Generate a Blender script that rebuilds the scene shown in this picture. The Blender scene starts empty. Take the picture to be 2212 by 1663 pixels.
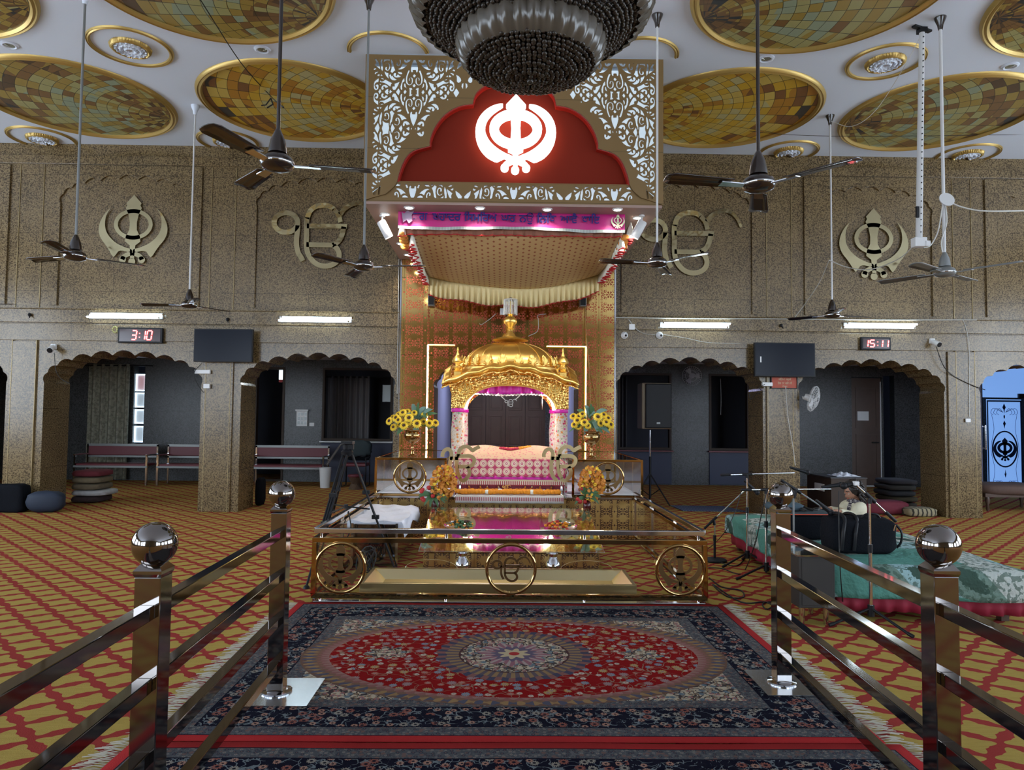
import bpy, bmesh, math, random
from mathutils import Vector, Matrix, Euler
random.seed(7)
D = bpy.data; SC = bpy.context.scene; COL = SC.collection
PI = math.pi
# ------------------------------------------------------------------ camera
FPX, CX, CY, CAMH = 1535.0, 1106.0, 831.5, 1.5
_y = Vector(((1082 - CX) / FPX, (CY - 902) / FPX, 1.0)).normalized()
_u = Vector((0.011, 1, 0))
_z = (_u - _y * _u.dot(_y)).normalized()
_x = Vector((_z.y * _y.z - _z.z * _y.y, _z.z * _y.x - _z.x * _y.z, _z.x * _y.y - _z.y * _y.x))
if _x.x < 0: _x = -_x
cam_d = D.cameras.new('camera'); cam = D.objects.new('camera', cam_d); COL.objects.link(cam)
cam_d.sensor_fit = 'HORIZONTAL'; cam_d.sensor_width = 36; cam_d.lens = FPX / 2212 * 36; cam_d.clip_start = .05; cam_d.clip_end = 100
cam.matrix_world = Matrix(((_x.x, _x.y, -_x.z, 0), (_y.x, _y.y, -_y.z, 0), (_z.x, _z.y, -_z.z, CAMH), (0, 0, 0, 1)))
SC.camera = cam
def at(px, py, X=None, Y=None, Z=None):
    "world point seen at a pixel of the 2212x1663 photograph, on the plane X=, Y= or Z="
    d = Vector(((px - CX) / FPX, (CY - py) / FPX, 1.0)); w = Vector((_x.dot(d), _y.dot(d), _z.dot(d)))
    t = X / w.x if X is not None else Y / w.y if Y is not None else (Z - CAMH) / w.z
    return Vector((0, 0, CAMH)) + w * t
# ------------------------------------------------------------------ exposure, world, daylight
SC.view_settings.view_transform = 'Standard'; SC.view_settings.look = 'None'
SC.view_settings.gamma = 1; SC.view_settings.exposure = 0.0; SC.view_settings.use_curve_mapping = False
SC.cycles.max_bounces = 7; SC.cycles.diffuse_bounces = 3; SC.cycles.glossy_bounces = 4; SC.cycles.transmission_bounces = 6
SC.cycles.transparent_max_bounces = 12; SC.cycles.use_denoising = True; SC.cycles.sample_clamp_indirect = 6
SC.cycles.caustics_reflective = False; SC.cycles.caustics_refractive = False
W = D.worlds.new('sky'); SC.world = W; W.use_nodes = True
W.node_tree.nodes['Background'].inputs[0].default_value = (.45, .6, .95, 1); W.node_tree.nodes['Background'].inputs[1].default_value = .6
def lamp(name, kind, loc, power, color, size=.3, sizey=None, rot=(0, 0, 0), spot=None, blend=.5):
    l = D.lights.new(name, kind); l.energy = power; l.color = color
    if kind == 'AREA':
        l.size = size
        if sizey: l.shape = 'RECTANGLE'; l.size_y = sizey
    else: l.shadow_soft_size = size
    if spot: l.spot_size = spot; l.spot_blend = blend
    o = D.objects.new(name, l); COL.objects.link(o); o.location = loc; o.rotation_euler = rot
    return o
DAY = 9.5
# ------------------------------------------------------------------ shader expressions
class NT:
    def __init__(s, name):
        s.m = D.materials.new(name); s.m.use_nodes = True; s.t = s.m.node_tree; s.n = s.t.nodes
        s.b = s.n['Principled BSDF']; s.g = {}
    def new(s, k): return s.n.new(k)
    def link(s, a, b): s.t.links.new(a, b)
    def coord(s, kind='Object'):
        if kind not in s.g:
            if kind == 'World': s.g[kind] = s.new('ShaderNodeNewGeometry').outputs['Position']
            else: s.g[kind] = s.new('ShaderNodeTexCoord').outputs[kind]
        return s.g[kind]
    def xyz(s, kind='Object'):
        k = kind + '_s'
        if k not in s.g:
            q = s.new('ShaderNodeSeparateXYZ'); s.link(s.coord(kind), q.inputs[0]); s.g[k] = q
        return [E(s, o) for o in s.g[k].outputs]
    def vec(s, x, y, z=0):
        c = s.new('ShaderNodeCombineXYZ')
        for i, v in enumerate((x, y, z)): s.put(v, c.inputs[i])
        return c.outputs[0]
    def put(s, v, inp):
        if isinstance(v, E): s.link(v.o, inp)
        elif isinstance(v, bpy.types.NodeSocket): s.link(v, inp)
        else: inp.default_value = v
    def noise(s, vec, scale, detail=2, rough=.5):
        n = s.new('ShaderNodeTexNoise'); s.put(vec, n.inputs['Vector']); n.inputs['Scale'].default_value = scale
        n.inputs['Detail'].default_value = detail; n.inputs['Roughness'].default_value = rough; return E(s, n.outputs[0])
    def white(s, vec, color=False):
        n = s.new('ShaderNodeTexWhiteNoise'); s.put(vec, n.inputs['Vector']); return E(s, n.outputs['Value'])
    def vor(s, vec, scale, out='Distance', rnd=1.0):
        n = s.new('ShaderNodeTexVoronoi'); s.put(vec, n.inputs['Vector']); n.inputs['Scale'].default_value = scale
        n.inputs['Randomness'].default_value = rnd
        return n.outputs[out] if out != 'Distance' else E(s, n.outputs[out])
    def ramp(s, f, stops, const=False):
        r = s.new('ShaderNodeValToRGB'); s.put(f, r.inputs[0]); c = r.color_ramp
        if const: c.interpolation = 'CONSTANT'
        while len(c.elements) < len(stops): c.elements.new(.5)
        for e, (p, col) in zip(c.elements, stops): e.position = p; e.color = (*col, 1)
        return r.outputs[0]
    def mix(s, f, a, b):
        m = s.new('ShaderNodeMix'); m.data_type = 'RGBA'; s.put(f, m.inputs[0])
        s.put(c4(a), m.inputs[6]); s.put(c4(b), m.inputs[7]); return m.outputs[2]
    def bump(s, h, dist=.01, strength=1.0):
        b = s.new('ShaderNodeBump'); b.inputs['Distance'].default_value = dist; b.inputs['Strength'].default_value = strength
        s.put(h, b.inputs['Height']); s.link(b.outputs[0], s.b.inputs['Normal'])
    def set(s, **k):
        names = dict(col='Base Color', rough='Roughness', metal='Metallic', emc='Emission Color', ems='Emission Strength', alpha='Alpha', trans='Transmission Weight', ior='IOR', spec='Specular IOR Level', coat='Coat Weight', sheen='Sheen Weight', sub='Subsurface Weight')
        for a, v in k.items():
            if a in ('col', 'emc'): v = c4(v)
            s.put(v, s.b.inputs[names[a]])
        return s
def c4(c):
    return (*c, 1) if isinstance(c, tuple) and len(c) == 3 else c
class E:
    def __init__(s, nt, o): s.nt = nt; s.o = o
    def op(s, name, *a):
        n = s.nt.new('ShaderNodeMath'); n.operation = name
        for i, v in enumerate((s,) + a): s.nt.put(v, n.inputs[i])
        return E(s.nt, n.outputs[0])
    def rop(s, name, v):
        n = s.nt.new('ShaderNodeMath'); n.operation = name; s.nt.put(v, n.inputs[0]); s.nt.put(s, n.inputs[1]); return E(s.nt, n.outputs[0])
    def __add__(s, o): return s.op('ADD', o)
    __radd__ = __add__
    def __sub__(s, o): return s.op('SUBTRACT', o)
    def __rsub__(s, o): return s.rop('SUBTRACT', o)
    def __mul__(s, o): return s.op('MULTIPLY', o)
    __rmul__ = __mul__
    def __truediv__(s, o): return s.op('DIVIDE', o)
    def __rtruediv__(s, o): return s.rop('DIVIDE', o)
    def __neg__(s): return s * -1.0
    def abs(s): return s.op('ABSOLUTE')
    def floor(s): return s.op('FLOOR')
    def fract(s): return s.op('FRACT')
    def sin(s): return s.op('SINE')
    def cos(s): return s.op('COSINE')
    def sqrt(s): return s.op('SQRT')
    def lt(s, o): return s.op('LESS_THAN', o)
    def gt(s, o): return s.op('GREATER_THAN', o)
    def mx(s, o): return s.op('MAXIMUM', o)
    def mn(s, o): return s.op('MINIMUM', o)
    def atan2(s, o): return s.op('ARCTAN2', o)
    def step(s, lo, hi): return s.gt(lo) * s.lt(hi)
def hyp(a, b): return (a * a + b * b).sqrt()
def s2l(r, g, b):
    f = lambda c: c / 12.92 if c <= .04045 else ((c + .055) / 1.055) ** 2.4
    return (f(r / 255), f(g / 255), f(b / 255))
def simple(name, col, rough=.5, metal=0, bump=None, mottle=0, **k):
    t = NT(name); t.set(rough=rough, metal=metal, **k)
    if mottle:
        n = t.noise(t.coord(), mottle, 3); t.set(col=t.mix(n, tuple(c * .72 for c in col), tuple(min(1, c * 1.25) for c in col)))
    else: t.set(col=col)
    if bump: t.bump(t.noise(t.coord(), bump[0], 3), bump[1])
    return t.m
def emit(name, col, strength, base=(.8, .8, .8)):
    t = NT(name); t.set(col=base, emc=col, ems=strength, rough=.4); return t.m
# ------------------------------------------------------------------ mesh builder
class MB:
    def __init__(s): s.v = []; s.f = []; s.mi = []; s.cur = 0; s.M = None
    def add(s, vs, fs):
        b = len(s.v)
        if s.M is not None: vs = [s.M @ Vector(v) for v in vs]
        s.v += [tuple(v) for v in vs]; s.f += [tuple(b + i for i in f) for f in fs]; s.mi += [s.cur] * len(fs); return s
    def box(s, x0, x1, y0, y1, z0, z1):
        return s.add([(x0, y0, z0), (x1, y0, z0), (x1, y1, z0), (x0, y1, z0), (x0, y0, z1), (x1, y0, z1), (x1, y1, z1), (x0, y1, z1)],
                     [(0, 3, 2, 1), (4, 5, 6, 7), (0, 1, 5, 4), (1, 2, 6, 5), (2, 3, 7, 6), (3, 0, 4, 7)])
    def cbox(s, c, sx, sy, sz, rz=0, rot=None):
        R = rot if rot is not None else Matrix.Rotation(rz, 3, 'Z'); c = Vector(c)
        P = [c + R @ Vector((x * sx / 2, y * sy / 2, z * sz / 2)) for z in (-1, 1) for x, y in ((-1, -1), (1, -1), (1, 1), (-1, 1))]
        return s.add(P, [(0, 3, 2, 1), (4, 5, 6, 7), (0, 1, 5, 4), (1, 2, 6, 5), (2, 3, 7, 6), (3, 0, 4, 7)])
    def frame(s, x0, x1, y0, y1, z0, z1, w):
        "rectangular frame in XZ of bar width w"
        s.box(x0, x1, y0, y1, z1 - w, z1); s.box(x0, x1, y0, y1, z0, z0 + w)
        s.box(x0, x0 + w, y0, y1, z0 + w, z1 - w); return s.box(x1 - w, x1, y0, y1, z0 + w, z1 - w)
    def tube(s, path, r, n=8, closed=False, caps=True):
        P = [Vector(p) for p in path]; m = len(P); rs = r if isinstance(r, (list, tuple)) else [r] * m; vs = []; prev = None
        for i, p in enumerate(P):
            t = (P[(i + 1) % m] - P[i - 1]) if closed else (P[min(i + 1, m - 1)] - P[max(i - 1, 0)])
            t = t.normalized() if t.length > 1e-9 else Vector((0, 0, 1))
            if prev is None: a = t.cross(Vector((0, 0, 1))); a = a if a.length > .05 else t.cross(Vector((0, 1, 0)))
            else: a = prev - t * prev.dot(t)
            a.normalize(); prev = a; b = t.cross(a)
            vs += [p + (a * math.cos(2 * PI * k / n) + b * math.sin(2 * PI * k / n)) * rs[i] for k in range(n)]
        fs = []
        for i in range(m if closed else m - 1):
            j = (i + 1) % m
            fs += [(i * n + k, i * n + (k + 1) % n, j * n + (k + 1) % n, j * n + k) for k in range(n)]
        if caps and not closed: fs += [tuple(range(n))[::-1], tuple((m - 1) * n + k for k in range(n))]
        return s.add(vs, fs)
    def lathe(s, prof, c=(0, 0, 0), n=24, flute=None, rot=None, a0=0, a1=2 * PI, sx=1, sy=1, caps=True):
        c = Vector(c); vs = []; full = abs(a1 - a0 - 2 * PI) < 1e-6; cols = n if full else n + 1
        for r, z in prof:
            for k in range(cols):
                a = a0 + (a1 - a0) * k / n; rr = r * (flute(a, r, z) if flute else 1)
                q = Vector((rr * math.cos(a) * sx, rr * math.sin(a) * sy, z)); vs.append(c + (rot @ q if rot is not None else q))
        fs = []
        for i in range(len(prof) - 1):
            for k in range(n):
                k2 = (k + 1) % cols
                fs.append((i * cols + k, i * cols + k2, (i + 1) * cols + k2, (i + 1) * cols + k))
        if full and caps and abs(prof[0][1] - prof[-1][1]) + max(abs(q[1] - prof[0][1]) for q in prof) > 1e-6:
            if prof[0][0] > 1e-4: fs.append(tuple(range(n))[::-1])
            if prof[-1][0] > 1e-4: fs.append(tuple((len(prof) - 1) * cols + k for k in range(n)))
        return s.add(vs, fs)
    def sphere(s, c, r, n=12, m=8, sc=(1, 1, 1), rot=None):
        c = Vector(c); vs = [];
        for i in range(m + 1):
            t = PI * i / m
            for k in range(n):
                a = 2 * PI * k / n; q = Vector((r * sc[0] * math.sin(t) * math.cos(a), r * sc[1] * math.sin(t) * math.sin(a), r * sc[2] * math.cos(t)))
                vs.append(c + (rot @ q if rot is not None else q))
        return s.add(vs, [(i * n + k, (i + 1) * n + k, (i + 1) * n + (k + 1) % n, i * n + (k + 1) % n) for i in range(m) for k in range(n)])
    def grid(s, fn, nu, nv, two=0):
        vs = [fn(i / nu, j / nv) for i in range(nu + 1) for j in range(nv + 1)]; w = nv + 1
        return s.add(vs, [(i * w + j, (i + 1) * w + j, (i + 1) * w + j + 1, i * w + j + 1) for i in range(nu) for j in range(nv)])
    def prism(s, poly, mp, d):
        "poly of (a,b) mapped by mp(a,b,depth) with thickness d"
        n = len(poly); vs = [mp(a, b, 0) for a, b in poly] + [mp(a, b, d) for a, b in poly]
        return s.add(vs, [tuple(range(n)), tuple(range(2 * n - 1, n - 1, -1))] + [(i, i + n, (i + 1) % n + n, (i + 1) % n) for i in range(n)])
    def ribbon(s, path, w, mp, d, closed=False):
        "flat ribbon of quads along a 2D path; w number or function of t"
        m = len(path); L = []; R = []
        for i, p in enumerate(path):
            q0 = path[i - 1] if closed or i else path[0]; q1 = path[(i + 1) % m] if closed or i < m - 1 else path[-1]
            tx, ty = q1[0] - q0[0], q1[1] - q0[1]; l = math.hypot(tx, ty) or 1; ww = (w(i / (m - 1)) if callable(w) else w) / 2
            L.append((p[0] - ty / l * ww, p[1] + tx / l * ww)); R.append((p[0] + ty / l * ww, p[1] - tx / l * ww))
        vs = [mp(*q, 0) for q in L] + [mp(*q, 0) for q in R] + [mp(*q, d) for q in L] + [mp(*q, d) for q in R]; fs = []
        for i in range(m if closed else m - 1):
            j = (i + 1) % m
            fs += [(i, j, m + j, m + i), (2 * m + j, 2 * m + i, 3 * m + i, 3 * m + j), (i, 2 * m + i, 2 * m + j, j), (m + j, 3 * m + j, 3 * m + i, m + i)]
        if not closed: fs += [(0, m, 3 * m, 2 * m), (m - 1, 3 * m - 1, 4 * m - 1, 2 * m - 1)]
        return s.add(vs, fs)
def spline(pts, k=5, closed=False):
    P = [Vector(p) for p in pts]; n = len(P); out = []
    for i in range(n if closed else n - 1):
        a, b, c, d = (P[(i - 1) % n] if closed or i else P[0] * 2 - P[1]), P[i], P[(i + 1) % n], (P[(i + 2) % n] if closed or i < n - 2 else P[-1] * 2 - P[-2])
        for j in range(k):
            t = j / k; out.append(.5 * ((2 * b) + (c - a) * t + (2 * a - 5 * b + 4 * c - d) * t * t + (3 * b - a - 3 * c + d) * t ** 3))
    if not closed: out.append(P[-1])
    return [tuple(v) for v in out]
# ------------------------------------------------------------------ scene objects
def rootloc(p):
    v = Vector((0, 0, 0))
    while p is not None: v += p.location; p = p.parent
    return v
def tag(o, label=None, cat=None, group=None, kind=None):
    if label: o['label'] = label
    if cat: o['category'] = cat
    if group: o['group'] = group
    if kind: o['kind'] = kind
    return o
def thing(name, label, cat, loc=(0, 0, 0), group=None):
    o = D.objects.new(name, None); COL.objects.link(o); o.location = loc; o.empty_display_size = .1
    return tag(o, label, cat, group)
def mesh_obj(name, me, parent, mats, smooth=None, loc=None, bevel=0, solid=0, weld=False):
    for m in (mats if isinstance(mats, (list, tuple)) else [mats]): me.materials.append(m)
    if smooth is not None:
        for p in me.polygons: p.use_smooth = True
        me.set_sharp_from_angle(angle=math.radians(smooth))
    o = D.objects.new(name, me); COL.objects.link(o)
    if parent is not None: o.parent = parent
    if loc is not None: o.location = loc
    if solid: md = o.modifiers.new('solid', 'SOLIDIFY'); md.thickness = solid; md.offset = 0
    if bevel: md = o.modifiers.new('bevel', 'BEVEL'); md.width = bevel; md.segments = 2; md.limit_method = 'ANGLE'
    return o
def obj(name, mb, mats, parent=None, smooth=None, label=None, cat=None, group=None, kind=None, bevel=0, solid=0, origin=None, recalc=True):
    me = D.meshes.new(name)
    if parent is None:
        if origin is None:
            xs = [v[0] for v in mb.v]; ys = [v[1] for v in mb.v]; zs = [v[2] for v in mb.v]
            origin = Vector(((min(xs) + max(xs)) / 2, (min(ys) + max(ys)) / 2, min(zs)))
        off = Vector(origin)
    else: off = rootloc(parent)
    me.from_pydata([(v[0] - off.x, v[1] - off.y, v[2] - off.z) for v in mb.v], [], mb.f)
    if max(mb.mi, default=0): me.polygons.foreach_set('material_index', mb.mi)
    if recalc:
        bm = bmesh.new(); bm.from_mesh(me); bmesh.ops.remove_doubles(bm, verts=bm.verts, dist=1e-5); bmesh.ops.recalc_face_normals(bm, faces=bm.faces); bm.to_mesh(me); bm.free()
    me.update()
    o = mesh_obj(name, me, parent, mats, smooth, off if parent is None else None, bevel, solid)
    return tag(o, label, cat, group, kind)
def dup(root, loc=None, rotz=None, label=None, scale=None, parent=None):
    def cp(o, p):
        c = o.copy(); COL.objects.link(c)
        if p is not None: c.parent = p
        for ch in o.children: cp(ch, c)
        return c
    r = cp(root, None)
    if loc is not None: r.location = loc
    if rotz is not None: r.rotation_euler = (0, 0, rotz)
    if scale: r.scale = (scale,) * 3
    if label: r['label'] = label
    return r
def curve_mesh(loops, depth=0):
    "2D loops (even-odd) filled and extruded by depth in +-Z/2, returned as verts, faces"
    cu = D.curves.new('tmp', 'CURVE'); cu.dimensions = '2D'; cu.fill_mode = 'BOTH'; cu.extrude = depth / 2
    for lp in loops:
        sp = cu.splines.new('POLY'); sp.points.add(len(lp) - 1); sp.use_cyclic_u = True
        for i, (a, b) in enumerate(lp): sp.points[i].co = (a, b, 0, 1)
    return _c2m(cu)
def _c2m(cu):
    o = D.objects.new('tmp', cu); COL.objects.link(o); dg = bpy.context.evaluated_depsgraph_get()
    me = D.meshes.new_from_object(o.evaluated_get(dg)); vs = [tuple(v.co) for v in me.vertices]; fs = [tuple(p.vertices) for p in me.polygons]
    D.objects.remove(o); D.curves.remove(cu); D.meshes.remove(me); return vs, fs
def text_mesh(s, size=1, depth=.002, align='CENTER', shear=0, bold=0):
    cu = D.curves.new('tmp', 'FONT'); cu.body = s; cu.size = size; cu.extrude = depth; cu.align_x = align; cu.align_y = 'CENTER'; cu.offset = bold; cu.resolution_u = 3; cu.shear = shear
    return _c2m(cu)
def XZ(x0, y0, z0, s=1): return lambda a, b, d: (x0 + a * s, y0 + d, z0 + b * s)
AX = .12   # axis of the shrine
# ================================================================== materials
def granite(name, a, b, rough=.22):
    t = NT(name); p = t.coord('World'); n = t.noise(p, 55, 2, .6); m = t.noise(p, 2.2, 3)
    c = t.ramp(n + (m - .5) * .16, [(0.0, tuple(x * .22 for x in a)), (.36, tuple(x * .4 for x in a)), (.44, a), (.58, b), (.8, tuple(min(1, x * 1.2) for x in b))])
    x, y, z = t.xyz('World')
    j = ((z / .92 + .3).fract().lt(.008)).mx((x / 1.22 + (z / .92 + .3).floor() * .5).fract().lt(.006))
    t.set(col=t.mix(j * .6, c, tuple(q * .2 for q in a)), rough=rough, spec=.45); return t.m
M = {}
M['granite'] = granite('granite_slabs', (.115, .076, .034), (.22, .155, .074))
M['granite_shaded'] = granite('granite_corridor_shaded', (.042, .043, .043), (.078, .079, .082), .35)  # darker granite copy, the corridor's shade put into its colour
M['white_plaster'] = simple('ceiling_plaster', (.68, .75, .86), .6)
M['gold_paint'] = simple('gilt_moulding', (.48, .33, .10), .4, .6)
M['dark_wood'] = simple('dark_wood', (.085, .048, .034), .35, mottle=6)
M['brown_wood'] = simple('brown_veneer', (.035, .018, .009), .65, mottle=8)
M['lavender'] = simple('lavender_paint', (.33, .34, .52), .55)
M['black'] = simple('black_plastic', (.010, .010, .012), .45, spec=.25)
M['black_cloth'] = simple('black_nylon', (.008, .009, .012), .85, bump=(60, .004), mottle=5, spec=.08)
M['screen'] = simple('dark_screen', (.004, .006, .014), .2, spec=.12)
M['steel'] = simple('polished_steel', (.62, .62, .65), .10, 1)
M['steel_dark'] = simple('brown_tinted_steel', (.26, .24, .23), .07, 1)
M['chrome'] = simple('chrome', (.75, .76, .78), .12, 1)
M['brass'] = simple('mirror_brass', (.50, .32, .13), .08, 1)
M['brass_pale'] = simple('pale_brass', (.90, .74, .40), .28, 1)
M['gold'] = simple('gold_leaf', (1.0, .68, .20), .36, 1)
M['white'] = simple('white_plastic', (.75, .75, .75), .4)
M['white_metal'] = simple('white_enamel', (.62, .62, .62), .35)
M['brown_metal'] = simple('brown_enamel', (.022, .014, .011), .22, 0, coat=.5)
M['grey_metal'] = simple('grey_enamel', (.22, .23, .23), .3, .3)
M['white_cloth'] = simple('white_cotton', (.78, .80, .88), .85, bump=(9, .02))
M['bronze_mirror'] = simple('bronze_mirror', (.36, .30, .17), .08, 1, bump=(1.6, .02))
M['bronze_flat'] = simple('brushed_bronze', (.20, .12, .05), .3, .85)
M['cable'] = simple('black_rubber', (.01, .01, .01), .6)
M['white_cable'] = simple('white_cable_sheath', (.6, .6, .56), .5)
M['red_cloth'] = simple('maroon_cloth', (.13, .008, .02), .8, bump=(30, .004))
M['maroon'] = simple('maroon_rexine', (.14, .02, .03), .45)
M['pink'] = simple('magenta_satin', (.78, .02, .42), .4, bump=(7, .02))
M['tube'] = emit('lit_tube', (.72, .90, 1.0), 16)
M['led'] = emit('warm_led_strip', (1, .74, .32), 4)
M['led_white'] = emit('white_led', (1, .97, .9), 14)
M['acrylic_lit'] = emit('backlit_acrylic', (.66, .84, 1.0), .72)
M['sign_white'] = emit('lit_sign_face', (1, .95, .90), 2.6)
M['leaf'] = simple('leaf_green', (.06, .14, .05), .5, mottle=9)
M['leaf_blue'] = simple('grey_green_leaf', (.12, .22, .17), .5, mottle=9)
M['petal'] = simple('yellow_petal', (.95, .66, .05), .6)
M['seed'] = simple('dark_seed_disc', (.05, .02, .01), .8)
M['marigold'] = simple('marigold_orange', (.95, .30, .01), .7, bump=(90, .01), mottle=25)
M['orange_flower'] = simple('amber_blossom', (.75, .30, .05), .7, mottle=18)
M['red_flower'] = simple('red_blossom', (.45, .02, .02), .6, mottle=10)
def glass(name, tint=(.97, .98, .975), a=.0, rough=.02):
    t = NT(name); t.n.remove(t.b)
    tr = t.new('ShaderNodeBsdfTransparent'); tr.inputs[0].default_value = (*tint, 1)
    gl = t.new('ShaderNodeBsdfGlossy'); gl.inputs['Roughness'].default_value = rough; gl.inputs[0].default_value = (1, 1, 1, 1)
    lw = t.new('ShaderNodeLayerWeight'); lw.inputs[0].default_value = .5; q = E(t, lw.outputs['Facing']); f = q * q * q * q * q * .9 + (.035 + a)
    mx = t.new('ShaderNodeMixShader'); t.put(f.mn(1.0), mx.inputs[0]); t.link(tr.outputs[0], mx.inputs[1]); t.link(gl.outputs[0], mx.inputs[2])
    t.link(mx.outputs[0], t.n['Material Output'].inputs[0]); return t.m
M['glass'] = glass('clear_glass')
M['glass_green'] = glass('green_edge_glass', (.90, .96, .92), .32)
# patterned gold sheet with red cut-work
def damask(name, base, ink, tw, th, axis='xz', rough=.10, inkrough=.5, off=(0, 0), mirror=None):
    t = NT(name); X, Y, Z = t.xyz('World'); a, b = {'xz': (X, Z), 'yz': (Y, Z), 'xy': (X, Y)}[axis]
    fu = ((a + off[0] + 50) / tw).fract() - .5; fv = ((b + off[1] + 50) / th).fract() - .5
    x = fu * tw / th; ay = fv.abs(); ax = x.abs(); asp = tw / th / 2
    r = hyp(x, fv); an = fv.atan2(x)
    petals = (an * 6.0).cos().gt(-.25) * r.step(.09, .27) * (1 - (an * 6.0).cos().gt(-.25) * 0)
    dot = r.lt(.05)
    dia = (ax - .40).abs() * 1.0 + ay * 1.9; dm = dia.lt(.10)
    def scroll(cx, cy, R):
        u = ax - cx; v = ay - cy; rr = hyp(u, v); aa = v.atan2(u)
        return ((rr / R * 1.0 + aa / (2 * PI)).fract() - .5).abs().lt(.22) * rr.lt(R)
    sc = scroll(.36, .30, .14).mx(scroll(asp - .28, .17, .15)).mx(scroll(asp - .22, .40, .10))
    vn = ((ax - asp).abs() + ay * .9).lt(.08)
    ink_m = petals.mx(dot).mx(dm).mx(sc).mx(vn)
    seam = ((b + 50) / 1.22).fract().lt(.006).mx(((a + off[0] + 50) / (tw * 3)).fract().lt(.004))
    t.set(col=t.mix(ink_m, t.mix(seam, base, (.1, .05, .02)), ink), rough=ink_m * (inkrough - rough) + rough, metal=1 - ink_m)
    return t.m
M['gold_sheet'] = damask('gold_cutwork_sheet', (.95, .62, .20), (.36, .045, .010), .30, .20)
M['gold_sheet_side'] = damask('gold_cutwork_pilaster', (.92, .62, .22), (.42, .06, .015), .34, .20, off=(1.55 - .03, .05))
M['gold_skirt'] = damask('gold_damask_skirt', (.66, .46, .18), (.09, .035, .010), .21, .17, off=(.02, .06), rough=.34)
M['gold_skirt_yz'] = damask('gold_damask_skirt_side', (.80, .55, .20), (.20, .05, .01), .21, .17, axis='yz', rough=.12)
# trellis carpet
def trellis():
    t = NT('trellis_carpet'); X, Y, Z = t.xyz('World'); p = t.coord('World'); P = .30
    n1 = t.noise(p, 9, 2)
    def cell(ox, oy):
        u = (((X - ox + 60) / P + .5).fract() - .5) * P; v = (((Y - oy + 60) / P + .5).fract() - .5) * P
        e = lambda a, b: hyp(u / a, v / b)
        return e(.129, .038).mn(e(.086, .064)).mn(e(.045, .106))
    c = cell(-2.29, 3.97).mn(cell(-2.14, 4.12)); m = (c + (n1 - .5) * .10).lt(1.0)
    big = t.noise(p, 1.3, 3); fine = t.noise(p, 160, 2)
    streak = t.noise(t.vec(X * 3.0, Y * 40.0, 0), 3, 2)
    gold = t.mix(streak, (.30, .205, .045), (.46, .33, .085)); red = t.mix(big, (.24, .028, .022), (.33, .045, .038))
    c2 = t.mix(m, red, gold)
    t.set(col=c2, rough=1.0, spec=.06, sheen=0); t.bump(m * .5 + fine * .5, .006, .7); return t.m
M['carpet'] = trellis()
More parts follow.
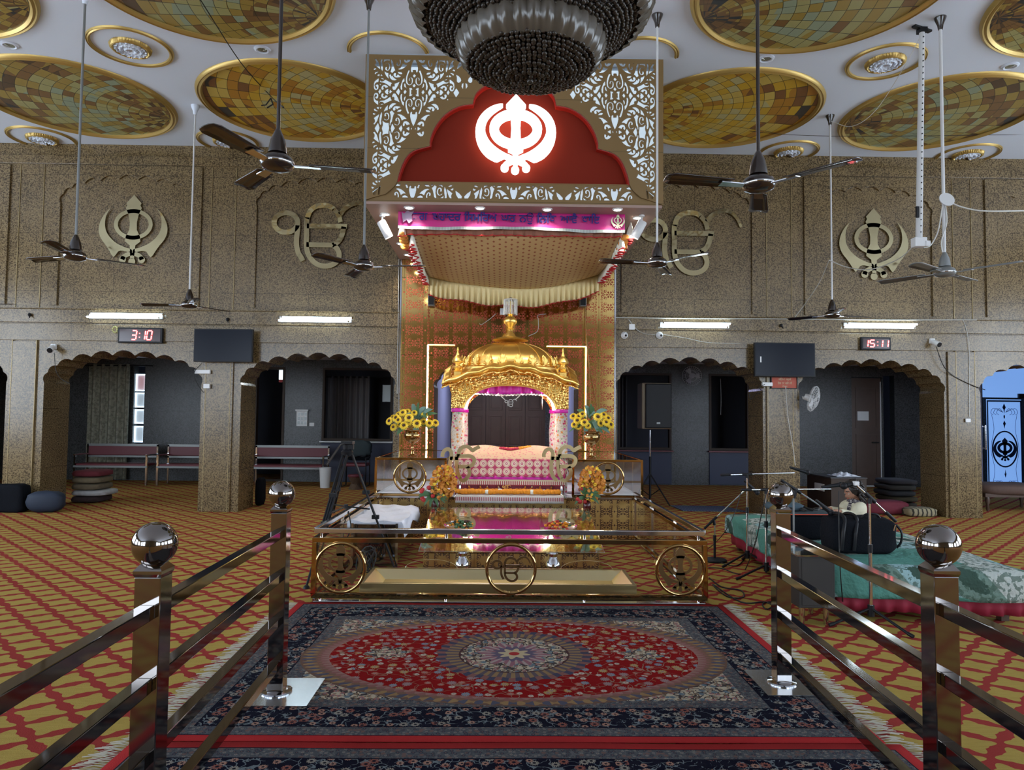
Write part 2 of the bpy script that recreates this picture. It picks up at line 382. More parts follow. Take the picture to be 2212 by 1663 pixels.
# persian rug, object space centred on the rug
def rug(name, HX, HY, zones=True):
    t = NT(name); X, Y, Z = t.xyz('Object'); p = t.coord('Object')
    dx = HX - X.abs(); dy = HY - Y.abs(); d = dx.mn(dy)          # distance to edge
    # flowers on voronoi cells
    def flowers(scale, thr, pet=6.0):
        n = t.new('ShaderNodeTexVoronoi'); t.put(p, n.inputs['Vector']); n.inputs['Scale'].default_value = scale; n.inputs['Randomness'].default_value = .75
        q = t.new('ShaderNodeSeparateXYZ'); t.link(n.outputs['Position'], q.inputs[0])
        u = X - E(t, q.outputs[0]); v = Y - E(t, q.outputs[1]); r = hyp(u, v) * scale; a = v.atan2(u)
        h = t.white(n.outputs['Position'])
        rr = r / ((a * pet + h * 6.0).cos().abs() * .5 + .55) / (h * .5 + .6)
        return rr, h
    def vines(scale, w, warp=.06):
        n = t.noise(p, scale, 1.5); n2 = t.noise(t.vec(X + 7.3, Y - 3.1, 0), scale * 1.25, 1.5)
        return (n - .5).abs().lt(w).mx((n2 - .5).abs().lt(w * .8))
    def pattern(bg, f, vine_c, scale, pal, w=.012, fs=.42, vs=None):
        rr, h = flowers(scale, 0)
        c = t.mix(vines(vs or scale * .42, w), bg, vine_c)
        fc = t.ramp(h, pal, True)
        c = t.mix(rr.lt(fs + .12), c, tuple(x * .5 for x in bg)) if f else c
        c = t.mix(rr.lt(fs), c, fc); return t.mix(rr.lt(fs * .42), c, pal[-1][1])
    ivory, navy, red, grey = (.40, .34, .25), (.006, .006, .014), (.19, .006, .007), (.065, .068, .075)
    pal = [(0, (.55, .48, .38)), (.3, (.42, .17, .12)), (.55, (.20, .27, .32)), (.75, (.42, .30, .12)), (.9, (.30, .20, .20))]
    border = pattern(navy, 0, (.13, .15, .16), 17, [(0, (.33, .18, .13)), (.3, (.25, .22, .18)), (.5, (.22, .08, .06)), (.68, (.008, .008, .016))], .016, .46, 12)
    thin = pattern(grey, 0, (.10, .10, .10), 38, [(0, (.17, .16, .14)), (.4, (.03, .035, .05)), (.8, (.13, .08, .07))], .02, .42, 24)
    bands = lambda q, lo, hi: q.step(lo, hi)
    c = (.30, .022, .022)
    c = t.mix(d.gt(.055), c, thin); c = t.mix(d.gt(.15), c, border); c = t.mix(d.gt(.385), c, thin)
    ln = bands(d, .148, .156).mx(bands(d, .380, .388)).mx(bands(d, .055, .061)); c = t.mix(ln, c, navy)
    if zones:
        spand = pattern(ivory, 0, (.05, .04, .04), 24, [(0, (.20, .12, .06)), (.4, (.30, .12, .10)), (.7, (.10, .14, .17))], .035, .44, 15)
        c = t.mix(d.gt(.48), c, spand)
        rx, ry = 1.30, .80; el = hyp(X / rx, Y / ry)
        an = (Y / ry).atan2(X / rx)
        zig = ((an * 110.0).sin() * .012)
        ringpat = t.mix(((an * 90.0).sin()).gt(0), (.24, .15, .07), (.07, .07, .10))
        c = t.mix(el.lt(1.02), c, (.12, .07, .05))
        c = t.mix((el + zig).lt(1.0), c, ringpat); c = t.mix((el - zig).lt(.955), c, (.16, .09, .06)); c = t.mix((el + zig).lt(.93), c, (.20, .09, .08)); c = t.mix((el - zig * 1.5).lt(.905), c, (.24, .13, .11))
        field = pattern(red, 0, (.22, .13, .09), 13, [(p_, tuple(q_ * .8 for q_ in c_)) for p_, c_ in pal] , .006, .34, 5.5)
        c = t.mix((el).lt(.885), c, field)
        # side pendants
        pd = hyp((X.abs() - .80) / .16, Y / .13); pa = Y.atan2(X.abs() - .80)
        c = t.mix((pd + (pa * 8.0).sin() * .14).lt(.8), c, spand)
        m = hyp(X / .335, Y / .325); ma = (Y / .325).atan2(X / .335)
        star = (ma * 24.0).sin()
        c = t.mix((m + star * .03).lt(1.45), c, t.mix((ma * 36.0).sin().gt(0), (.18, .08, .07), (.05, .05, .08)))
        c = t.mix((m + star * .02).lt(1.28), c, t.mix((ma * 48.0).sin().gt(0), (.22, .14, .07), (.09, .07, .08)))
        c = t.mix((m).lt(1.04), c, (.06, .03, .03)); c = t.mix((m + star * .015).lt(1.0), c, spand)
        c = t.mix((m + (ma * 12.0).sin() * .08).lt(.62), c, t.mix((ma * 24.0).sin().gt(.3), (.22, .10, .12), (.30, .24, .22)))
        c = t.mix((m + (ma * 16.0).sin() * .05).lt(.40), c, (.10, .08, .12)); c = t.mix((m + (ma * 8.0).sin() * .06).lt(.25), c, (.40, .32, .20)); c = t.mix(m.lt(.10), c, (.3, .03, .03))
    t.set(col=c, rough=1.0, spec=.04, sheen=0); t.bump(t.noise(p, 220, 1), .004, .6); return t.m
# stained sheet roundels
def roundel(name, fx, fy, R, warm):
    t = NT(name); X, Y, Z = t.xyz('Object')
    u = X - fx * R; v = Y - fy * R; r = hyp(u, v) / R; a = v.atan2(u)
    k = r * 9.0; ring = k.floor(); NN = 22.0 / PI * 1.0; q = a * NN + ring * .5 * 0
    cell = t.white(t.vec(ring, q.floor(), fx)); h2 = t.white(t.vec(q.floor(), ring, 3.0))
    line = (k.fract().lt(.05)).mx(q.fract().lt(.05))
    drift = (t.noise(t.coord(), .9, 1) - .5) * .5
    f = cell * .55 + (r - 1.0).abs() * .42 + drift
    if warm: st = [(0, (.46, .42, .20)), (.22, (.55, .40, .09)), (.40, (.55, .34, .03)), (.55, (.42, .20, .025)), (.70, (.20, .09, .03)), (.86, (.05, .045, .04))]
    else: st = [(0, (.25, .30, .20)), (.20, (.32, .30, .12)), (.38, (.30, .21, .045)), (.54, (.18, .095, .03)), (.72, (.09, .05, .022)), (.84, (.025, .027, .03))]
    c = t.mix(line * .9, t.ramp(f, st, True), (.02, .02, .012)); t.set(col=c, rough=.35, spec=.3); return t.m
# ================================================================== room shell
WY, WB, CB = 11.15, 11.82, 16.3          # hall wall front, back, corridor back wall
CEIL, XL, XR, YR = 5.75, -12.0, 12.6, -8.0
S = lambda n, mb, m, **k: obj(n, mb, m, kind='structure', **k)
S('floor', MB().box(XL - .3, XR + .3, YR - .3, 18.7, -.12, 0), M['carpet'])
S('ceiling', MB().box(XL, XR, YR, WY + .02, CEIL, CEIL + .12), M['white_plaster'])
M['daypane'] = emit('daylight_frosted_pane', (.72, .85, 1.0), DAY)
SY = [(-6.5, -3.3), (-2.0, 1.2), (2.6, 5.8), (6.6, 9.6)]; nw = 4  # unseen side windows, added to light ceiling and floor from the sides
for nm, xa, xb in (('wall_left', XL - .2, XL), ('wall_right', XR, XR + .2)):
    m = MB().box(xa, xb, YR, CB, 0, 1.0).box(xa, xb, YR, CB, 4.3, CEIL); y = YR
    for a, b in SY: m.box(xa, xb, y, a, 1.0, 4.3); y = b
    m.box(xa, xb, y, CB, 1.0, 4.3); S(nm, m, M['granite'])
    for a, b in SY:
        nw += 1; w = S('window_%d' % (nw + 8), MB().box(xa, xb, a, a + .06, 1, 4.3).box(xa, xb, b - .06, b, 1, 4.3).box(xa, xb, a + .06, b - .06, 1, 1.06).box(xa, xb, a + .06, b - .06, 4.24, 4.3), M['brown_wood'])
        obj('pane', MB().box(xa + .08, xb - .10, a + .06, b - .06, 1.06, 4.24), M['daypane'], w)
# entrance side behind the camera: four tall bright daylight windows
wb = MB(); xs = [XL, -11.4, -8.7, -8.1, -5.4, 5.4, 8.1, 8.7, 11.4, XR]; ZW0, ZW1 = .9, 4.6
wb.box(XL, XR, YR - .2, YR, 0, ZW0); wb.box(XL, XR, YR - .2, YR, ZW1, CEIL)
for i in range(0, 10, 2): wb.box(xs[i], xs[i + 1], YR - .2, YR, ZW0, ZW1)
S('wall_entrance', wb, M['granite'])
for i in range(1, 9, 2):
    w = S('window_%d' % (i // 2 + 1), MB().frame(xs[i], xs[i + 1], YR - .16, YR - .04, ZW0, ZW1, .07).box((xs[i] + xs[i + 1]) / 2 - .03, (xs[i] + xs[i + 1]) / 2 + .03, YR - .15, YR - .05, ZW0, ZW1), M['brown_wood'])
    obj('pane', MB().box(xs[i] + .07, xs[i + 1] - .07, YR - .14, YR - .12, ZW0 + .07, ZW1 - .07), M['daypane'], w)
# facade of cusped arches
OPEN = [(-10.3, -7.69), (-7.11, -4.68), (-4.06, -1.68), (-1.05, 1.21), (1.82, 4.13), (4.71, 7.02), (7.60, 10.1)]
ZS, ZA = 1.97, 2.44
def cusps(x0, x1, n=11, zs=ZS, za=ZA, k=5, rnd=.045):
    "scalloped arch from (x0,zs) over za to (x1,zs)"
    pts = []; c = (x0 + x1) / 2; hw = (x1 - x0) / 2
    base = [(c - hw * math.cos(PI * i / n), zs + (za - rnd * .6 - zs) * math.sin(PI * i / n) ** .80) for i in range(n + 1)]
    for i in range(n):
        (xa, z1), (xb, z2) = base[i], base[i + 1]; L = math.hypot(xb - xa, z2 - z1); nx, nz = -(z2 - z1) / L, (xb - xa) / L
        h = L * .24
        for j in range(k):
            t = j / k; b = math.sin(PI * t) ** .8 * h; pts.append((xa + (xb - xa) * t + nx * b, z1 + (z2 - z1) * t + nz * b))
    pts.append(base[-1]); return pts
out = [(XL, 0)]
for a, b in OPEN: out += [(a, 0)] + cusps(a, b) + [(b, 0)]
out += [(XR, 0), (XR, CEIL), (XL, CEIL)]
vs, fs = curve_mesh([out], WB - WY); m = MB(); m.add([(x, (WY + WB) / 2 - z, y) for x, y, z in vs], fs)
wall = S('wall_arcade', m, M['granite'])
# mouldings: bands, pier strips, panels (raised slabs that are part of the wall)
Z1, Z2, Z3 = 3.12, 2.90, 2.63
m = MB()
for x0, x1 in ((XL, -1.56), (1.79, XR)):
    m.box(x0, x1, WY - .035, WY, Z2 + .008, Z1); m.box(x0, x1, WY - .02, WY, Z3, Z2 - .008); m.box(x0, x1, WY - .03, WY, 5.42, 5.56)
    m.box(x0, x1, WY - .045, WY, Z1, Z1 + .02)
obj('moulding', m, M['granite'], wall, bevel=.006)
m = MB()
for a, b in [(-7.69, -7.11), (-4.68, -4.06), (4.13, 4.71), (7.02, 7.60)]:
    m.box(a + .05, b - .12 if b < 0 else b - .05, WY - .028, WY, 0, Z3 - .012)
obj('pilaster', m, M['granite'], wall, bevel=.006)
m = MB()
for a, b in [(-10.4, -7.75), (-7.05, -4.75), (-3.98, -1.62), (1.88, 4.06), (4.80, 6.95), (7.72, 10.2)]:
    arch = cusps(a + .10, b - .10, 11, 4.80, 5.22, 5)
    poly = [(a + .10, Z1 + .06)] + arch + [(b - .10, Z1 + .06)]
    outer = [(a, Z1 + .06), (a, 5.40), (b, 5.40), (b, Z1 + .06)]
    v, f = curve_mesh([outer + poly[::-1]], .030); m.add([(x, WY - .015 - z, y) for x, y, z in v], f)
obj('arch_relief', m, M['granite'], wall, bevel=.004)
m = MB()
for x in (-7.23, -4.22, 4.60, 7.20, 4.20, 7.50, -7.6, -4.6):
    m.box(x - .004, x + .004, WY - .032, WY, 0, Z3); m.box(x - .004, x + .004, WY - .010, WY, Z1 + .03, 5.40)
obj('brass_strip', m, simple('tarnished_brass', (.30, .22, .10), .4, .4), wall)
# corridor behind the arcade
S('ceiling_corridor', MB().box(XL, XR, WB, CB, 2.78, 2.9), M['white_plaster'])
cw = MB()
def cwbox(x0, x1, z0=0, z1=2.78): cw.box(x0, x1, CB, CB + .2, z0, z1)
# openings in the corridor wall: (x0,x1,z0,z1)
HO = [(-8.36, -8.12, .8, 2.62), (-5.62, -4.94, 0, 2.6), (-4.08, -2.48, .92, 2.6), (-.82, 1.02, 0, 2.45), (2.69, 3.92, .78, 2.56), (4.79, 5.72, .78, 2.56), (8.10, 8.80, 0, 2.52), (8.84, 9.10, 0, 2.56)]
x = XL
for a, b, c, d in HO:
    cwbox(x, a); 
    if c > 0: cwbox(a, b, 0, c)
    cwbox(a, b, d); x = b
cwbox(x, XR)
S('wall_corridor', cw, M['granite_shaded'])
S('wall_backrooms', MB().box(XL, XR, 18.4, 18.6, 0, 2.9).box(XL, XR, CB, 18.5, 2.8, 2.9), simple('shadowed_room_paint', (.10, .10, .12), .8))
for n, x in (('wall_alcove_left', -1.25), ('wall_alcove_right', 1.31)):
    S(n, MB().box(x, x + .1, WB, CB, 0, 2.78), M['lavender'])
# alcove double door
lamp('alcove_fill_light', 'AREA', (.03, 14.2, 2.7), 44, (.75, .82, 1), .9, .9)  # added fill light without a fitting, brightens the door and lavender walls
d = S('door_1', MB().frame(-.86, 1.06, CB + .04, CB + .16, 0, 2.45, .06), M['dark_wood'])
for k in range(4):
    x0 = -.80 + k * .4525; leaf = obj('door_leaf', MB().box(x0 + .004, x0 + .448, CB + .06, CB + .10, 0, 2.4), M['dark_wood'], d)
    mm = MB()
    for z0, z1 in ((.15, .72), (.84, 1.55), (1.67, 2.3)): mm.frame(x0 + .07, x0 + .38, CB + .045, CB + .06, z0, z1, .025); mm.box(x0 + .12, x0 + .33, CB + .05, CB + .06, z0 + .05, z1 - .05)
    obj('door_panel', mm, M['dark_wood'], d, bevel=.004)
# ================================================================== ceiling fittings
def clip_arc(cx, cy, R, ymax):
    "angles of the ring part lying in front of ymax"
    if cy + R <= ymax: return 0, 2 * PI
    a = math.asin(max(-1, min(1, (ymax - cy) / R))); return PI - a, 2 * PI + a
RT = 1.175
rd = [('third-row roundel with greenish panes, far left of the hall', -5.83, 9.58, .87, .45, 0), ('third-row golden roundel just left of the carved panel box', -2.86, 9.58, .96, .1, 1),
      ('third-row golden roundel just right of the carved panel box', 3.07, 9.58, -.96, .05, 1), ('third-row roundel with dark tiles behind the hanging white pole', 6.00, 9.58, -.9, .25, 0),
      ('roundel cut by the top left corner of the photo', -5.97, 6.72, .85, .5, 0), ('large near roundel left of the chandelier, above the blurred fan', -2.93, 6.72, .8, .6, 0),
      ('large near roundel right of the chandelier, above the big brown fan', 3.10, 6.72, -.85, .5, 0), ('roundel cut by the top right corner of the photo', 6.17, 6.72, -.85, .4, 0)]
for i, (lb, cx, cy, fx, fy, w) in enumerate(rd):
    t = thing('ceiling_roundel', 'round stained sheet ceiling roundel in a gilt rim: ' + lb, 'ceiling panel', (cx, cy, CEIL), 'stained sheet roundels on the ceiling')
    t['label'] = lb
    p = MB().lathe([(0, CEIL - .006), (RT, CEIL - .006)], (cx, cy, 0), 96); 
    obj('patterned_sheet', p, roundel('roundel_sheet_%d' % i, fx, fy, RT, w), t)
    prof = [(RT - .01, CEIL), (RT - .01, CEIL - .02), (RT + .015, CEIL - .045), (RT + .04, CEIL - .03), (RT + .055, CEIL - .04), (RT + .08, CEIL - .02), (RT + .085, CEIL)]
    obj('rim', MB().lathe(prof, (cx, cy, 0), 96, caps=False), M['gold_paint'], t, smooth=40)
ro = [('gilt ring with white rosette between the two left rows of roundels', -4.34, 8.12, .44, 20), ('gilt ring with white rosette right of the big fan, crossed by a hanging wire', 4.50, 8.15, .42, 20),
      ('half-hidden ring and rosette touching the wall above the far left emblem', -7.15, 10.93, .46, WY), ('half-hidden ring and rosette touching the wall behind the left white fan rod', -4.29, 10.93, .44, WY),
      ('half-hidden ring and rosette touching the wall behind the right brown fan', 4.50, 10.98, .44, WY), ('half-hidden ring and rosette touching the wall at the far right', 7.36, 10.98, .44, WY),
      ('gilt ceiling ring peeping out left of the carved panel box', -1.36, 8.15, .46, 8.12), ('gilt ceiling ring peeping out right of the carved panel box', 1.57, 8.15, .45, 8.12)]
for lb, cx, cy, R, ym in ro:
    t = thing('ceiling_rosette', lb, 'ceiling rosette', (cx, cy, CEIL), 'gilt rings with rosettes on the ceiling')
    a0, a1 = clip_arc(cx, cy, R, ym)
    obj('outer_ring', MB().lathe([(R - .035, CEIL), (R - .03, CEIL - .018), (R - .012, CEIL - .026), (R, CEIL - .014), (R + .012, CEIL - .02), (R + .02, CEIL)], (cx, cy, 0), 64, a0=a0, a1=a1, caps=False), M['gold_paint'], t, smooth=50)
    if ym < 9: continue
    a0, a1 = clip_arc(cx, cy, .225, ym)
    obj('rope_ring', MB().lathe([(.175, CEIL - .03), (.19, CEIL - .05), (.21, CEIL - .04), (.22, CEIL)], (cx, cy, 0), 96, a0=a0, a1=a1, caps=False, flute=lambda a, r, z: 1 + .035 * math.sin(44 * a)), M['gold_paint'], t, smooth=60)
    obj('carved_disc', MB().lathe([(.178, CEIL - .02), (.16, CEIL - .05), (.14, CEIL - .02), (.11, CEIL - .055), (.08, CEIL - .025), (.055, CEIL - .06), (.03, CEIL - .03), (0.001, CEIL - .035)], (cx, cy, 0), 96, a0=a0, a1=a1, flute=lambda a, r, z: 1 + .07 * math.sin(16 * a + r * 60)), M['white_plaster'], t, smooth=30)
for lb, cx, cy in (('left of the ringed rosette', -5.73, 8.12), ('above the golden roundel on the left', -2.82, 8.12), ('beside the big brown fan rod', 3.07, 8.12), ('at the far right between two roundels', 6.02, 8.19)):
    t = thing('ceiling_downlight', 'unlit round glass downlight in the ceiling ' + lb, 'light fitting', (cx, cy, CEIL), 'unlit downlights in the ceiling')
    obj('trim_ring', MB().lathe([(.055, CEIL - .012), (.07, CEIL - .02), (.09, CEIL - .012), (.095, CEIL)], (cx, cy, 0), 32, caps=False), M['white_plaster'], t, smooth=40)
    obj('lens', MB().lathe([(0.001, CEIL - .022), (.03, CEIL - .018), (.056, CEIL - .010)], (cx, cy, 0), 32), M['glass_green'], t, smooth=60)
# ================================================================== emblems
KC = (820., 780.)
def kh(pts): return [((x - KC[0]) / 740, (KC[1] - y) / 740) for x, y in pts]
def khanda(mb, mp, d, slim=False):
    "double-edged sword, ring and two curved swords; unit half-height about 1"
    o = [(575, 238), (500, 240), (400, 270), (280, 340), (180, 440), (110, 560), (75, 700), (75, 850), (110, 990), (180, 1120), (280, 1230), (380, 1290), (480, 1325), (610, 1260), (700, 1310), (800, 1330), (800, 1245), (740, 1220)]
    i_ = [(575, 285), (450, 370), (350, 460), (280, 560), (250, 680), (260, 790), (320, 920), (420, 1030), (560, 1130)]
    if slim:
        o = [(330, 330), (230, 430), (150, 560), (100, 700), (95, 850), (150, 1000), (250, 1130), (330, 1250), (430, 1390), (520, 1270), (620, 1250), (800, 1290), (800, 1220), (700, 1190)]
        i_ = [(330, 330), (250, 480), (225, 600), (225, 720), (260, 850), (350, 980), (480, 1090), (600, 1150)]
    def strip(A, B, fl):
        A = spline([(a[0], a[1]) for a in A], 2); B = spline(B, 3); n = len(A)
        # resample B to n points
        Bn = []
        for k in range(n):
            u = k / (n - 1) * (len(B) - 1); q = int(min(u, len(B) - 2)); f = u - q
            Bn.append((B[q][0] * (1 - f) + B[q + 1][0] * f, B[q][1] * (1 - f) + B[q + 1][1] * f))
        f = (lambda p: (1640 - p[0], p[1])) if fl else (lambda p: p)
        for k in range(n - 1):
            mb.prism(kh([f(A[k]), f(A[k + 1]), f(Bn[k + 1]), f(Bn[k])]), mp, d)
    for fl in (0, 1): strip(o, i_ + [o[-1]], fl)
    rx, ry, w = (490, 375, 175) if not slim else (410, 330, 85)
    cy = 705 if not slim else 680
    N = 40
    for k in range(N):
        a, b = 2 * PI * k / N, 2 * PI * (k + 1) / N; q = lambda t, s: (820 + (rx - s) * math.cos(t), cy + (ry - s) * math.sin(t))
        mb.prism(kh([q(a, 0), q(b, 0), q(b, w), q(a, w)]), mp, d)
    sw = [(820, 50), (1005, 250), (1005, 290), (970, 335), (960, 430), (915, 510), (903, 690), (915, 905), (965, 1000), (960, 1130), (870, 1170), (860, 1400)]
    if slim: sw = [(820, 40), (980, 220), (960, 270), (990, 330), (930, 460), (895, 640), (900, 800), (970, 940), (985, 1050), (880, 1130), (860, 1420)]
    for k in range(len(sw) - 1):
        (x1, y1), (x2, y2) = sw[k], sw[k + 1]
        if abs(y1 - y2) < 1: continue
        mb.prism(kh([(1640 - x1, y1), (x1, y1), (x2, y2), (1640 - x2, y2)] if abs(x1 - 820) > 1 else [(820, y1), (x2, y2), (1640 - x2, y2)]), mp, d)
    w = 95 / 740
    for fl in (0, 1):
        f = (lambda p: (1640 - p[0], p[1])) if fl else (lambda p: p)
        mb.ribbon(kh(spline([f(p) for p in [(820, 1300), (720, 1330), (640, 1380), (612, 1440)]], 4)), w, mp, d)
        c = f((620, 1440)); mb.prism(kh([(c[0] + 74 * math.cos(2 * PI * k / 16), c[1] + 74 * math.sin(2 * PI * k / 16)) for k in range(16)]), mp, d)
    mb.prism(kh([(815 + 74 * math.cos(2 * PI * k / 16), 1482 + 74 * math.sin(2 * PI * k / 16)) for k in range(16)]), mp, d)
    return mb
def ekonkar(mb, mp, d, k=1.0):
    "numeral one with open letter and sweeping stroke; unit box about 2 wide, centred"
    f = lambda pts: [((x - 1650) / 375, (365 - y) / 375) for x, y in pts]
    w = 37 / 375 * k
    mb.ribbon(f([(1378 + 86 * math.cos(2 * PI * i / 28), 280 + 72 * math.sin(2 * PI * i / 28)) for i in range(28)]), w, mp, d, closed=True)
    mb.ribbon(f(spline([(1466, 300), (1463, 340), (1458, 400), (1460, 450), (1472, 500), (1490, 530), (1508, 560)])), w, mp, d)
    mb.ribbon(f(spline([(1530, 240), (1528, 300), (1530, 360), (1530, 440), (1545, 510), (1590, 570), (1650, 596), (1710, 590), (1755, 560), (1770, 515), (1755, 470), (1725, 445)])), w, mp, d)
    mb.ribbon(f([(1530, 440), (1600, 441), (1730, 441)]), w * .95, mp, d)
    mb.ribbon(f(spline([(1720, 438), (1760, 415), (1785, 370), (1800, 305)])), w, mp, d)
    mb.ribbon(f([(1530, 303), (1660, 303), (1822, 303)]), w * .95, mp, d)
    mb.ribbon(f(spline([(1531, 250), (1550, 195), (1590, 160), (1640, 150), (1690, 155), (1725, 175)])), w, mp, d)
    mb.ribbon(f([(1722, 172), (1750, 205), (1766, 235), (1774, 272)]), w * .9, mp, d)
    mb.ribbon(f(spline([(1770, 215), (1800, 175), (1850, 142), (1905, 130), (1955, 148), (1995, 190), (2024, 252)])), lambda t: w * (1 - .45 * t), mp, d)
    return mb
# wall emblems of mirror steel
g = 'mirror steel emblems on the stone wall'
for lb, cx, z0, z1 in (('sword-and-ring emblem of bronze mirror on the left upper wall', -5.80, 3.83, 4.94), ('sword-and-ring emblem of bronze mirror on the right upper wall', 5.91, 3.75, 4.90)):
    s = (z1 - z0) / 2 / 1.02; obj('wall_emblem', khanda(MB(), XZ(cx, WY - .038, (z0 + z1) / 2 + .02 * s, s), .012, slim=True), M['bronze_mirror'], label=lb, cat='wall emblem', group=g)
for lb, cx, cz, s in (('numeral-and-letter mirror emblem left of the carved panel box', -2.83, 4.35, .81), ('numeral-and-letter mirror emblem right of the carved panel box', 2.98, 4.32, .81)):
    obj('wall_emblem', ekonkar(MB(), XZ(cx, WY - .038, cz, s), .012), M['bronze_mirror'], label=lb, cat='wall emblem', group=g)
# ================================================================== carved panel box over the shrine
BX0, BX1, BY, BZ0, BZ1 = -1.63, 1.87, 8.18, 4.0, CEIL - .01
box = thing('canopy_box', 'large suspended box with gilt fretwork front over the shrine', 'canopy box', (AX, BY, BZ0))
HX = [(1570, 330), (1640, 400), (1570, 490), (1500, 400)]
A_x = [HX, [(1570, 715), (1635, 795), (1570, 870), (1495, 795)],
       [(1470, 915), (1500, 940), (1505, 1010), (1570, 1020), (1635, 1010), (1625, 940), (1660, 915), (1695, 960), (1705, 1080), (1685, 1200), (1645, 1330), (1570, 1500), (1495, 1330), (1455, 1200), (1430, 1080), (1440, 960)]]
A_t = [[(205, 155), (265, 45), (330, 155), (265, 265)], [(445, 155), (500, 75), (560, 35), (600, 60), (580, 110), (605, 155), (580, 200), (600, 250), (560, 275), (500, 235)], [(625, 155), (650, 70), (745, 155), (650, 240)],
       [(875, 155), (975, 5), (1040, 155), (985, 305)], [(1165, 155), (1225, 55), (1290, 155), (1225, 255)],
       [(1465, 155), (1460, 240), (1490, 230), (1515, 262), (1470, 320), (1385, 328), (1400, 240), (1402, 155), (1400, 70), (1385, -18), (1470, -10), (1515, 48), (1490, 80), (1460, 70)], [(-165, 155), (-41, -35), (70, 155), (-41, 345)]]
A_b = [[(90, 1590), (215, 1372), (285, 1590), (215, 1808)], [(365, 1590), (405, 1450), (385, 1280), (440, 1335), (500, 1365), (560, 1372), (620, 1362), (630, 1480), (650, 1590), (630, 1700), (620, 1818), (560, 1808), (500, 1815), (440, 1845), (385, 1900), (405, 1730)],
       [(705, 1590), (752, 1390), (868, 1590), (752, 1790)], [(1005, 1590), (1105, 1452), (1158, 1590), (1105, 1728)], [(1280, 1590), (1400, 1508), (1425, 1535), (1410, 1560), (1430, 1590), (1410, 1620), (1425, 1645), (1400, 1672)], [(1475, 1590), (1497, 1535), (1518, 1590), (1497, 1645)]]
def taper(path, w0, w1):
    m = spline(path, 3); n = len(m); L = []; R = []
    for i, p in enumerate(m):
        a = m[max(0, i - 1)]; b = m[min(n - 1, i + 1)]; tx, ty = b[0] - a[0], b[1] - a[1]; l = math.hypot(tx, ty); w = (w0 + (w1 - w0) * i / (n - 1)) / 2
        L.append((p[0] - ty / l * w, p[1] + tx / l * w)); R.append((p[0] + ty / l * w, p[1] - tx / l * w))
    return L + R[::-1]
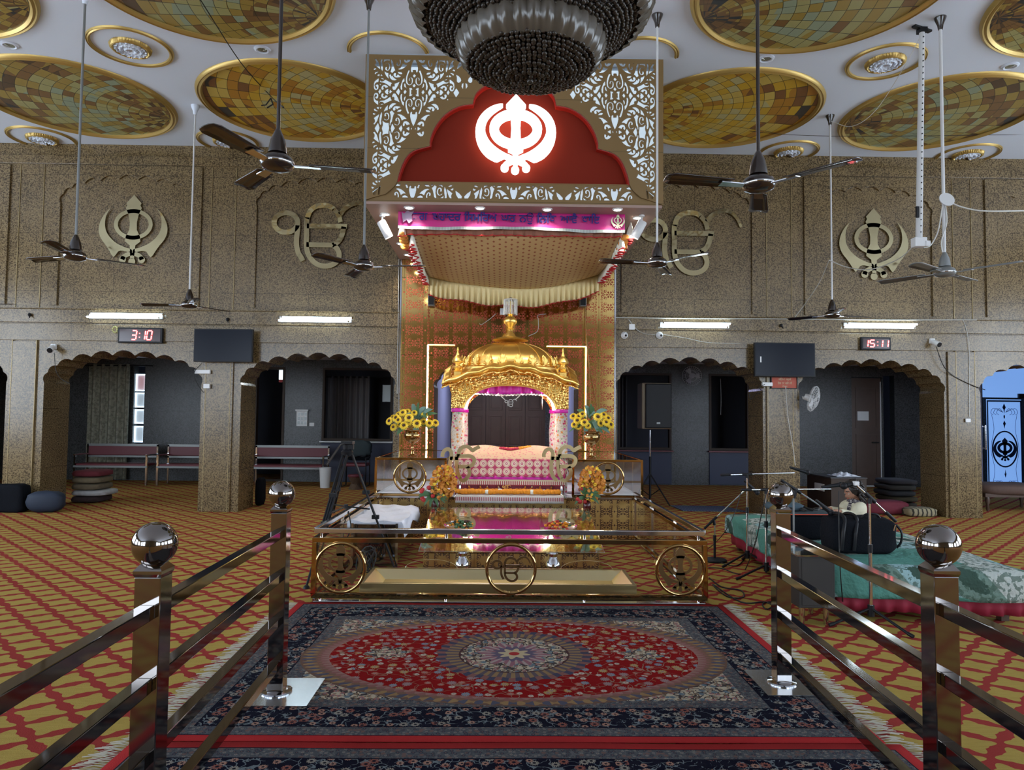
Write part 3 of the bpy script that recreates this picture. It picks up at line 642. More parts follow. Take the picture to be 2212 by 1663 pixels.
A_g = [[(35, 480), (30, 340), (55, 240), (110, 195), (170, 210), (210, 270), (215, 360), (195, 430), (150, 445), (105, 415), (95, 370), (120, 345), (150, 330), (150, 290), (120, 270), (85, 300), (60, 380), (80, 450), (130, 500), (205, 515), (215, 600), (215, 690), (130, 630), (60, 560)],
       [(325, 260), (350, 215), (400, 220), (415, 270), (390, 320), (420, 355), (470, 330), (490, 280), (530, 310), (595, 325), (550, 380), (480, 430), (410, 430), (345, 390), (320, 330)], [(280, 385), (320, 460), (250, 460)],
       [(245, 560), (300, 510), (430, 490), (560, 420), (665, 340), (690, 430), (735, 500), (600, 560), (455, 640), (420, 600), (380, 570), (300, 560), (270, 600)], [(280, 695), (330, 640), (410, 620), (415, 655), (350, 690)],
       [(740, 290), (780, 215), (850, 215), (900, 290), (960, 400), (1030, 575), (940, 530), (820, 480), (830, 400), (800, 350), (770, 385), (740, 360)],
       [(1060, 260), (1100, 215), (1125, 250), (1115, 330), (1120, 420), (1130, 510), (1200, 560), (1190, 720), (1130, 640), (1080, 500), (1050, 380)],
       [(1330, 240), (1260, 350), (1220, 505), (1190, 490), (1190, 380), (1220, 330), (1270, 310)],
       taper([(1375, 1010), (1320, 870), (1278, 700), (1285, 540), (1340, 455), (1420, 440), (1485, 500), (1500, 610), (1485, 690), (1440, 722), (1392, 690), (1378, 640), (1392, 590)], 58, 26),
       [(425, 965), (450, 860), (510, 750), (600, 650), (580, 760), (580, 890), (500, 910)], [(620, 770), (660, 670), (740, 600), (830, 590), (930, 625), (830, 680), (760, 740), (730, 800), (690, 770), (680, 840), (650, 850), (615, 825)],
       [(775, 790), (830, 720), (900, 705), (1010, 720), (1100, 765), (1010, 790), (935, 855), (900, 800), (860, 780), (880, 850), (850, 905), (800, 900), (775, 850)], [(915, 945), (980, 860), (1060, 835), (1115, 850), (1100, 900), (1060, 940)],
       taper([(440, 1215), (500, 1260), (570, 1265), (618, 1190), (618, 1080), (570, 1000), (505, 1010), (482, 1070), (505, 1130)], 30, 58),
       [(655, 935), (735, 880), (790, 950), (845, 990), (800, 1080), (770, 1200), (750, 1330), (700, 1400), (690, 1490), (660, 1480), (670, 1330), (700, 1200), (690, 1060)],
       [(915, 1050), (1000, 1020), (1100, 1040), (1220, 1120), (1320, 1225), (1210, 1230), (1130, 1290), (1090, 1190), (1030, 1100)],
       taper([(842, 1405), (900, 1450), (980, 1450), (1025, 1380), (1025, 1270), (975, 1185), (918, 1200), (905, 1255), (930, 1300)], 30, 56),
       [(1165, 1400), (1200, 1310), (1280, 1285), (1370, 1330), (1445, 1430), (1370, 1440), (1320, 1470), (1280, 1400), (1230, 1390), (1245, 1460), (1210, 1510), (1170, 1490)],
       [(350, 940), (300, 1050), (270, 1200), (270, 1360), (300, 1450), (335, 1470), (350, 1400), (335, 1320), (360, 1170), (370, 1050)],
       [(50, 1190), (150, 1110), (270, 1020), (240, 1150), (180, 1330), (90, 1460), (30, 1430), (100, 1340), (95, 1260)], [(45, 840), (90, 820), (130, 870), (225, 930), (170, 945), (80, 920)],
       [(20, 980), (140, 1035), (70, 1085), (20, 1060)], [(150, 760), (245, 755), (240, 860), (180, 830)], [(270, 760), (370, 760), (305, 850)],
       [(-230, 640), (-190, 560), (-110, 540), (-60, 600), (-60, 760), (-20, 880), (-120, 830), (-200, 740)], [(-310, 1300), (-200, 1180), (-60, 1080), (-90, 1250), (-180, 1400), (-290, 1480)], [(-300, 300), (-240, 400), (-260, 520), (-320, 560)]]
KX, KY = .59 / (110 * 17.51), .437 / (82 * 17.51)
def fret(x0, x1, z0, z1, zmir, keep, mg=.012):
    "holes of the fretwork clipped to a panel; zmir = height of the unit's mirror line"
    res = []
    def tr(p, sx, sz, cx, zc): return (cx + (1570 - p[0]) * KX * sx, zc - (p[1] - 155) * KY * sz)
    for cx in (AX - 1.18, AX, AX + 1.18):
        for kz in (-2, 0, 2, 4):
            zc = zmir + kz * .437
            L = [(h, 1, s) for h in A_x for s in (1, -1)] + [(h, s, 1) for h in A_t for s in (1, -1)] + [(h, sx, sz) for h in A_g for sx in (1, -1) for sz in (1, -1)]
            L += [(h, s, 1) for h in A_b for s in (1, -1)]
            for h, sx, sz in L:
                P = [tr(p, sx, sz, cx, zc) for p in h]
                for ax, lim, sg in ((1, z0 + mg, 1), (1, z1 - mg, -1), (0, x0 + mg, 1), (0, x1 - mg, -1)):
                    Q = []
                    for i in range(len(P)):
                        a, b = P[i - 1], P[i]; ia, ib = (a[ax] - lim) * sg >= 0, (b[ax] - lim) * sg >= 0
                        if ia != ib:
                            t = (lim - a[ax]) / (b[ax] - a[ax]); Q.append((a[0] + (b[0] - a[0]) * t, a[1] + (b[1] - a[1]) * t))
                        if ib: Q.append(b)
                    P = Q
                    if len(P) < 3: break
                if len(P) < 3: continue
                ar = abs(sum(P[i - 1][0] * P[i][1] - P[i][0] * P[i - 1][1] for i in range(len(P)))) / 2
                if ar < 1.2e-4 or not all(keep(*q) for q in P): continue
                if ar: res.append(P)
    return res
half = [at(x, y, Y=BY) for x, y in [(858, 392), (861, 376.5), (873, 346), (891.5, 326), (928.5, 315), (928.5, 302), (938.6, 275.5), (959, 248.6), (989, 230), (1021, 224), (1026, 204.8), (1039.7, 189.6), (1056.5, 181), (1080, 177)]]
half = [(p.x, p.z) for p in half]
lobes = spline(half[:5], 3)[:-1] + spline(half[4:10], 3)[:-1] + spline(half[9:], 3)
archp = lobes + [(2 * AX - x, z) for x, z in lobes[::-1]]
def arch_z(x):
    x = min(AX - abs(x - AX), lobes[-1][0] - 1e-4); z = -9
    for (xa, za), (xb, zb) in zip(lobes, lobes[1:]):
        if min(xa, xb) <= x <= max(xa, xb): z = max(z, za, zb)
    return z
def outside(x, z):
    dx = AX - abs(x - AX)
    for (xa, za) in lobes:
        if (xa - dx) ** 2 + (za - z) ** 2 < .085 ** 2: return False
    if dx < BX0 + .08 + max(0, (4.32 - z)) ** 2 * 7: return False if dx < BX0 + .045 else True
    if z < lobes[0][1] + .02: return dx < lobes[0][0] - .10 - (4.24 - z) * 1.6
    return z > arch_z(x) + .06
hs = fret(BX0 + .03, BX1 - .03, 4.06, BZ1 - .04, 5.30, outside)
# plate outline: rectangle with the arch cut and lower corners sweeping out
flare = [(lobes[0][0], lobes[0][1] - .0), (lobes[0][0] - .04, lobes[0][1] - .07), (lobes[0][0] - .13, lobes[0][1] - .15), (BX0 + .08, BZ0 + .03), (BX0, BZ0)]
plate = [(BX0, BZ1)] + [(BX0, BZ0)] + flare[::-1][1:-1] + archp + [(2 * AX - x, z) for x, z in flare[1:-1]] + [(BX1, BZ0), (BX1, BZ1)]
v, f = curve_mesh([plate] + hs, .018); m = MB(); m.add([(x, BY - z, y) for x, y, z in v], f)
t = NT('gilt_composite_panel'); X, Y, Z = t.xyz('World'); t.set(col=t.mix(((Z / .61 + .42).fract().lt(.006)), (.22, .135, .05), (.04, .03, .01)), rough=.42, metal=.25); M['gilt_panel'] = t.m
obj('fretwork_front', m, M['gilt_panel'], box)
strip = fret(lobes[0][0] - .10, 2 * AX - lobes[0][0] + .10, BZ0 + .04, 4.225, 5.30 - .874, lambda x, z: abs(x - AX) < 1.36 - (4.22 - z) * .0 + .0 + (4.22 - z) * .9)
v, f = curve_mesh([[(BX0 + .02, BZ0), (BX1 - .02, BZ0), (BX1 - .02, 4.03), (2 * AX - lobes[0][0] + .12, 4.245), (lobes[0][0] - .12, 4.245), (BX0 + .02, 4.03)]] + strip, .014); m = MB(); m.add([(x, BY + .02 - z, y) for x, y, z in v], f)
obj('fretwork_band', m, M['gilt_panel'], box)
obj('side_panel', MB().box(BX0, BX0 + .02, BY + .012, WY - .02, BZ0, BZ1), M['gilt_panel'], box)
obj('side_panel', MB().box(BX1 - .02, BX1, BY + .012, WY - .02, BZ0, BZ1), M['gilt_panel'], box)
obj('lit_backing', MB().box(BX0 + .03, BX1 - .03, BY + .22, BY + .23, BZ0 + .03, BZ1 - .03), M['acrylic_lit'], box, label='milky backlit acrylic behind the fretwork')
# red board with backlit emblem
v, f = curve_mesh([archp], .02); m = MB(); m.add([(x, BY + .10 - z, y) for x, y, z in v], f)
obj('red_board', m, simple('red_acp_board', (.19, .022, .012), .8, spec=.05), box)
v, f = curve_mesh([[(x, z) for x, z in archp], [((x - AX) * .985 + AX, (z - 4.235) * .985 + 4.235) for x, z in archp]], .09); m = MB(); m.add([(x, BY + .055 - z, y) for x, y, z in v], f)
obj('arch_reveal', m, simple('red_arch_edge', (.42, .02, .012), .4), box)
ks = .465
kz = 4.826
e = obj('lit_emblem', khanda(MB(), XZ(.137, BY - .03, kz, ks), .05), M['sign_white'], box, label='glowing white sword-and-ring emblem on the red board')
# red halo: LEDs on the back of the emblem wash the board
m = MB()
for fl in (1, -1):
    m.ribbon([(.137 + fl * x * ks, kz + z * ks) for x, z in kh(spline([(560, 262), (350, 350), (210, 500), (150, 700), (170, 900), (300, 1120), (470, 1240), (640, 1235)], 3))], .02, lambda a, b, d: (a, BY + .03 + d, b), .006)
m.ribbon([(.137 + ks * .55 * math.cos(a * PI / 12), kz + .1 * ks + ks * .42 * math.sin(a * PI / 12)) for a in range(24)], .02, lambda a, b, d: (a, BY + .03 + d, b), .006, closed=True)
m.box(.125, .15, BY + .03, BY + .036, kz - .4, kz + .35)
obj('halo_led_strip', m, emit('red_halo_led', (1, .42, .12), 3), box)
# soffit
SOFF = BZ0 - .03
obj('soffit', MB().box(BX0 + .01, BX1 - .01, BY + .01, WY - .02, SOFF, SOFF + .03), simple('soffit_board', (.36, .24, .20), .45), box)
dl = [(at(884, 448, Z=SOFF), ), (at(1037, 449, Z=SOFF),), (at(1182, 452, Z=SOFF),), (at(1334, 452, Z=SOFF),), (at(833, 462, Z=SOFF),), (at(1377, 470, Z=SOFF),), (at(866, 526, Z=SOFF),), (at(881, 550, Z=SOFF),)]
names = ['first from the left of the front row', 'second from the left of the front row', 'third from the left of the front row', 'rightmost of the front row', 'at the left corner by the spotlight', 'at the right corner by the spotlight', 'on the left edge behind the spotlight', 'on the left edge nearest the gold wall']
for (p,), nm in zip(dl, names):
    t = thing('soffit_downlight', 'lit round downlight under the canopy box, ' + nm, 'light fitting', (p.x, p.y, SOFF), 'lit downlights under the canopy box')
    obj('trim_ring', MB().lathe([(.04, SOFF - .006), (.05, SOFF - .012), (.062, SOFF - .006), (.064, SOFF)], (p.x, p.y, 0), 24, caps=False), M['white'], t, smooth=40)
    obj('lens', MB().lathe([(0.001, SOFF - .008), (.041, SOFF - .008)], (p.x, p.y, 0), 24), emit('lit_lens', (.85, .95, 1), 22) if 'lit_lens' not in D.materials else D.materials['lit_lens'], t)
    lamp('downlight_glow', 'SPOT', (p.x, p.y, SOFF - .02), 32, (1, .93, .84), .04, spot=2.3, blend=.7).parent = None
for lb, px, sg in (('white adjustable spotlight hanging under the left corner of the canopy box', 826, -1), ('white adjustable spotlight hanging under the right corner of the canopy box', 1386, 1)):
    p = at(px, 465, Z=SOFF); t = thing('spotlight', lb, 'spotlight', (p.x, p.y, SOFF), 'white spotlights on the canopy box')
    obj('bracket', MB().tube([(p.x, p.y, SOFF), (p.x, p.y, SOFF - .09)], .012).lathe([(.035, SOFF), (.035, SOFF - .02), (0.001, SOFF - .02)], (p.x, p.y, 0), 16), M['white_metal'], t)
    a = Vector((p.x + sg * .03, p.y, SOFF - .07)); b = Vector((p.x - sg * .035, p.y + .06, SOFF - .28)) ; a, b = (a, b) if 1 else (b, a)
    a = Vector((p.x - sg * -.02, p.y, SOFF - .07)); b = a + Vector((-sg * .09 * -1 * 0 + (-sg * .10), .05, -.19)) if sg < 0 else a + Vector((-.10, .05, -.19))
    if sg < 0: b = a + Vector((.10, .05, -.19))
    obj('lamp_body', MB().tube([a, a + (b - a) * .06, b], [.045, .055, .055], 20), M['white_metal'], t, smooth=40)
    obj('lens', MB().tube([b - (b - a) * .02, b + (b - a) * .012], [.048, .048], 20), emit('spot_lens', (1, .95, .85), 12) if 'spot_lens' not in D.materials else D.materials['spot_lens'], t)
    d = (b - a).normalized(); lamp('spot_beam', 'SPOT', b + d * .03, 60, (1, .9, .75), .05, spot=1.1, blend=.6, rot=(Vector((AX, 9.7, 2.0)) - b).to_track_quat('-Z', 'Y').to_euler())
# ================================================================== gold clad wall round the shrine
GX0, GX1, GY = -1.575, 1.765, WY - .035
Zt = SOFF - .002
gc = tag(thing('wall_gilt', None, None, (AX, GY, 0)), kind='structure')
CL0, CL1 = -1.155, 1.325
m = MB()
a = cusps(-1.05, 1.21, 9, 1.93, 2.36, 5)
v, f = curve_mesh([[(GX0, 0), (-1.05, 0)] + a + [(1.21, 0), (GX1, 0), (GX1, Zt), (GX0, Zt)]], .03); m.add([(x, WY - .017 - z, y) for x, y, z in v], f)
obj('sheet', m, M['gold_sheet'], gc)
for n, (x0, x1) in enumerate(((GX0, CL0), (CL1, GX1))):
    obj('pilaster_sheet', MB().box(x0, x1, GY - .03, GY, 0, Zt), M['gold_sheet_side'], gc, bevel=.004)
# steel corner trims and LED strips
for x in (GX0 - .012, GX1 + .012): obj('edge_trim', MB().box(x - .012, x + .012, GY - .045, WY - .002, 0, Zt), M['steel'], gc)
LZ = 2.62
led = MB().box(CL0 - .006, CL0 + .010, GY - .045, GY - .03, 1.0, LZ)
obj('led_strip', led, M['led_white'], gc, label='bright vertical light strip, left')
obj('led_strip', MB().box(CL1 - .010, CL1 + .006, GY - .045, GY - .03, 1.0, LZ), M['led'], gc, label='warm vertical light strip, right')
obj('led_strip', MB().box(CL0, CL0 + .42, GY - .045, GY - .03, LZ, LZ + .012).box(CL1 - .62, CL1, GY - .045, GY - .03, LZ, LZ + .012), M['led'], gc, label='horizontal light strip over the dome')
for lb, p in (('small grey wall speaker on the gold wall, left', at(932, 648, Y=GY - .06)), ('small grey wall speaker on the gold wall, right', at(1259, 649, Y=GY - .06))):
    t = thing('wall_speaker', lb, 'speaker', (p.x, GY - .03, p.z - .09), 'small speakers on the gold wall')
    obj('cabinet', MB().box(p.x - .05, p.x + .05, GY - .13, GY, p.z - .10, p.z + .10), M['grey_metal'], t, bevel=.01)
    obj('grille', MB().box(p.x - .04, p.x + .04, GY - .137, GY - .13, p.z - .085, p.z + .085), M['black'], t)
p = at(1085, 673, Y=GY - .02); tag(obj('socket_box', MB().box(p.x - .035, p.x + .035, GY - .04, GY, p.z - .05, p.z + .05), M['white'], bevel=.004), 'small white socket box on the gold wall above the dome', 'socket')
def wire(lb, pts, r=.004, mat='white_cable', cat='cable', name='cable'):
    return obj(name, MB().tube(spline(pts, 5), r, 6), M[mat], label=lb, cat=cat, smooth=60)
gp = lambda x, y: tuple(at(x, y, Y=GY - .045))
wire('thin pale wire looping on the gold wall left of the finial', [gp(1072, 677), gp(1058, 689), gp(1040, 701), gp(1036, 698)])
wire('thin pale wire looping on the gold wall right of the finial', [gp(1180, 678), gp(1162, 681), gp(1163, 692), gp(1161, 715), gp(1141, 726)])
wire('brown wire hanging down the right gold pilaster to the vase', [gp(1265, 610), gp(1266, 720), gp(1273, 800), gp(1275, 880)], .005, 'bronze_flat')
wire('second brown wire slanting down the right gold pilaster', [gp(1267, 730), gp(1275, 800), gp(1290, 878)], .005, 'bronze_flat')
# ================================================================== cloth canopy under the box
cc = thing('cloth_canopy', 'patterned cloth canopy with ruffled edges under the gilt box', 'canopy', (AX, 9.4, 3.5))
t = NT('printed_canopy_cloth'); X, Y, Z = t.xyz('World')
u = ((X / .075).fract() - .5).abs(); w = ((Y / .11 + (X / .075).floor() * .5).fract() - .5).abs()
t.set(col=t.mix((u * .9 + w).lt(.22), (.72, .50, .24), (.42, .12, .06)), rough=.7); M['canopy_print'] = t.m
def sag(u, v):
    x = -1.10 + 2.54 * u; y = 8.60 + 1.9 * v; e = 16 * u * (1 - u) * v * (1 - v)
    return (x, y, 3.74 - .10 * v - .20 * (4 * u * (1 - u)) * (v ** .8) * (1.0) - .05 * math.sin(PI * v) - .04 * v * (1 - u) + .012 * math.sin(9 * u + 5 * v))
obj('cloth', MB().grid(sag, 40, 24), M['canopy_print'], cc, smooth=80, solid=.006)
def ruffle(name, top, n, drop, amp, fold, mat, trim, y_out=(0, 1), phase=0, lb=None):
    "gathered frill hanging from a path top(t)"
    def fn(u, v):
        p = Vector(top(u)); k = v ** .7; w = math.sin(u * fold * 2 * PI + phase + math.sin(u * 13) * 2) * amp * k + math.sin(u * fold * 4.4 * PI) * amp * .35 * k
        return (p.x + y_out[0] * w, p.y + y_out[1] * w, p.z - drop * v * (1 + .06 * math.sin(u * 23)))
    o = obj(name, MB().grid(fn, n, 6), mat, cc, smooth=80, label=lb, solid=.003)
    if trim:
        m = MB().tube([fn(i / n, 1) for i in range(n + 1)], .008, 5); obj('red_piping', m, trim, o, label='thin red piping along the hem')
    return o
M['cream_frill'] = simple('cream_frill', (.86, .70, .36), .7, sub=.0); M['white_frill'] = simple('white_frill', (.84, .80, .68), .7); M['red_trim'] = simple('red_piping', (.45, .01, .01), .6)
ruffle('back_frill', lambda u: sag(u, 1), 260, .27, .035, 34, M['cream_frill'], M['red_trim'])
ruffle('side_frill', lambda u: (sag(0, u)[0] - .02, 8.6 + 1.9 * u, sag(0, u)[2] + .08), 150, .22, .035, 17, M['white_frill'], M['red_trim'], (1, .2))
ruffle('side_frill', lambda u: (sag(1, u)[0] + .02, 8.6 + 1.9 * u, sag(1, u)[2] + .08), 150, .22, .035, 17, M['white_frill'], M['red_trim'], (1, .2))
ruffle('side_frill', lambda u: (sag(0, u)[0] - .12, 8.55 + 1.7 * u, 3.90 - .05 * u), 130, .20, .045, 15, M['white_frill'], M['red_trim'], (1, .2), 2, lb='outer frill, orange near the front')
ruffle('side_frill', lambda u: (sag(1, u)[0] + .12, 8.55 + 1.7 * u, 3.90 - .05 * u), 130, .20, .045, 15, M['white_frill'], M['red_trim'], (1, .2), 2, lb='outer frill, right side')
ruffle('front_frill', lambda u: (-1.2 + 2.66 * u, 8.56, 3.80), 200, .085, .02, 20, simple('brown_frill', (.30, .12, .07), .7), M['red_trim'])
for sx in (-1.22, 1.50):
    m = MB()
    for k in range(5): m.sphere((sx + .02 * math.sin(k * 3), 8.6 + .07 * k, 3.72 - .02 * k), .06, 8, 6, (1, .8, .7))
    obj('cloth_rosette', m, M['orange_flower'], cc, smooth=60)
m = MB()
for x in (-1.05, -.4, .3, .95, 1.35): m.tube([(x, 8.62, 3.73), (x, 8.6, SOFF)], .004, 4)
for x in (-1.0, 1.3): m.tube([(x, 10.4, 3.60), (x, 10.4, SOFF)], .004, 4)
obj('hanging_cord', m, M['white_cable'], cc)
# banner
def bn(u, v):
    x = -1.265 + 2.74 * u
    return (x, 8.48 + .012 * math.sin(u * 40) * v + .008 * math.sin(u * 17), 3.985 + .0 - .215 * v - .012 * math.sin(u * 9) * v - .012 * u)
ban = thing('banner', 'magenta satin banner with blue Gurmukhi lettering hanging across the canopy front', 'banner', (AX, 8.48, 3.75))
M['banner'] = simple('banner_satin', (.60, .03, .22), .38)
obj('cloth', MB().grid(bn, 90, 6), M['banner'], ban, smooth=80, solid=.003)
def bord(u, v): 
    p = bn(u, .86 + v * .16); return (p[0], p[1] - .004, p[2])
t = NT('silver_zari'); X, Y, Z = t.xyz('World'); t.set(col=t.mix((X / .014).fract().gt(.5), (.62, .66, .60), (.25, .28, .26)), rough=.4, metal=.3); M['zari'] = t.m
obj('zari_border', MB().grid(bord, 90, 1), M['zari'], ban, solid=.002)
M['blue_ink'] = simple('royal_blue_print', (.012, .012, .16), .7)
words = [('\u0a24\u0a17', 908, .115), ('\u0a2c\u0a39\u0a3e\u0a26\u0a30', 961, .115), ('\u0a3f\u0a38\u0a2e\u0a3f\u0a30\u0a10', 1038, .115), ('\u0a18\u0a30', 1098, .115), ('\u0a28\u0a09\u0a02', 1137, .115), ('\u0a3f\u0a28\u0a3f\u0a27', 1180, .115), ('\u0a06\u0a35\u0a48', 1229, .115), ('\u0a27\u0a3e\u0a07', 1276, .115)]
m = MB()
for w, px, sz in words:
    v, f = text_mesh(w, sz, .002, bold=.0022); c = at(px, 468, Y=8.455)
    xs_ = [q[0] for q in v]; cx_ = (min(xs_) + max(xs_)) / 2
    m.add([(c.x + (x - cx_) * 1.12, 8.452 - z, 3.895 - (c.x - AX) * .006 + y * 1.15) for x, y, z in v], f)
obj('lettering', m, M['blue_ink'], ban, recalc=False)
m = khanda(MB(), XZ(1.385, 8.448, 3.88, .085), .004, slim=True); m.v = [(x, y, z) for x, y, z in m.v]
obj('printed_emblem', m, simple('cream_print', (.62, .62, .40), .6), ban)
obj('printed_emblem', MB().prism([(-1.20, 3.83), (-1.16, 3.86), (-1.13, 3.82), (-1.09, 3.85), (-1.10, 3.92), (-1.07, 3.97), (-1.12, 3.96), (-1.15, 3.98), (-1.19, 3.94), (-1.22, 3.96)], lambda a, b, d: (a, 8.455 + d, b), .003), simple('pale_print', (.26, .18, .26), .7), ban)
# ================================================================== tube lights, clocks, screens, cameras on the wall
for lb, x0, x1, z in (('pair of glowing tubes above the red 3:10 clock', -6.42, -5.28, 3.02), ('pair of glowing tubes left of the gold wall', -3.47, -2.35, 3.0), ('pair of glowing tubes right of the gold wall, above the round cameras', 2.49, 3.58, 2.985), ('pair of glowing tubes above the 15:11 clock', 5.40, 6.54, 3.01)):
    t = thing('tube_light', lb, 'tube light', ((x0 + x1) / 2, WY - .035, z), 'wall tube lights')
    obj('batten', MB().box(x0, x1, WY - .07, WY - .035, z - .045, z + .045), M['white_metal'], t, bevel=.006)
    for k, dz, dx in ((0, .025, .03), (1, -.025, -.03)):
        tb = obj('tube', MB().tube([(x0 + .02 + dx, WY - .10, z + dz), (x1 - .02 + dx, WY - .10, z + dz)], .013, 12), M['tube'], t)
        obj('tube_cap', MB().tube([(x0 + .0 + dx, WY - .10, z + dz), (x0 + .022 + dx, WY - .10, z + dz)], .015, 12).tube([(x1 - .022 + dx, WY - .10, z + dz), (x1 + dx, WY - .10, z + dz)], .015, 12), M['steel'], tb)
M['led_red'] = emit('red_led_digit', (1, .03, .02), 6)
SEG = {'3': 'abcdg', '1': 'bc', '0': 'abcdef', '5': 'acdfg'}
def digit(m, ch, x, z, w, h, y, r=.010):
    sh = .12 * h
    P = {'tl': (0, h), 'tr': (w, h), 'ml': (0, h / 2), 'mr': (w, h / 2), 'bl': (0, 0), 'br': (w, 0)}
    S_ = {'a': ('tl', 'tr'), 'b': ('tr', 'mr'), 'c': ('mr', 'br'), 'd': ('bl', 'br'), 'e': ('ml', 'bl'), 'f': ('tl', 'ml'), 'g': ('ml', 'mr')}
    for s_ in SEG[ch]:
        a, b = P[S_[s_][0]], P[S_[s_][1]]; q = lambda p: (x + p[0] + sh * (p[1] / h - .5), z + p[1])
        a, b = q(a), q(b); dx, dz = (b[0] - a[0]) * .08, (b[1] - a[1]) * .08
        m.ribbon([(a[0] + dx, a[1] + dz), (b[0] - dx, b[1] - dz)], r * 2, lambda u, v, d: (u, y + d, v), .004)
def clock(lb, x0, x1, z0, z1, txt, dig):
    t = thing('digital_clock', lb, 'clock', ((x0 + x1) / 2, WY - .03, z0))
    obj('case', MB().box(x0, x1, WY - .08, WY - .03, z0, z1), M['black'], t, bevel=.008)
    obj('window', MB().box(x0 + .03, x1 - .03, WY - .084, WY - .08, z0 + .025, z1 - .025), simple('dark_red_window', (.03, .003, .004), .15) if 'dark_red_window' not in D.materials else D.materials['dark_red_window'], t)
    for ch, x in dig:
        m = MB(); digit(m, ch, x, z0 + .05, .07, z1 - z0 - .10, WY - .092); obj('digit', m, M['led_red'], t)
    return t
t = clock('black digital wall clock showing 3:10 in red', -5.96, -5.27, 2.60, 2.84, '', [('3', -5.735), ('1', -5.60), ('0', -5.50)])
obj('colon', MB().box(-5.625, -5.61, WY - .09, WY - .084, 2.68, 2.695).box(-5.625, -5.61, WY - .09, WY - .084, 2.74, 2.755), M['led_red'], t)
t = clock('dark blue digital wall clock showing 15:11 in red', 5.665, 6.14, 2.625, 2.83, '', [('1', 5.70), ('5', 5.80), ('1', 5.93), ('1', 6.02)])
obj('colon', MB().box(5.915, 5.93, WY - .09, WY - .084, 2.69, 2.705).box(5.915, 5.93, WY - .09, WY - .084, 2.745, 2.76), M['led_red'], t)
p = at(249, 712, Y=WY - .06); m = MB()
for k in range(9):
    a = k * .7; m.sphere((p.x + .035 * math.cos(a), WY - .07, p.z + .045 * math.sin(a)), .016, 6, 5)
obj('flower_tuft', m, simple('pale_yellow_flower', (.5, .48, .2), .7), label='small dried yellow flower tuft stuck at the left of the 3:10 clock', cat='flower')
for lb, x0, x1, z0, z1 in (('wall mounted flat screen on the left pier', -4.73, -3.83, 2.31, 2.82), ('wall mounted flat screen on the right pier above the red notice', 3.93, 4.88, 2.18, 2.71)):
    t = thing('television', lb, 'television', ((x0 + x1) / 2, 10.95, z0), 'flat screens on the piers')
    obj('bezel', MB().box(x0, x1, 10.95, 11.0, z0, z1), M['black'], t, bevel=.004)
    obj('screen', MB().box(x0 + .015, x1 - .015, 10.945, 10.95, z0 + .02, z1 - .015), M['screen'], t)
    obj('wall_bracket', MB().box((x0 + x1) / 2 - .12, (x0 + x1) / 2 + .12, 11.0, WY - .034, z0 + .12, z1 - .12), M['black'], t)
    if x0 > 0: obj('sticker', MB().box(x0 + .085, x0 + .105, 10.94, 10.945, z0 + .22, z0 + .31), M['white'], t)
M['orange_red'] = simple('orange_red_paint', (.42, .06, .02), .5)
t = thing('notice_board', 'small framed orange-red notice under the right television', 'notice', (4.45, WY - .03, 1.98))
obj('frame', MB().frame(4.24, 4.66, WY - .06, WY - .03, 2.0, 2.19, .012), M['black'], t); obj('panel', MB().box(4.25, 4.65, WY - .05, WY - .03, 2.01, 2.18), M['orange_red'], t)
m = MB()
for k, (w, z, sz) in enumerate((('\u0a15\u0a3f\u0a30\u0a2a\u0a3e \u0a15\u0a30\u0a15\u0a47', 2.145, .045), ('\u0a38\u0a3c\u0a4b\u0a30 \u0a28\u0a3e \u0a15\u0a30\u0a4b \u0a1c\u0a40', 2.085, .045), ('\u0a27\u0a70\u0a28\u0a35\u0a3e\u0a26', 2.035, .03))):
    v, f = text_mesh(w, sz, .001); m.add([(4.46 + x, WY - .053 - zz, z + y) for x, y, zz in v], f)
obj('lettering', m, simple('cream_ink', (.7, .55, .35), .6), t, recalc=False)
# cameras
def bullet(lb, px, py, dx):
    p = at(px, py, Y=WY - .05); t = thing('security_camera', lb, 'security camera', (p.x, WY - .03, p.z), 'security cameras on the wall')
    obj('mount', MB().box(p.x - .04, p.x + .04, WY - .06, WY - .02, p.z - .03, p.z + .05), M['white'], t, bevel=.006)
    a = Vector((p.x, WY - .06, p.z + .0)); b = a + Vector((dx, -.12, -.06))
    bd = obj('housing', MB().tube([a, b], [.04, .045], 16), M['white'], t, smooth=40); obj('lens', MB().tube([b, b + (b - a) * .05], .04, 16), M['black'], bd)
    return t
bullet('white bullet camera above the left pillar arch with a hanging lead', 115, 750, .03); bullet('white bullet camera at the right over the second arch', 2014, 738, .03)
for lb, px, py in (('round white dome camera beside the gold wall', 1349, 724), ('round white dome camera under the right tube light', 1425, 724)):
    p = at(px, py, Y=WY - .06); t = thing('dome_camera', lb, 'security camera', (p.x, WY - .03, p.z), 'dome cameras on the wall')
    R = Matrix.Rotation(PI / 2, 3, 'X')
    obj('base', MB().lathe([(.0, 0), (.055, 0), (.055, .03), (.04, .04)], (p.x, WY - .03, p.z), 24, rot=R), M['white'], t, smooth=40)
    b = obj('ball', MB().sphere((p.x, WY - .085, p.z), .045, 16, 12), M['white'], t, smooth=60); obj('lens', MB().sphere((p.x + .01, WY - .122, p.z - .01), .018, 12, 8), M['black'], b, smooth=60)
wp = lambda x, y, d=.04: tuple(at(x, y, Y=WY - d))
tag(obj('socket_box', MB().cbox(wp(1365, 706, .05), .09, .03, .09), M['white'], bevel=.005), 'white junction box between gold wall and right tube light', 'socket')
wire('pale cable from the white junction box down to the round cameras', [wp(1358, 690), wp(1372, 708), wp(1385, 718), wp(1400, 722), wp(1425, 724)])
wire('pale cable drooping from round camera toward the right screen', [wp(1430, 722), wp(1480, 730), wp(1530, 740), wp(1600, 742)])
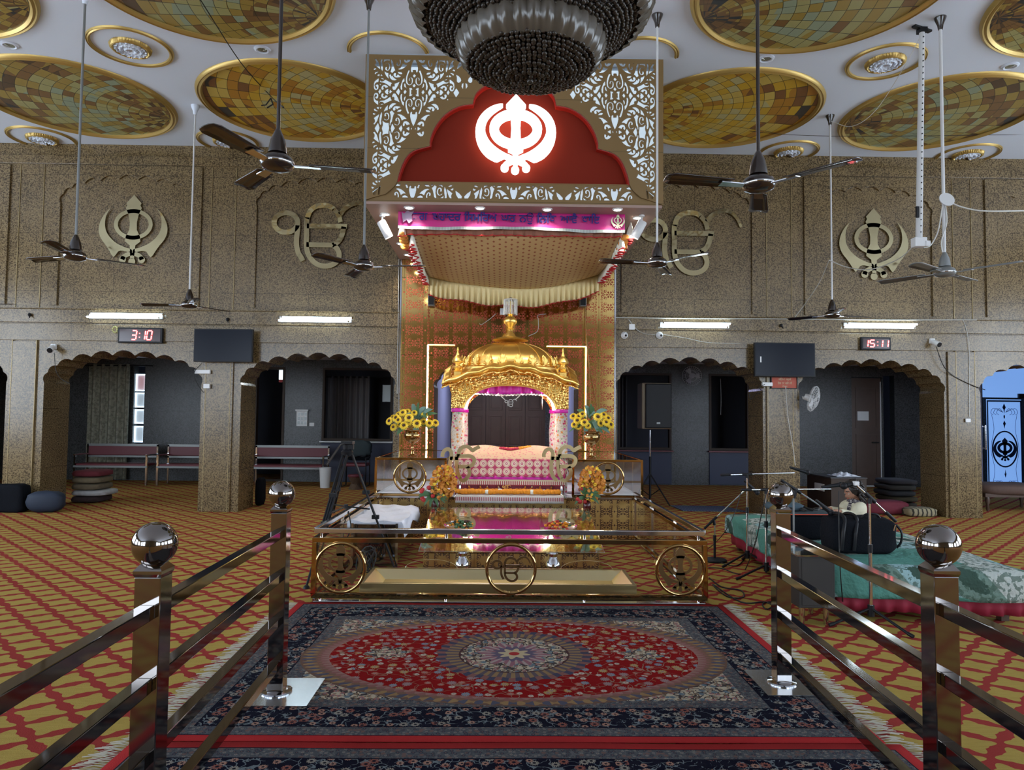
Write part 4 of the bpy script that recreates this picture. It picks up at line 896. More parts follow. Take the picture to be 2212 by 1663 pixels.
wire('long pale conduit along the right moulding', [wp(1328, 686, .055), wp(1500, 688, .055), wp(1700, 689, .055), wp(1900, 691, .055), wp(2110, 691, .055)], .008)
wire('pale cable dropping down the right pier to a switch', [wp(2080, 690), wp(2088, 715), wp(2094, 760), wp(2094, 900)])
wire('black cable sagging from the right bullet camera across the arch', [wp(2022, 748, .1), wp(2038, 790, .08), wp(2060, 812), wp(2100, 832), wp(2128, 842)], .006, 'cable')
wire('black lead hanging from the left bullet camera', [wp(117, 762, .1), wp(121, 800, .08), wp(132, 818), wp(150, 828)], .005, 'cable')
wire('pale cable hanging from the right screen down the pier', [wp(1697, 835, .12), wp(1702, 900, .08), wp(1712, 960, .08), wp(1718, 1005, .08)], .005)
wire('cable tangle beside the red notice', [wp(1652, 830, .1), wp(1640, 838, .1), wp(1648, 846, .12), wp(1632, 852, .1), wp(1622, 862, .08), wp(1618, 850, .08)], .005, 'cable')
wire('dark cable tangle under the left screen', [wp(436, 785, .1), wp(422, 800, .1), wp(420, 815, .1), wp(430, 835, .08), wp(440, 848, .06)], .005, 'cable')
wire('white cable drop at the left edge of the gold wall', [wp(862, 560), wp(860, 700), wp(858, 850)], .005)
tag(obj('socket_strip', MB().cbox(wp(438, 803, .06), .24, .04, .06), M['white'], bevel=.005), 'white socket strip on the left pier under the screen', 'socket')
tag(obj('socket_strip', MB().cbox(wp(447, 834, .06), .10, .04, .07), M['white'], bevel=.005), 'small white socket on the left pier below the strip', 'socket')
tag(obj('socket_strip', MB().cbox(wp(1657, 830, .07), .16, .05, .06), M['white'], bevel=.005), 'white adapter under the right television', 'socket')
tag(obj('wall_switch', MB().cbox(wp(2091, 908, .05), .08, .02, .06), M['white'], bevel=.005), 'small white switch low on the right pier', 'switch')
for lb, px, py in (('small dark hook fitting above the left screen', 492, 690), ('small dark hook fitting at the far left moulding', 65, 680), ('small dark hook fitting above the right screen', 1687, 703)):
    p = at(px, py, Y=WY - .05); obj('wall_hook', MB().sphere((p.x, WY - .06, p.z), .028, 8, 6).tube([(p.x, WY - .06, p.z), (p.x + .02, WY - .09, p.z - .05)], .008, 6), M['black'], label=lb, cat='hook', group='dark hooks on the moulding')
# small round fans on brackets
def wallfan(lb, p, face, r, body='white_metal'):
    t = thing('wall_fan', lb, 'wall fan', tuple(p)); d = Vector(face).normalized(); R = d.to_track_quat('Z', 'Y').to_matrix(); c = p + d * .16
    obj('arm', MB().tube([p, p + Vector((0, 0, -.03)), p + d * .1], .02, 10), M[body], t, smooth=60)
    obj('motor', MB().tube([p + d * .03, p + d * .14], [.05, .06], 16), M[body], t, smooth=40)
    m = MB()
    for k in range(28):
        a = 2 * PI * k / 28; q = lambda rr, z: c + R @ Vector((rr * math.cos(a), rr * math.sin(a), z))
        m.tube([q(.04, .06), q(r * .6, .055), q(r * .95, .02), q(r, 0), q(r * .95, -.03), q(r * .4, -.05)], .0025, 4)
    for rr, z in ((r, 0), (r * .6, .055), (.05, .06)): m.tube([c + R @ Vector((rr * math.cos(2 * PI * k / 30), rr * math.sin(2 * PI * k / 30), z)) for k in range(30)], .004, 5, closed=True)
    obj('cage', m, M[body], t)
    m = MB()
    for k in range(3):
        a = k * 2 * PI / 3
        m.add([c + R @ Vector((rr * math.cos(a + da), rr * math.sin(a + da), z)) for rr, da, z in ((.03, -.4, -.01), (r * .85, -.35, -.02), (r * .85, .35, .02), (.03, .4, .01))], [(0, 1, 2, 3)])
    obj('blades', m, M[body], t, solid=.004)
wallfan('pale round wall fan on the pier under the right television', at(1735, 856, Y=WY - .10), (.75, -.6, -.25), .20)
# ================================================================== shrine platform
PX0, PX1, PY0, PZ = -1.585, 1.81, 8.9, .51
pf = thing('platform', 'gold clad raised platform carrying the shrine, with a silver edge', 'platform', (AX, PY0, 0))
obj('body', MB().box(PX0, PX1, PY0, WY - .09, 0, PZ - .02), M['gold_skirt'], pf)
for x in (PX0, PX1): obj('side_sheet', MB().box(x - .004, x + .004, PY0, WY - .09, 0, PZ - .02), M['gold_skirt_yz'], pf)
obj('edge_strip', MB().box(PX0 - .02, PX1 + .02, PY0 - .02, PY0 + .01, PZ - .02, PZ + .005), M['steel'], pf, bevel=.003)
obj('white_sheet', MB().box(PX0, PX1, PY0 + .01, WY - .09, PZ - .02, PZ), M['white_cloth'], pf)
M['silver'] = simple('silver_paint', (.62, .60, .55), .35, .3)
def ringed(parent, cx, y, cz, R, kind, s, name='emblem'):
    m = MB(); N = 48
    m.tube([(cx + (R - .012) * math.cos(2 * PI * k / N), y, cz + (R - .012) * math.sin(2 * PI * k / N)) for k in range(N)], .014, 10, closed=True)
    r = obj('ring', m, M['brass'], parent, smooth=60)
    if kind == 'k': m = khanda(MB(), XZ(cx, y - .004, cz + .015 * s / .2, s), .008, slim=True)
    else: m = ekonkar(MB(), XZ(cx, y - .004, cz, s), .008, 1.15)
    obj(name, m, M['bronze_flat'], r)
def case(lb, x0, x1, ex):
    t = thing('display_case', lb, 'glass case', ((x0 + x1) / 2, PY0, PZ), 'glass cases beside the throne')
    y0, y1, z0, z1 = PY0 + .02, WY - .08, PZ + .001, .99
    w = .028
    obj('front_frame', MB().frame(x0, x1, y0, y0 + w, z0, z1, w), M['brass'], t, bevel=.004)
    obj('back_frame', MB().frame(x0, x1, y1 - w, y1, z0, z1, w), M['brass'], t)
    for x in (x0, x1 - w): obj('side_rail', MB().box(x, x + w, y0 + w, y1 - w, z1 - w, z1), M['brass'], t)
    obj('front_glass', MB().box(x0 + w, x1 - w, y0 + .012, y0 + .016, z0 + w, z1 - w), M['glass'], t)
    obj('top_glass', MB().box(x0 + w, x1 - w, y0 + w, y1 - w, z1 - .010, z1 - .004), M['glass'], t)
    obj('side_glass', MB().box(x0 + .012 if x0 < 0 else x1 - .016, x0 + .016 if x0 < 0 else x1 - .012, y0 + w, y1 - w, z0, z1 - w), M['glass'], t)
    obj('mirror_back', MB().box(x0 + w, x1 - w, y1 - .012, y1 - .008, z0 + w, z1 - w), M['steel'], t)
    for y in (9.6, 10.3): obj('mullion', MB().box(x0 if x0 < 0 else x1 - .012, x0 + .012 if x0 < 0 else x1, y, y + .02, z0, z1 - w), M['steel'], t)
    ringed(t, ex, y0 - .012, .755, .207, 'k', .178)
case('long brass-framed glass case with ringed emblem on the left of the platform', -1.565, -.67, -1.125)
case('long brass-framed glass case with ringed emblem on the right of the platform', .90, 1.79, 1.345)
# flowers
def sunflower(p, d, r, parent):
    d = Vector(d).normalized(); R = d.to_track_quat('Z', 'Y').to_matrix(); p = Vector(p); m = MB(); n = 15
    for lay, (rr, zz) in enumerate(((r, .0), (r * .82, .010))):
        for k in range(n):
            a = 2 * PI * (k + .5 * lay) / n; w = PI / n * .95
            q = lambda s, da, z: p + R @ Vector((s * math.cos(a + da), s * math.sin(a + da), z + zz))
            m.add([q(r * .25, -w * .7, 0), q(rr * .72, -w, .012), q(rr, 0, -.006), q(rr * .72, w, .012), q(r * .25, w * .7, 0), q(rr * .6, 0, .02)], [(0, 1, 5), (1, 2, 5), (2, 3, 5), (3, 4, 5), (0, 5, 4)])
    m.cur = 1; m.sphere(p + d * .014, r * .34, 10, 6, (1, 1, .45), R)
    m.cur = 2; m.tube([p - d * .005, p - d * .06 - Vector((0, 0, .04))], .006, 5)
    return obj('flower', m, [M['petal'], M['seed'], M['leaf']], parent, recalc=False)
def leafblade(m, base, tip, w, bend=.04, side=None):
    b, t = Vector(base), Vector(tip); d = t - b; s = d.cross(Vector((0, -1, .3))); s = s.normalized() * w; up = Vector((0, -.4, 1)) * bend; L = []
    for i in range(7):
        k = i / 6; c = b + d * k + up * math.sin(PI * k); ww = math.sin(PI * min(1, k * .9 + .08)) ** .8; L += [c - s * ww, c + Vector((0, 0, -.006)), c + s * ww]
    m.add(L, [(3 * i + a, 3 * i + a + 1, 3 * i + a + 4, 3 * i + a + 3) for i in range(6) for a in (0, 1)])
def goblet(name, lb, x, y, z, fl, lv, h=.37, grp='brass vases of yellow flowers'):
    t = thing(name, lb, 'vase', (x, y, z), grp); k = h / .37
    obj('vase', MB().lathe([(0.0, z), (.062, z), (.066, z + .008), (.05, z + .018), (.022, z + .03), (.018, z + .06), (.030, z + .075), (.018, z + .09), (.018, z + .15), (.03, z + .165), (.05, z + .175), (.085, z + .20), (.108, z + .25), (.112, z + .275), (.100, z + .30), (.092, z + .315), (.112, z + .335), (.116, z + .342), (.10, z + .335), (.085, z + .30), (0, z + .28)], (x, y, 0), 32), M['brass'], t, smooth=40)
    return t
def bouquet(t, x, y, z, heads, leaves):
    for dx, dz, dy, s in heads:
        p = Vector((x + dx, y - dy, z + dz)); d = Vector((dx * 1.6, -1.0, dz * .9 + .05)); sunflower(p, d, .062 * s, t)
    for g, (bx, bz, tx, tz, w) in enumerate(leaves):
        m = MB(); leafblade(m, (x + bx, y, z + bz), (x + tx, y - .03 - .02 * (g % 3), z + tz), w)
        obj('leaf', m, M['leaf'] if g % 2 else M['leaf_blue'], t, smooth=80)
VY = 9.30
pxm = VY / 1535
def heads_px(L, x0, y0): return [((a - x0) * pxm, (y0 - b) * pxm, c, s) for a, b, c, s in L]
t = goblet('flower_vase', 'brass goblet of yellow sunflowers on the left glass case', -1.145, VY, .991, 0, 0)
x0, y0 = 893, 985
bouquet(t, -1.145, VY, .991, heads_px([(843, 911, .02, 1), (853, 924, .05, .95), (858, 904, .06, 1), (864, 909, .1, .9), (872, 893, .05, 1), (880, 891, .0, .9), (887, 904, .13, 1.15), (885, 913, .1, 1), (877, 920, .14, 1.05), (904, 916, .14, 1.1), (929, 915, .08, 1), (941, 914, .02, .95), (918, 896, .02, .9), (862, 897, .0, .9), (896, 893, .04, .8), (850, 903, -.02, .8), (866, 918, .03, .9), (916, 912, .03, .85)], x0, y0),
        [((a - x0) * pxm, (y0 - b) * pxm, (c - x0) * pxm, (y0 - d) * pxm, w) for a, b, c, d, w in [(898, 905, 892, 873, .032), (902, 905, 905, 870, .02), (904, 905, 936, 885, .03), (903, 908, 946, 894, .026), (900, 905, 922, 880, .03), (880, 925, 860, 940, .035), (895, 925, 905, 940, .04), (900, 920, 940, 925, .03), (895, 912, 880, 895, .03), (910, 915, 930, 928, .03), (870, 915, 848, 930, .02), (905, 900, 925, 905, .03)]])
t = goblet('flower_vase', 'brass goblet of yellow flowers with droopy leaves on the right glass case', 1.185, VY, .991, 0, 0)
x0, y0 = 1277, 988
bouquet(t, 1.185, VY, .991, heads_px([(1238, 900, .0, .9), (1246, 909, .06, 1), (1260, 913, .12, 1), (1240, 918, .04, .9), (1257, 895, .03, .9), (1288, 901, .13, 1.15), (1302, 896, .05, .95), (1312, 903, .04, .95), (1306, 912, .1, 1), (1317, 917, .06, 1), (1250, 900, .02, .9), (1268, 920, .06, .85), (1296, 915, .05, .85), (1310, 925, .02, .85), (1249, 922, .02, .8)], x0, y0),
        [((a - x0) * pxm, (y0 - b) * pxm, (c - x0) * pxm, (y0 - d) * pxm, w) for a, b, c, d, w in [(1275, 905, 1262, 875, .03), (1275, 905, 1275, 872, .02), (1280, 903, 1310, 885, .03), (1275, 908, 1278, 925, .04), (1280, 905, 1290, 935, .04), (1272, 915, 1228, 933, .02), (1272, 918, 1235, 925, .025), (1278, 920, 1300, 935, .04), (1285, 920, 1315, 935, .035), (1265, 905, 1245, 885, .03), (1268, 925, 1262, 938, .035), (1282, 900, 1272, 880, .035), (1270, 900, 1285, 890, .04)]])
# ================================================================== golden throne canopy
TY0, TY1, TC = 9.50, 10.75, AX
M['gold_rep'] = None
t = NT('repousse_gold'); p = t.coord('World'); n = t.vor(p, 26); n2 = t.noise(p, 42, 2)
t.set(col=t.mix(n, (1.0, .62, .18), (.85, .52, .14)), rough=.24, metal=1); t.bump(n * 1.0 + n2 * .6, .018, 1.0); M['gold_rep'] = t.m
t = NT('floral_pillar_cloth'); p = t.coord('World'); X, Y, Z = t.xyz('World'); v = t.new('ShaderNodeTexVoronoi'); t.put(p, v.inputs['Vector']); v.inputs['Scale'].default_value = 22
h = t.white(v.outputs['Position']); c = t.mix(t.noise(p, 60, 2).gt(.55), (.72, .60, .50), (.55, .45, .30))
c = t.mix(E(t, v.outputs['Distance']).lt(.34), c, t.ramp(h, [(0, (.62, .05, .12)), (.4, (.72, .28, .08)), (.7, (.30, .40, .25)), (.85, (.7, .1, .3))], True)); t.set(col=c, rough=.8); M['pillar_cloth'] = t.m
th = thing('throne_canopy', 'golden domed throne canopy with cloth-wrapped pillars in the centre of the platform', 'throne', (TC, 10.1, PZ))
HWp = .785
for sx in (-1, 1):
    for y in (TY0 + .09, TY1 - .09):
        x = TC + sx * (HWp - .09)
        o = obj('pillar', MB().lathe([(.085, PZ), (.092, PZ + .3), (.084, 1.0), (.09, 1.3), (.078, 1.585)], (x, y, 0), 20, flute=lambda a, r, z: 1 + .06 * math.sin(5 * a + z * 9)), M['pillar_cloth'], th, smooth=60, label='pillar wrapped in printed floral cloth')
        obj('tie_cloth', MB().lathe([(.088, 1.57), (.098, 1.585), (.09, 1.605), (.094, 1.62), (.08, 1.63)], (x, y, 0), 20, flute=lambda a, r, z: 1 + .08 * math.sin(9 * a)), M['pink'], o, smooth=60)
def archz(x, k=0):   # inner arch height over offset from centre
    u = abs(x) / .62
    return 1.62 + (.315 + k) * max(0, 1 - u ** 2.6) ** .62
def eavez(x, dz=0):
    u = abs(x) / .86
    return 2.165 - .235 * u ** 1.7 + .012 * math.cos(x * 24) + dz
for (ya, nm) in ((TY0, 'front'), (TY1 - .06, 'rear')):
    m = MB(); n = 60; vs = []
    xs_ = [-.785 + 1.57 * i / n for i in range(n + 1)]
    for yy in (ya, ya + .06):
        for x in xs_: vs += [(TC + x, yy, archz(x) if abs(x) < .62 else 1.62), (TC + x, yy, eavez(x, -.03))]
    w = 2 * (n + 1); fs = []
    for i in range(n):
        a = 2 * i; fs += [(a, a + 2, a + 3, a + 1), (w + a, w + a + 1, w + a + 3, w + a + 2), (a, w + a, w + a + 2, a + 2), (a + 1, a + 3, w + a + 3, w + a + 1)]
    fs += [(0, 1, w + 1, w), (w - 2, 2 * w - 2, 2 * w - 1, w - 1)]
    m.add(vs, fs); o = obj('arch_front', m, M['gold_rep'], th, smooth=50)
    if nm == 'front':
        m = MB().tube([(TC + x, ya - .005, archz(x)) for x in [-.62 + 1.24 * i / 60 for i in range(61)]], .012, 8); obj('arch_moulding', m, M['gold'], o, smooth=60)
        m = MB()
        for i in range(34):
            x = -.56 + 1.12 * i / 33; m.sphere((TC + x, ya - .006, archz(x) + .045), .014, 8, 6)
        obj('bead_row', m, M['gold'], o, smooth=60)
        for sx in (-1, 1):
            obj('small_emblem', khanda(MB(), XZ(TC + sx * .60, ya - .012, 1.90, .055), .01, slim=True), M['gold'], o)
            obj('corner_boss', MB().ribbon([(TC + sx * .60 + .072 * math.cos(a * PI / 12), 1.90 + .072 * math.sin(a * PI / 12)) for a in range(24)], .012, lambda a, b, d: (a, ya - .012 + d, b), .012, closed=True), M['gold'], o)
for sx in (-1, 1): obj('side_beam', MB().box(TC + sx * .755 - .03, TC + sx * .755 + .03, TY0 + .06, TY1 - .06, 1.62, 1.90), M['gold_rep'], th)
# wavy eave running round four sides
def eave(u, v):
    s = u * 4; k = int(min(s, 3.999)); f = s - k
    o = .03 + .17 * v; cx, cy = TC, (TY0 + TY1) / 2; hx, hy = .79 + o * .55, (TY1 - TY0) / 2 + o
    C_ = [(-hx, -hy), (hx, -hy), (hx, hy), (-hx, hy)]; a, b = C_[k], C_[(k + 1) % 4]
    x, y = a[0] + (b[0] - a[0]) * f, a[1] + (b[1] - a[1]) * f
    e = abs(2 * f - 1)
    return (cx + x, cy + y, 2.165 - .235 * e ** 1.7 + .012 * math.cos((2 * f - 1) * 20) + .07 * (1 - v))
obj('eave', MB().grid(eave, 160, 4), M['gold'], th, smooth=60, solid=.025)
obj('eave_soffit', MB().grid(lambda u, v: (lambda p: (p[0], p[1], p[2] - .05 - .015 * abs(math.sin(u * 200))))(eave(u, v)), 160, 2), M['gold_rep'], th, smooth=60, solid=.01)
obj('roof_plate', MB().box(TC - .78, TC + .78, TY0 + .03, TY1 - .03, 2.02, 2.06), M['gold'], th)
DY = 10.12
prof = [(.68, 2.05), (.69, 2.10), (.665, 2.125), (.675, 2.14), (.665, 2.20), (.64, 2.215)] + [(.655 * math.cos(a) ** .9 if a else .655, 2.215 + .355 * math.sin(a)) for a in [PI / 2 * i / 14 for i in range(13)]]
dm = obj('dome', MB().lathe(prof, (TC, DY, 0), 96, flute=lambda a, r, z: 1 + (.010 * abs(math.sin(8 * a)) if z > 2.22 else .006 * math.sin(60 * a)), sy=.90), M['gold'], th, smooth=45)
for k in range(20):
    m = MB()
    a0 = 2 * PI * (k + .5) / 20
    for j in range(-3, 4):
        L = (.135 - .012 * j * j); pts = []
        for q in range(5):
            s_ = q / 4; a = a0 + j * (.018 + .014 * s_); z = 2.225 + L * s_; i_ = (z - 2.215) / .355; r = .655 * math.cos(math.asin(min(.999, i_))) ** .9 + .006 + .030 * s_
            pts.append((TC + r * math.cos(a), DY + r * .90 * math.sin(a), z))
        m.tube(pts, [.014, .016, .017, .019, .012], 6)
    obj('acanthus_leaf', m, M['gold'], dm, smooth=60)
m = MB()
for k in range(14):
    a = 2 * PI * k / 14; pts = []
    for q in range(9):
        i_ = .22 + .74 * q / 8; r = .655 * math.cos(math.asin(i_)) ** .9 + .006; pts.append((TC + r * math.cos(a), DY + r * .9 * math.sin(a), 2.215 + .355 * i_))
    m.tube(pts, .006, 5)
obj('dome_rib', m, M['gold'], dm, smooth=60)
obj('lotus_cap', MB().lathe([(.0, 2.585), (.215, 2.590), (.250, 2.602), (.235, 2.622), (.14, 2.645), (.08, 2.66), (.07, 2.69), (.045, 2.72), (.04, 2.75)], (TC, DY, 0), 80, flute=lambda a, r, z: 1 + .05 * abs(math.sin(12 * a)) * (z < 2.63)), M['gold'], th, smooth=45)
fz = 2.75
obj('finial', MB().lathe([(.04, fz), (.055, fz + .02), (.035, fz + .04), (.05, fz + .065), (.085, fz + .10), (.092, fz + .135), (.08, fz + .17), (.045, fz + .20), (.03, fz + .215), (.05, fz + .235), (.02, fz + .25), (.018, fz + .42), (.0, fz + .425)], (TC, DY, 0), 40, flute=lambda a, r, z: 1 + .04 * abs(math.sin(10 * a)) * (fz + .05 < z < fz + .2)), M['gold'], th, smooth=45)
fp = thing('finial_fringe', 'x', 'x')   # glass rod fringe round the finial top
D.objects.remove(fp)
m = MB()
for k in range(26):
    a = 2 * PI * k / 26; m.tube([(TC + .095 * math.cos(a), DY + .095 * math.sin(a), fz + .43), (TC + .095 * math.cos(a), DY + .095 * math.sin(a), fz + .22)], .006, 5)
m.lathe([(.03, fz + .44), (.10, fz + .445), (.104, fz + .43), (.09, fz + .425)], (TC, DY, 0), 26, caps=False).lathe([(.0, fz + .48), (.03, fz + .46), (.07, fz + .445)], (TC, DY, 0), 26)
obj('glass_fringe', m, simple('crystal_rods', (.85, .80, .70), .25, .3), th, smooth=60, label='fringe of clear crystal rods around the finial')
for sx in (-1, 1):
    for y in (TY0 + .06, TY1 - .06):
        x = TC + sx * .71; z = 1.98
        o = obj('turret', MB().box(x - .045, x + .045, y - .045, y + .045, z, z + .13).lathe([(.05, z + .13), (.058, z + .145), (.035, z + .155), (.055, z + .18), (.058, z + .20), (.034, z + .225), (.032, z + .24), (.070, z + .255), (.076, z + .275), (.058, z + .315), (.028, z + .35), (.016, z + .36), (.028, z + .355), (.014, z + .395), (.010, z + .41), (.016, z + .42), (.004, z + .465)], (x, y, 0), 20), M['gold'], th, smooth=40)
        obj('turret_boss', MB().ribbon([(x + .028 * math.cos(a * PI / 8), z + .07 + .04 * math.sin(a * PI / 8)) for a in range(16)], .008, lambda a, b, d: (a, y - .052 + d, b), .008, closed=True), M['gold'], o)
# inner magenta drape, white ruffle, inner tube lights
def drape(u, v):
    x = -.66 + 1.32 * u; return (TC + x, TY0 + .16 + .02 * math.sin(u * 60), (archz(x * .93, .02) + .03) * (1 - v) + v * min(archz(x * .93) - .005, 1.815 + .008 * math.sin(u * 11)))
obj('satin_drape', MB().grid(drape, 90, 4), M['pink'], th, smooth=80, solid=.004)
obj('ceiling_cloth', MB().grid(lambda u, v: (TC - .74 + 1.48 * u, TY0 + .08 + (TY1 - TY0 - .16) * v, 1.98 + .02 * math.sin(u * 30)), 30, 8), M['pink'], th, smooth=80, solid=.004)
m = MB().tube([(lambda p: (p[0], p[1] - .01, p[2] + .006 * math.sin(k * 1.7)))(drape(k / 110, 1)) for k in range(111)], .012, 6); obj('white_ruffle', m, M['white_frill'], th, smooth=60)
for sx in (-1, 1):
    pts = [(TC + sx * q, TY0 + .085, zz) for q, zz in ((.615, 1.61), (.605, 1.68), (.57, 1.75), (.50, 1.81))]
    obj('corner_lamp', MB().tube(pts, [.042, .044, .034, .014], 10), emit('throne_lamp', (.95, .97, 1), 5) if sx < 0 else D.materials['throne_lamp'], th, label='lit white corner lamp inside the arch', smooth=60)
for sx in (-1, 1): lamp('throne_inner_lamp', 'POINT', (TC + sx * .52, TY0 + .14, 1.74), 20, (1, .92, .85), .03)
# hanging numeral-and-letter pendant
m = ekonkar(MB(), XZ(TC + .01, TY0 + .10, 1.70, .082), .010, 1.2)
pt = thing('pendant', 'small silver numeral-and-letter pendant hanging inside the throne arch', 'pendant', (TC, TY0 + .1, 1.62))
obj('emblem', m, M['silver'], pt)
for sx in (-1, 1):
    m = MB()
    for k in range(9): m.sphere((TC + sx * (.07 + .011 * k), TY0 + .105, 1.745 + .010 * k), .007, 6, 5)
    obj('bead_string', m, M['silver'], pt)
tag(obj('pole', MB().tube([(TC + .46, TY0 + .5, 1.90), (TC + .46, TY0 + .5, 1.62)], .006, 6), M['steel']), 'thin steel rod hanging inside the throne at right', 'rod')
# ================================================================== covered bed of the scripture
t = NT('medallion_brocade'); X, Y, Z = t.xyz('World'); P = .098
def med(ox, oz):
    u = (((X - ox + 50) / P + .5).fract() - .5); w = (((Z - oz + 50) / P + .5).fract() - .5); r = hyp(u, w); a = w.atan2(u)
    return r, a
r1, a1 = med(0, .84); r = r1
c = t.mix(r.lt(.47), (.46, .04, .11), (.70, .50, .36)); c = t.mix(r.lt(.40) * (a1 * 14.0).sin().gt(-.2), c, (.62, .30, .26)); c = t.mix(r.lt(.28), c, (.75, .62, .50)); c = t.mix(r.lt(.17), c, (.50, .08, .14)); c = t.mix(r.lt(.08), c, (.7, .55, .45))
topc = t.mix(t.vor(t.coord('World'), 26).lt(.30), (.52, .34, .20), (.50, .14, .16))
c = t.mix(Z.gt(.975), c, topc); t.set(col=c, rough=.75); M['brocade'] = t.m
def mound(u, v):
    # v 0: hem at front; 1: back
    x = (u - .5); q = abs(2 * x)
    W = 1.42 - .10 * (v > .35) * min(1, (v - .35) * 3)
    if v < .35: k = v / .35; y = 9.02 + .05 * k; z = .755 + .215 * k
    elif v < .5: k = (v - .35) / .15; y = 9.07 + .12 * math.sin(k * PI / 2); z = .97 + .05 * math.sin(k * PI / 2)
    else: k = (v - .5) / .5; y = 9.19 + .55 * k; z = 1.02 + .085 * math.sin(k * PI * .75)
    z += (.03 * math.exp(-((q - .52) / .25) ** 2) - .02 * math.exp(-(q / .2) ** 2)) * max(0, (v - .4)) * 1.6
    z -= .20 * max(0, q - .86) / .14 * max(0, min(1, (v - .25) * 2)) * .9
    y += .010 * math.sin(u * 55) * (1 - v)
    return (TC + W * x, y, z)
bed = thing('scripture_bed', 'low bed covered by a pink brocade cloth with round medallions under the throne canopy', 'bed', (TC, 9.4, PZ))
obj('brocade_cover', MB().grid(mound, 80, 40), M['brocade'], bed, smooth=70, solid=.01)
obj('mattress', MB().box(TC - .64, TC + .64, 9.10, 9.95, .62, .95), M['pink'], bed, bevel=.04)
obj('bed_frame', MB().box(TC - .66, TC + .66, 9.08, 9.97, .57, .62), M['dark_wood'], bed)
for sx in (-1, 1):
    for y in (9.12, 9.93): obj('leg', MB().lathe([(.03, PZ), (.035, PZ + .02), (.022, PZ + .03), (.03, PZ + .06)], (TC + sx * .62, y, 0), 14), M['brass'], bed, smooth=40)
obj('magenta_valance', MB().grid(lambda u, v: (TC - .70 + 1.40 * u, 9.035 + .012 * math.sin(u * 80), .765 - .055 * v), 90, 2), M['pink'], bed, smooth=80, solid=.004)
t = NT('tassel_fringe_cloth'); X, Y, Z = t.xyz('World'); st = ((X / .024).fract().gt(.42)) * Z.step(.655, .70)
t.set(col=t.mix(st, t.mix(Z.gt(.70), (.40, .03, .05), (.68, .55, .36)), (.78, .68, .52)), rough=.8); M['tassel'] = t.m
obj('tassel_band', MB().grid(lambda u, v: (TC - .70 + 1.40 * u, 9.02, .72 - .075 * v), 60, 2), M['tassel'], bed, solid=.004)
obj('crimson_apron', MB().grid(lambda u, v: (TC - .69 + 1.38 * u, 9.045 + .008 * math.sin(u * 70), .66 - .14 * v), 60, 2), simple('crimson_brocade', (.22, .015, .03), .6, mottle=40), bed, solid=.004)
for lb, x0, x1 in (('white embroidered cloth with red stripes draped at the left of the bed', -1.02, -.62), ('white embroidered cloth with red stripes draped at the right of the bed', .86, 1.18)):
    sg = -1 if x0 < 0 else 1
    def fn(u, v):
        k = u if sg > 0 else 1 - u
        return (x0 + (x1 - x0) * u, 9.25 + .25 * v + .03 * math.sin(v * 14 + u * 5), PZ + .02 + .40 * (1 - k) ** 1.3 * (1 - .3 * abs(v - .5)) + .015 * math.sin(v * 25))
    t = NT('striped_wrap'); X, Y, Z = t.xyz('World'); t.set(col=t.mix(((Z + X * .4) / .05).fract().lt(.22), (.72, .64, .58), (.52, .16, .18)), rough=.85)
    obj('side_cloth', MB().grid(fn, 20, 20), t.m, label=lb, cat='cloth', smooth=80, solid=.006, group='embroidered cloths beside the bed')
M['crimson'] = simple('crimson_petals', (.45, .015, .05), .7, mottle=30)
def garland(lb, pts, r, mats, wob=.004, n=None, name='garland', step=None):
    P = spline(pts, 8); m = MB(); L = 0; prev = Vector(P[0]); nxt = 0; k = 0
    for q in P[1:]:
        q = Vector(q)
        while L + (q - prev).length >= nxt:
            f = (nxt - L) / max(1e-9, (q - prev).length); c = prev + (q - prev) * f; m.cur = mats(k) ; m.sphere(c + Vector((random.uniform(-wob, wob), random.uniform(-wob, wob), random.uniform(0, wob))), r * random.uniform(.88, 1.1), 8, 6, (1, 1, .8)); k += 1; nxt += r * 1.15
        L += (q - prev).length; prev = q
    return obj(name, m, [M['marigold'], M['white_frill'], M['crimson']], label=lb, cat='garland', smooth=70)
tz = mound(.5, .85)[2]
garland('marigold and crimson garland lying on top of the brocade cover', [(TC - .26, 9.48, 1.10), (TC - .1, 9.50, 1.088), (TC + .02, 9.47, 1.088), (TC + .12, 9.5, 1.09), (TC + .27, 9.48, 1.11), (TC + .12, 9.40, 1.095), (TC, 9.36, 1.085), (TC - .12, 9.40, 1.095)], .028, lambda k: 2 if k > 22 else 0)
# front ledge with plastic-covered cloth and garland
ft = thing('front_ledge', 'narrow cloth-covered ledge with a clear plastic sheet before the bed', 'ledge', (TC - .02, 8.74, .50))
LX0, LX1 = at(984, 1070, Y=8.70).x, at(1218, 1070, Y=8.70).x
t = NT('ledge_cloth'); X, Y, Z = t.xyz('World'); t.set(col=t.mix(((X / .022).fract().gt(.5)) * Z.step(.49, .535), (.68, .60, .54), (.42, .06, .08)), rough=.7); M['ledge_cloth'] = t.m
obj('board', MB().box(LX0 + .02, LX1 - .02, 8.70, 8.895, .515, .54), M['dark_wood'], ft)
obj('cloth', MB().grid(lambda u, v: (LX0 + (LX1 - LX0) * u, 8.93 - .25 * min(1, v * 1.6), .553 - max(0, v - .625) * .24 + .002 * math.sin(u * 60)), 60, 10), M['ledge_cloth'], ft, smooth=50, solid=.004)
obj('plastic_sheet', MB().grid(lambda u, v: (LX0 + .01 + (LX1 - LX0 - .02) * u, 8.665 + .004 * math.sin(u * 30), .545 - v * .16), 30, 3), M['glass'], ft, smooth=60)
gz = .590
L_ = lambda px, dy=0: at(px, 1060, Y=8.8).x
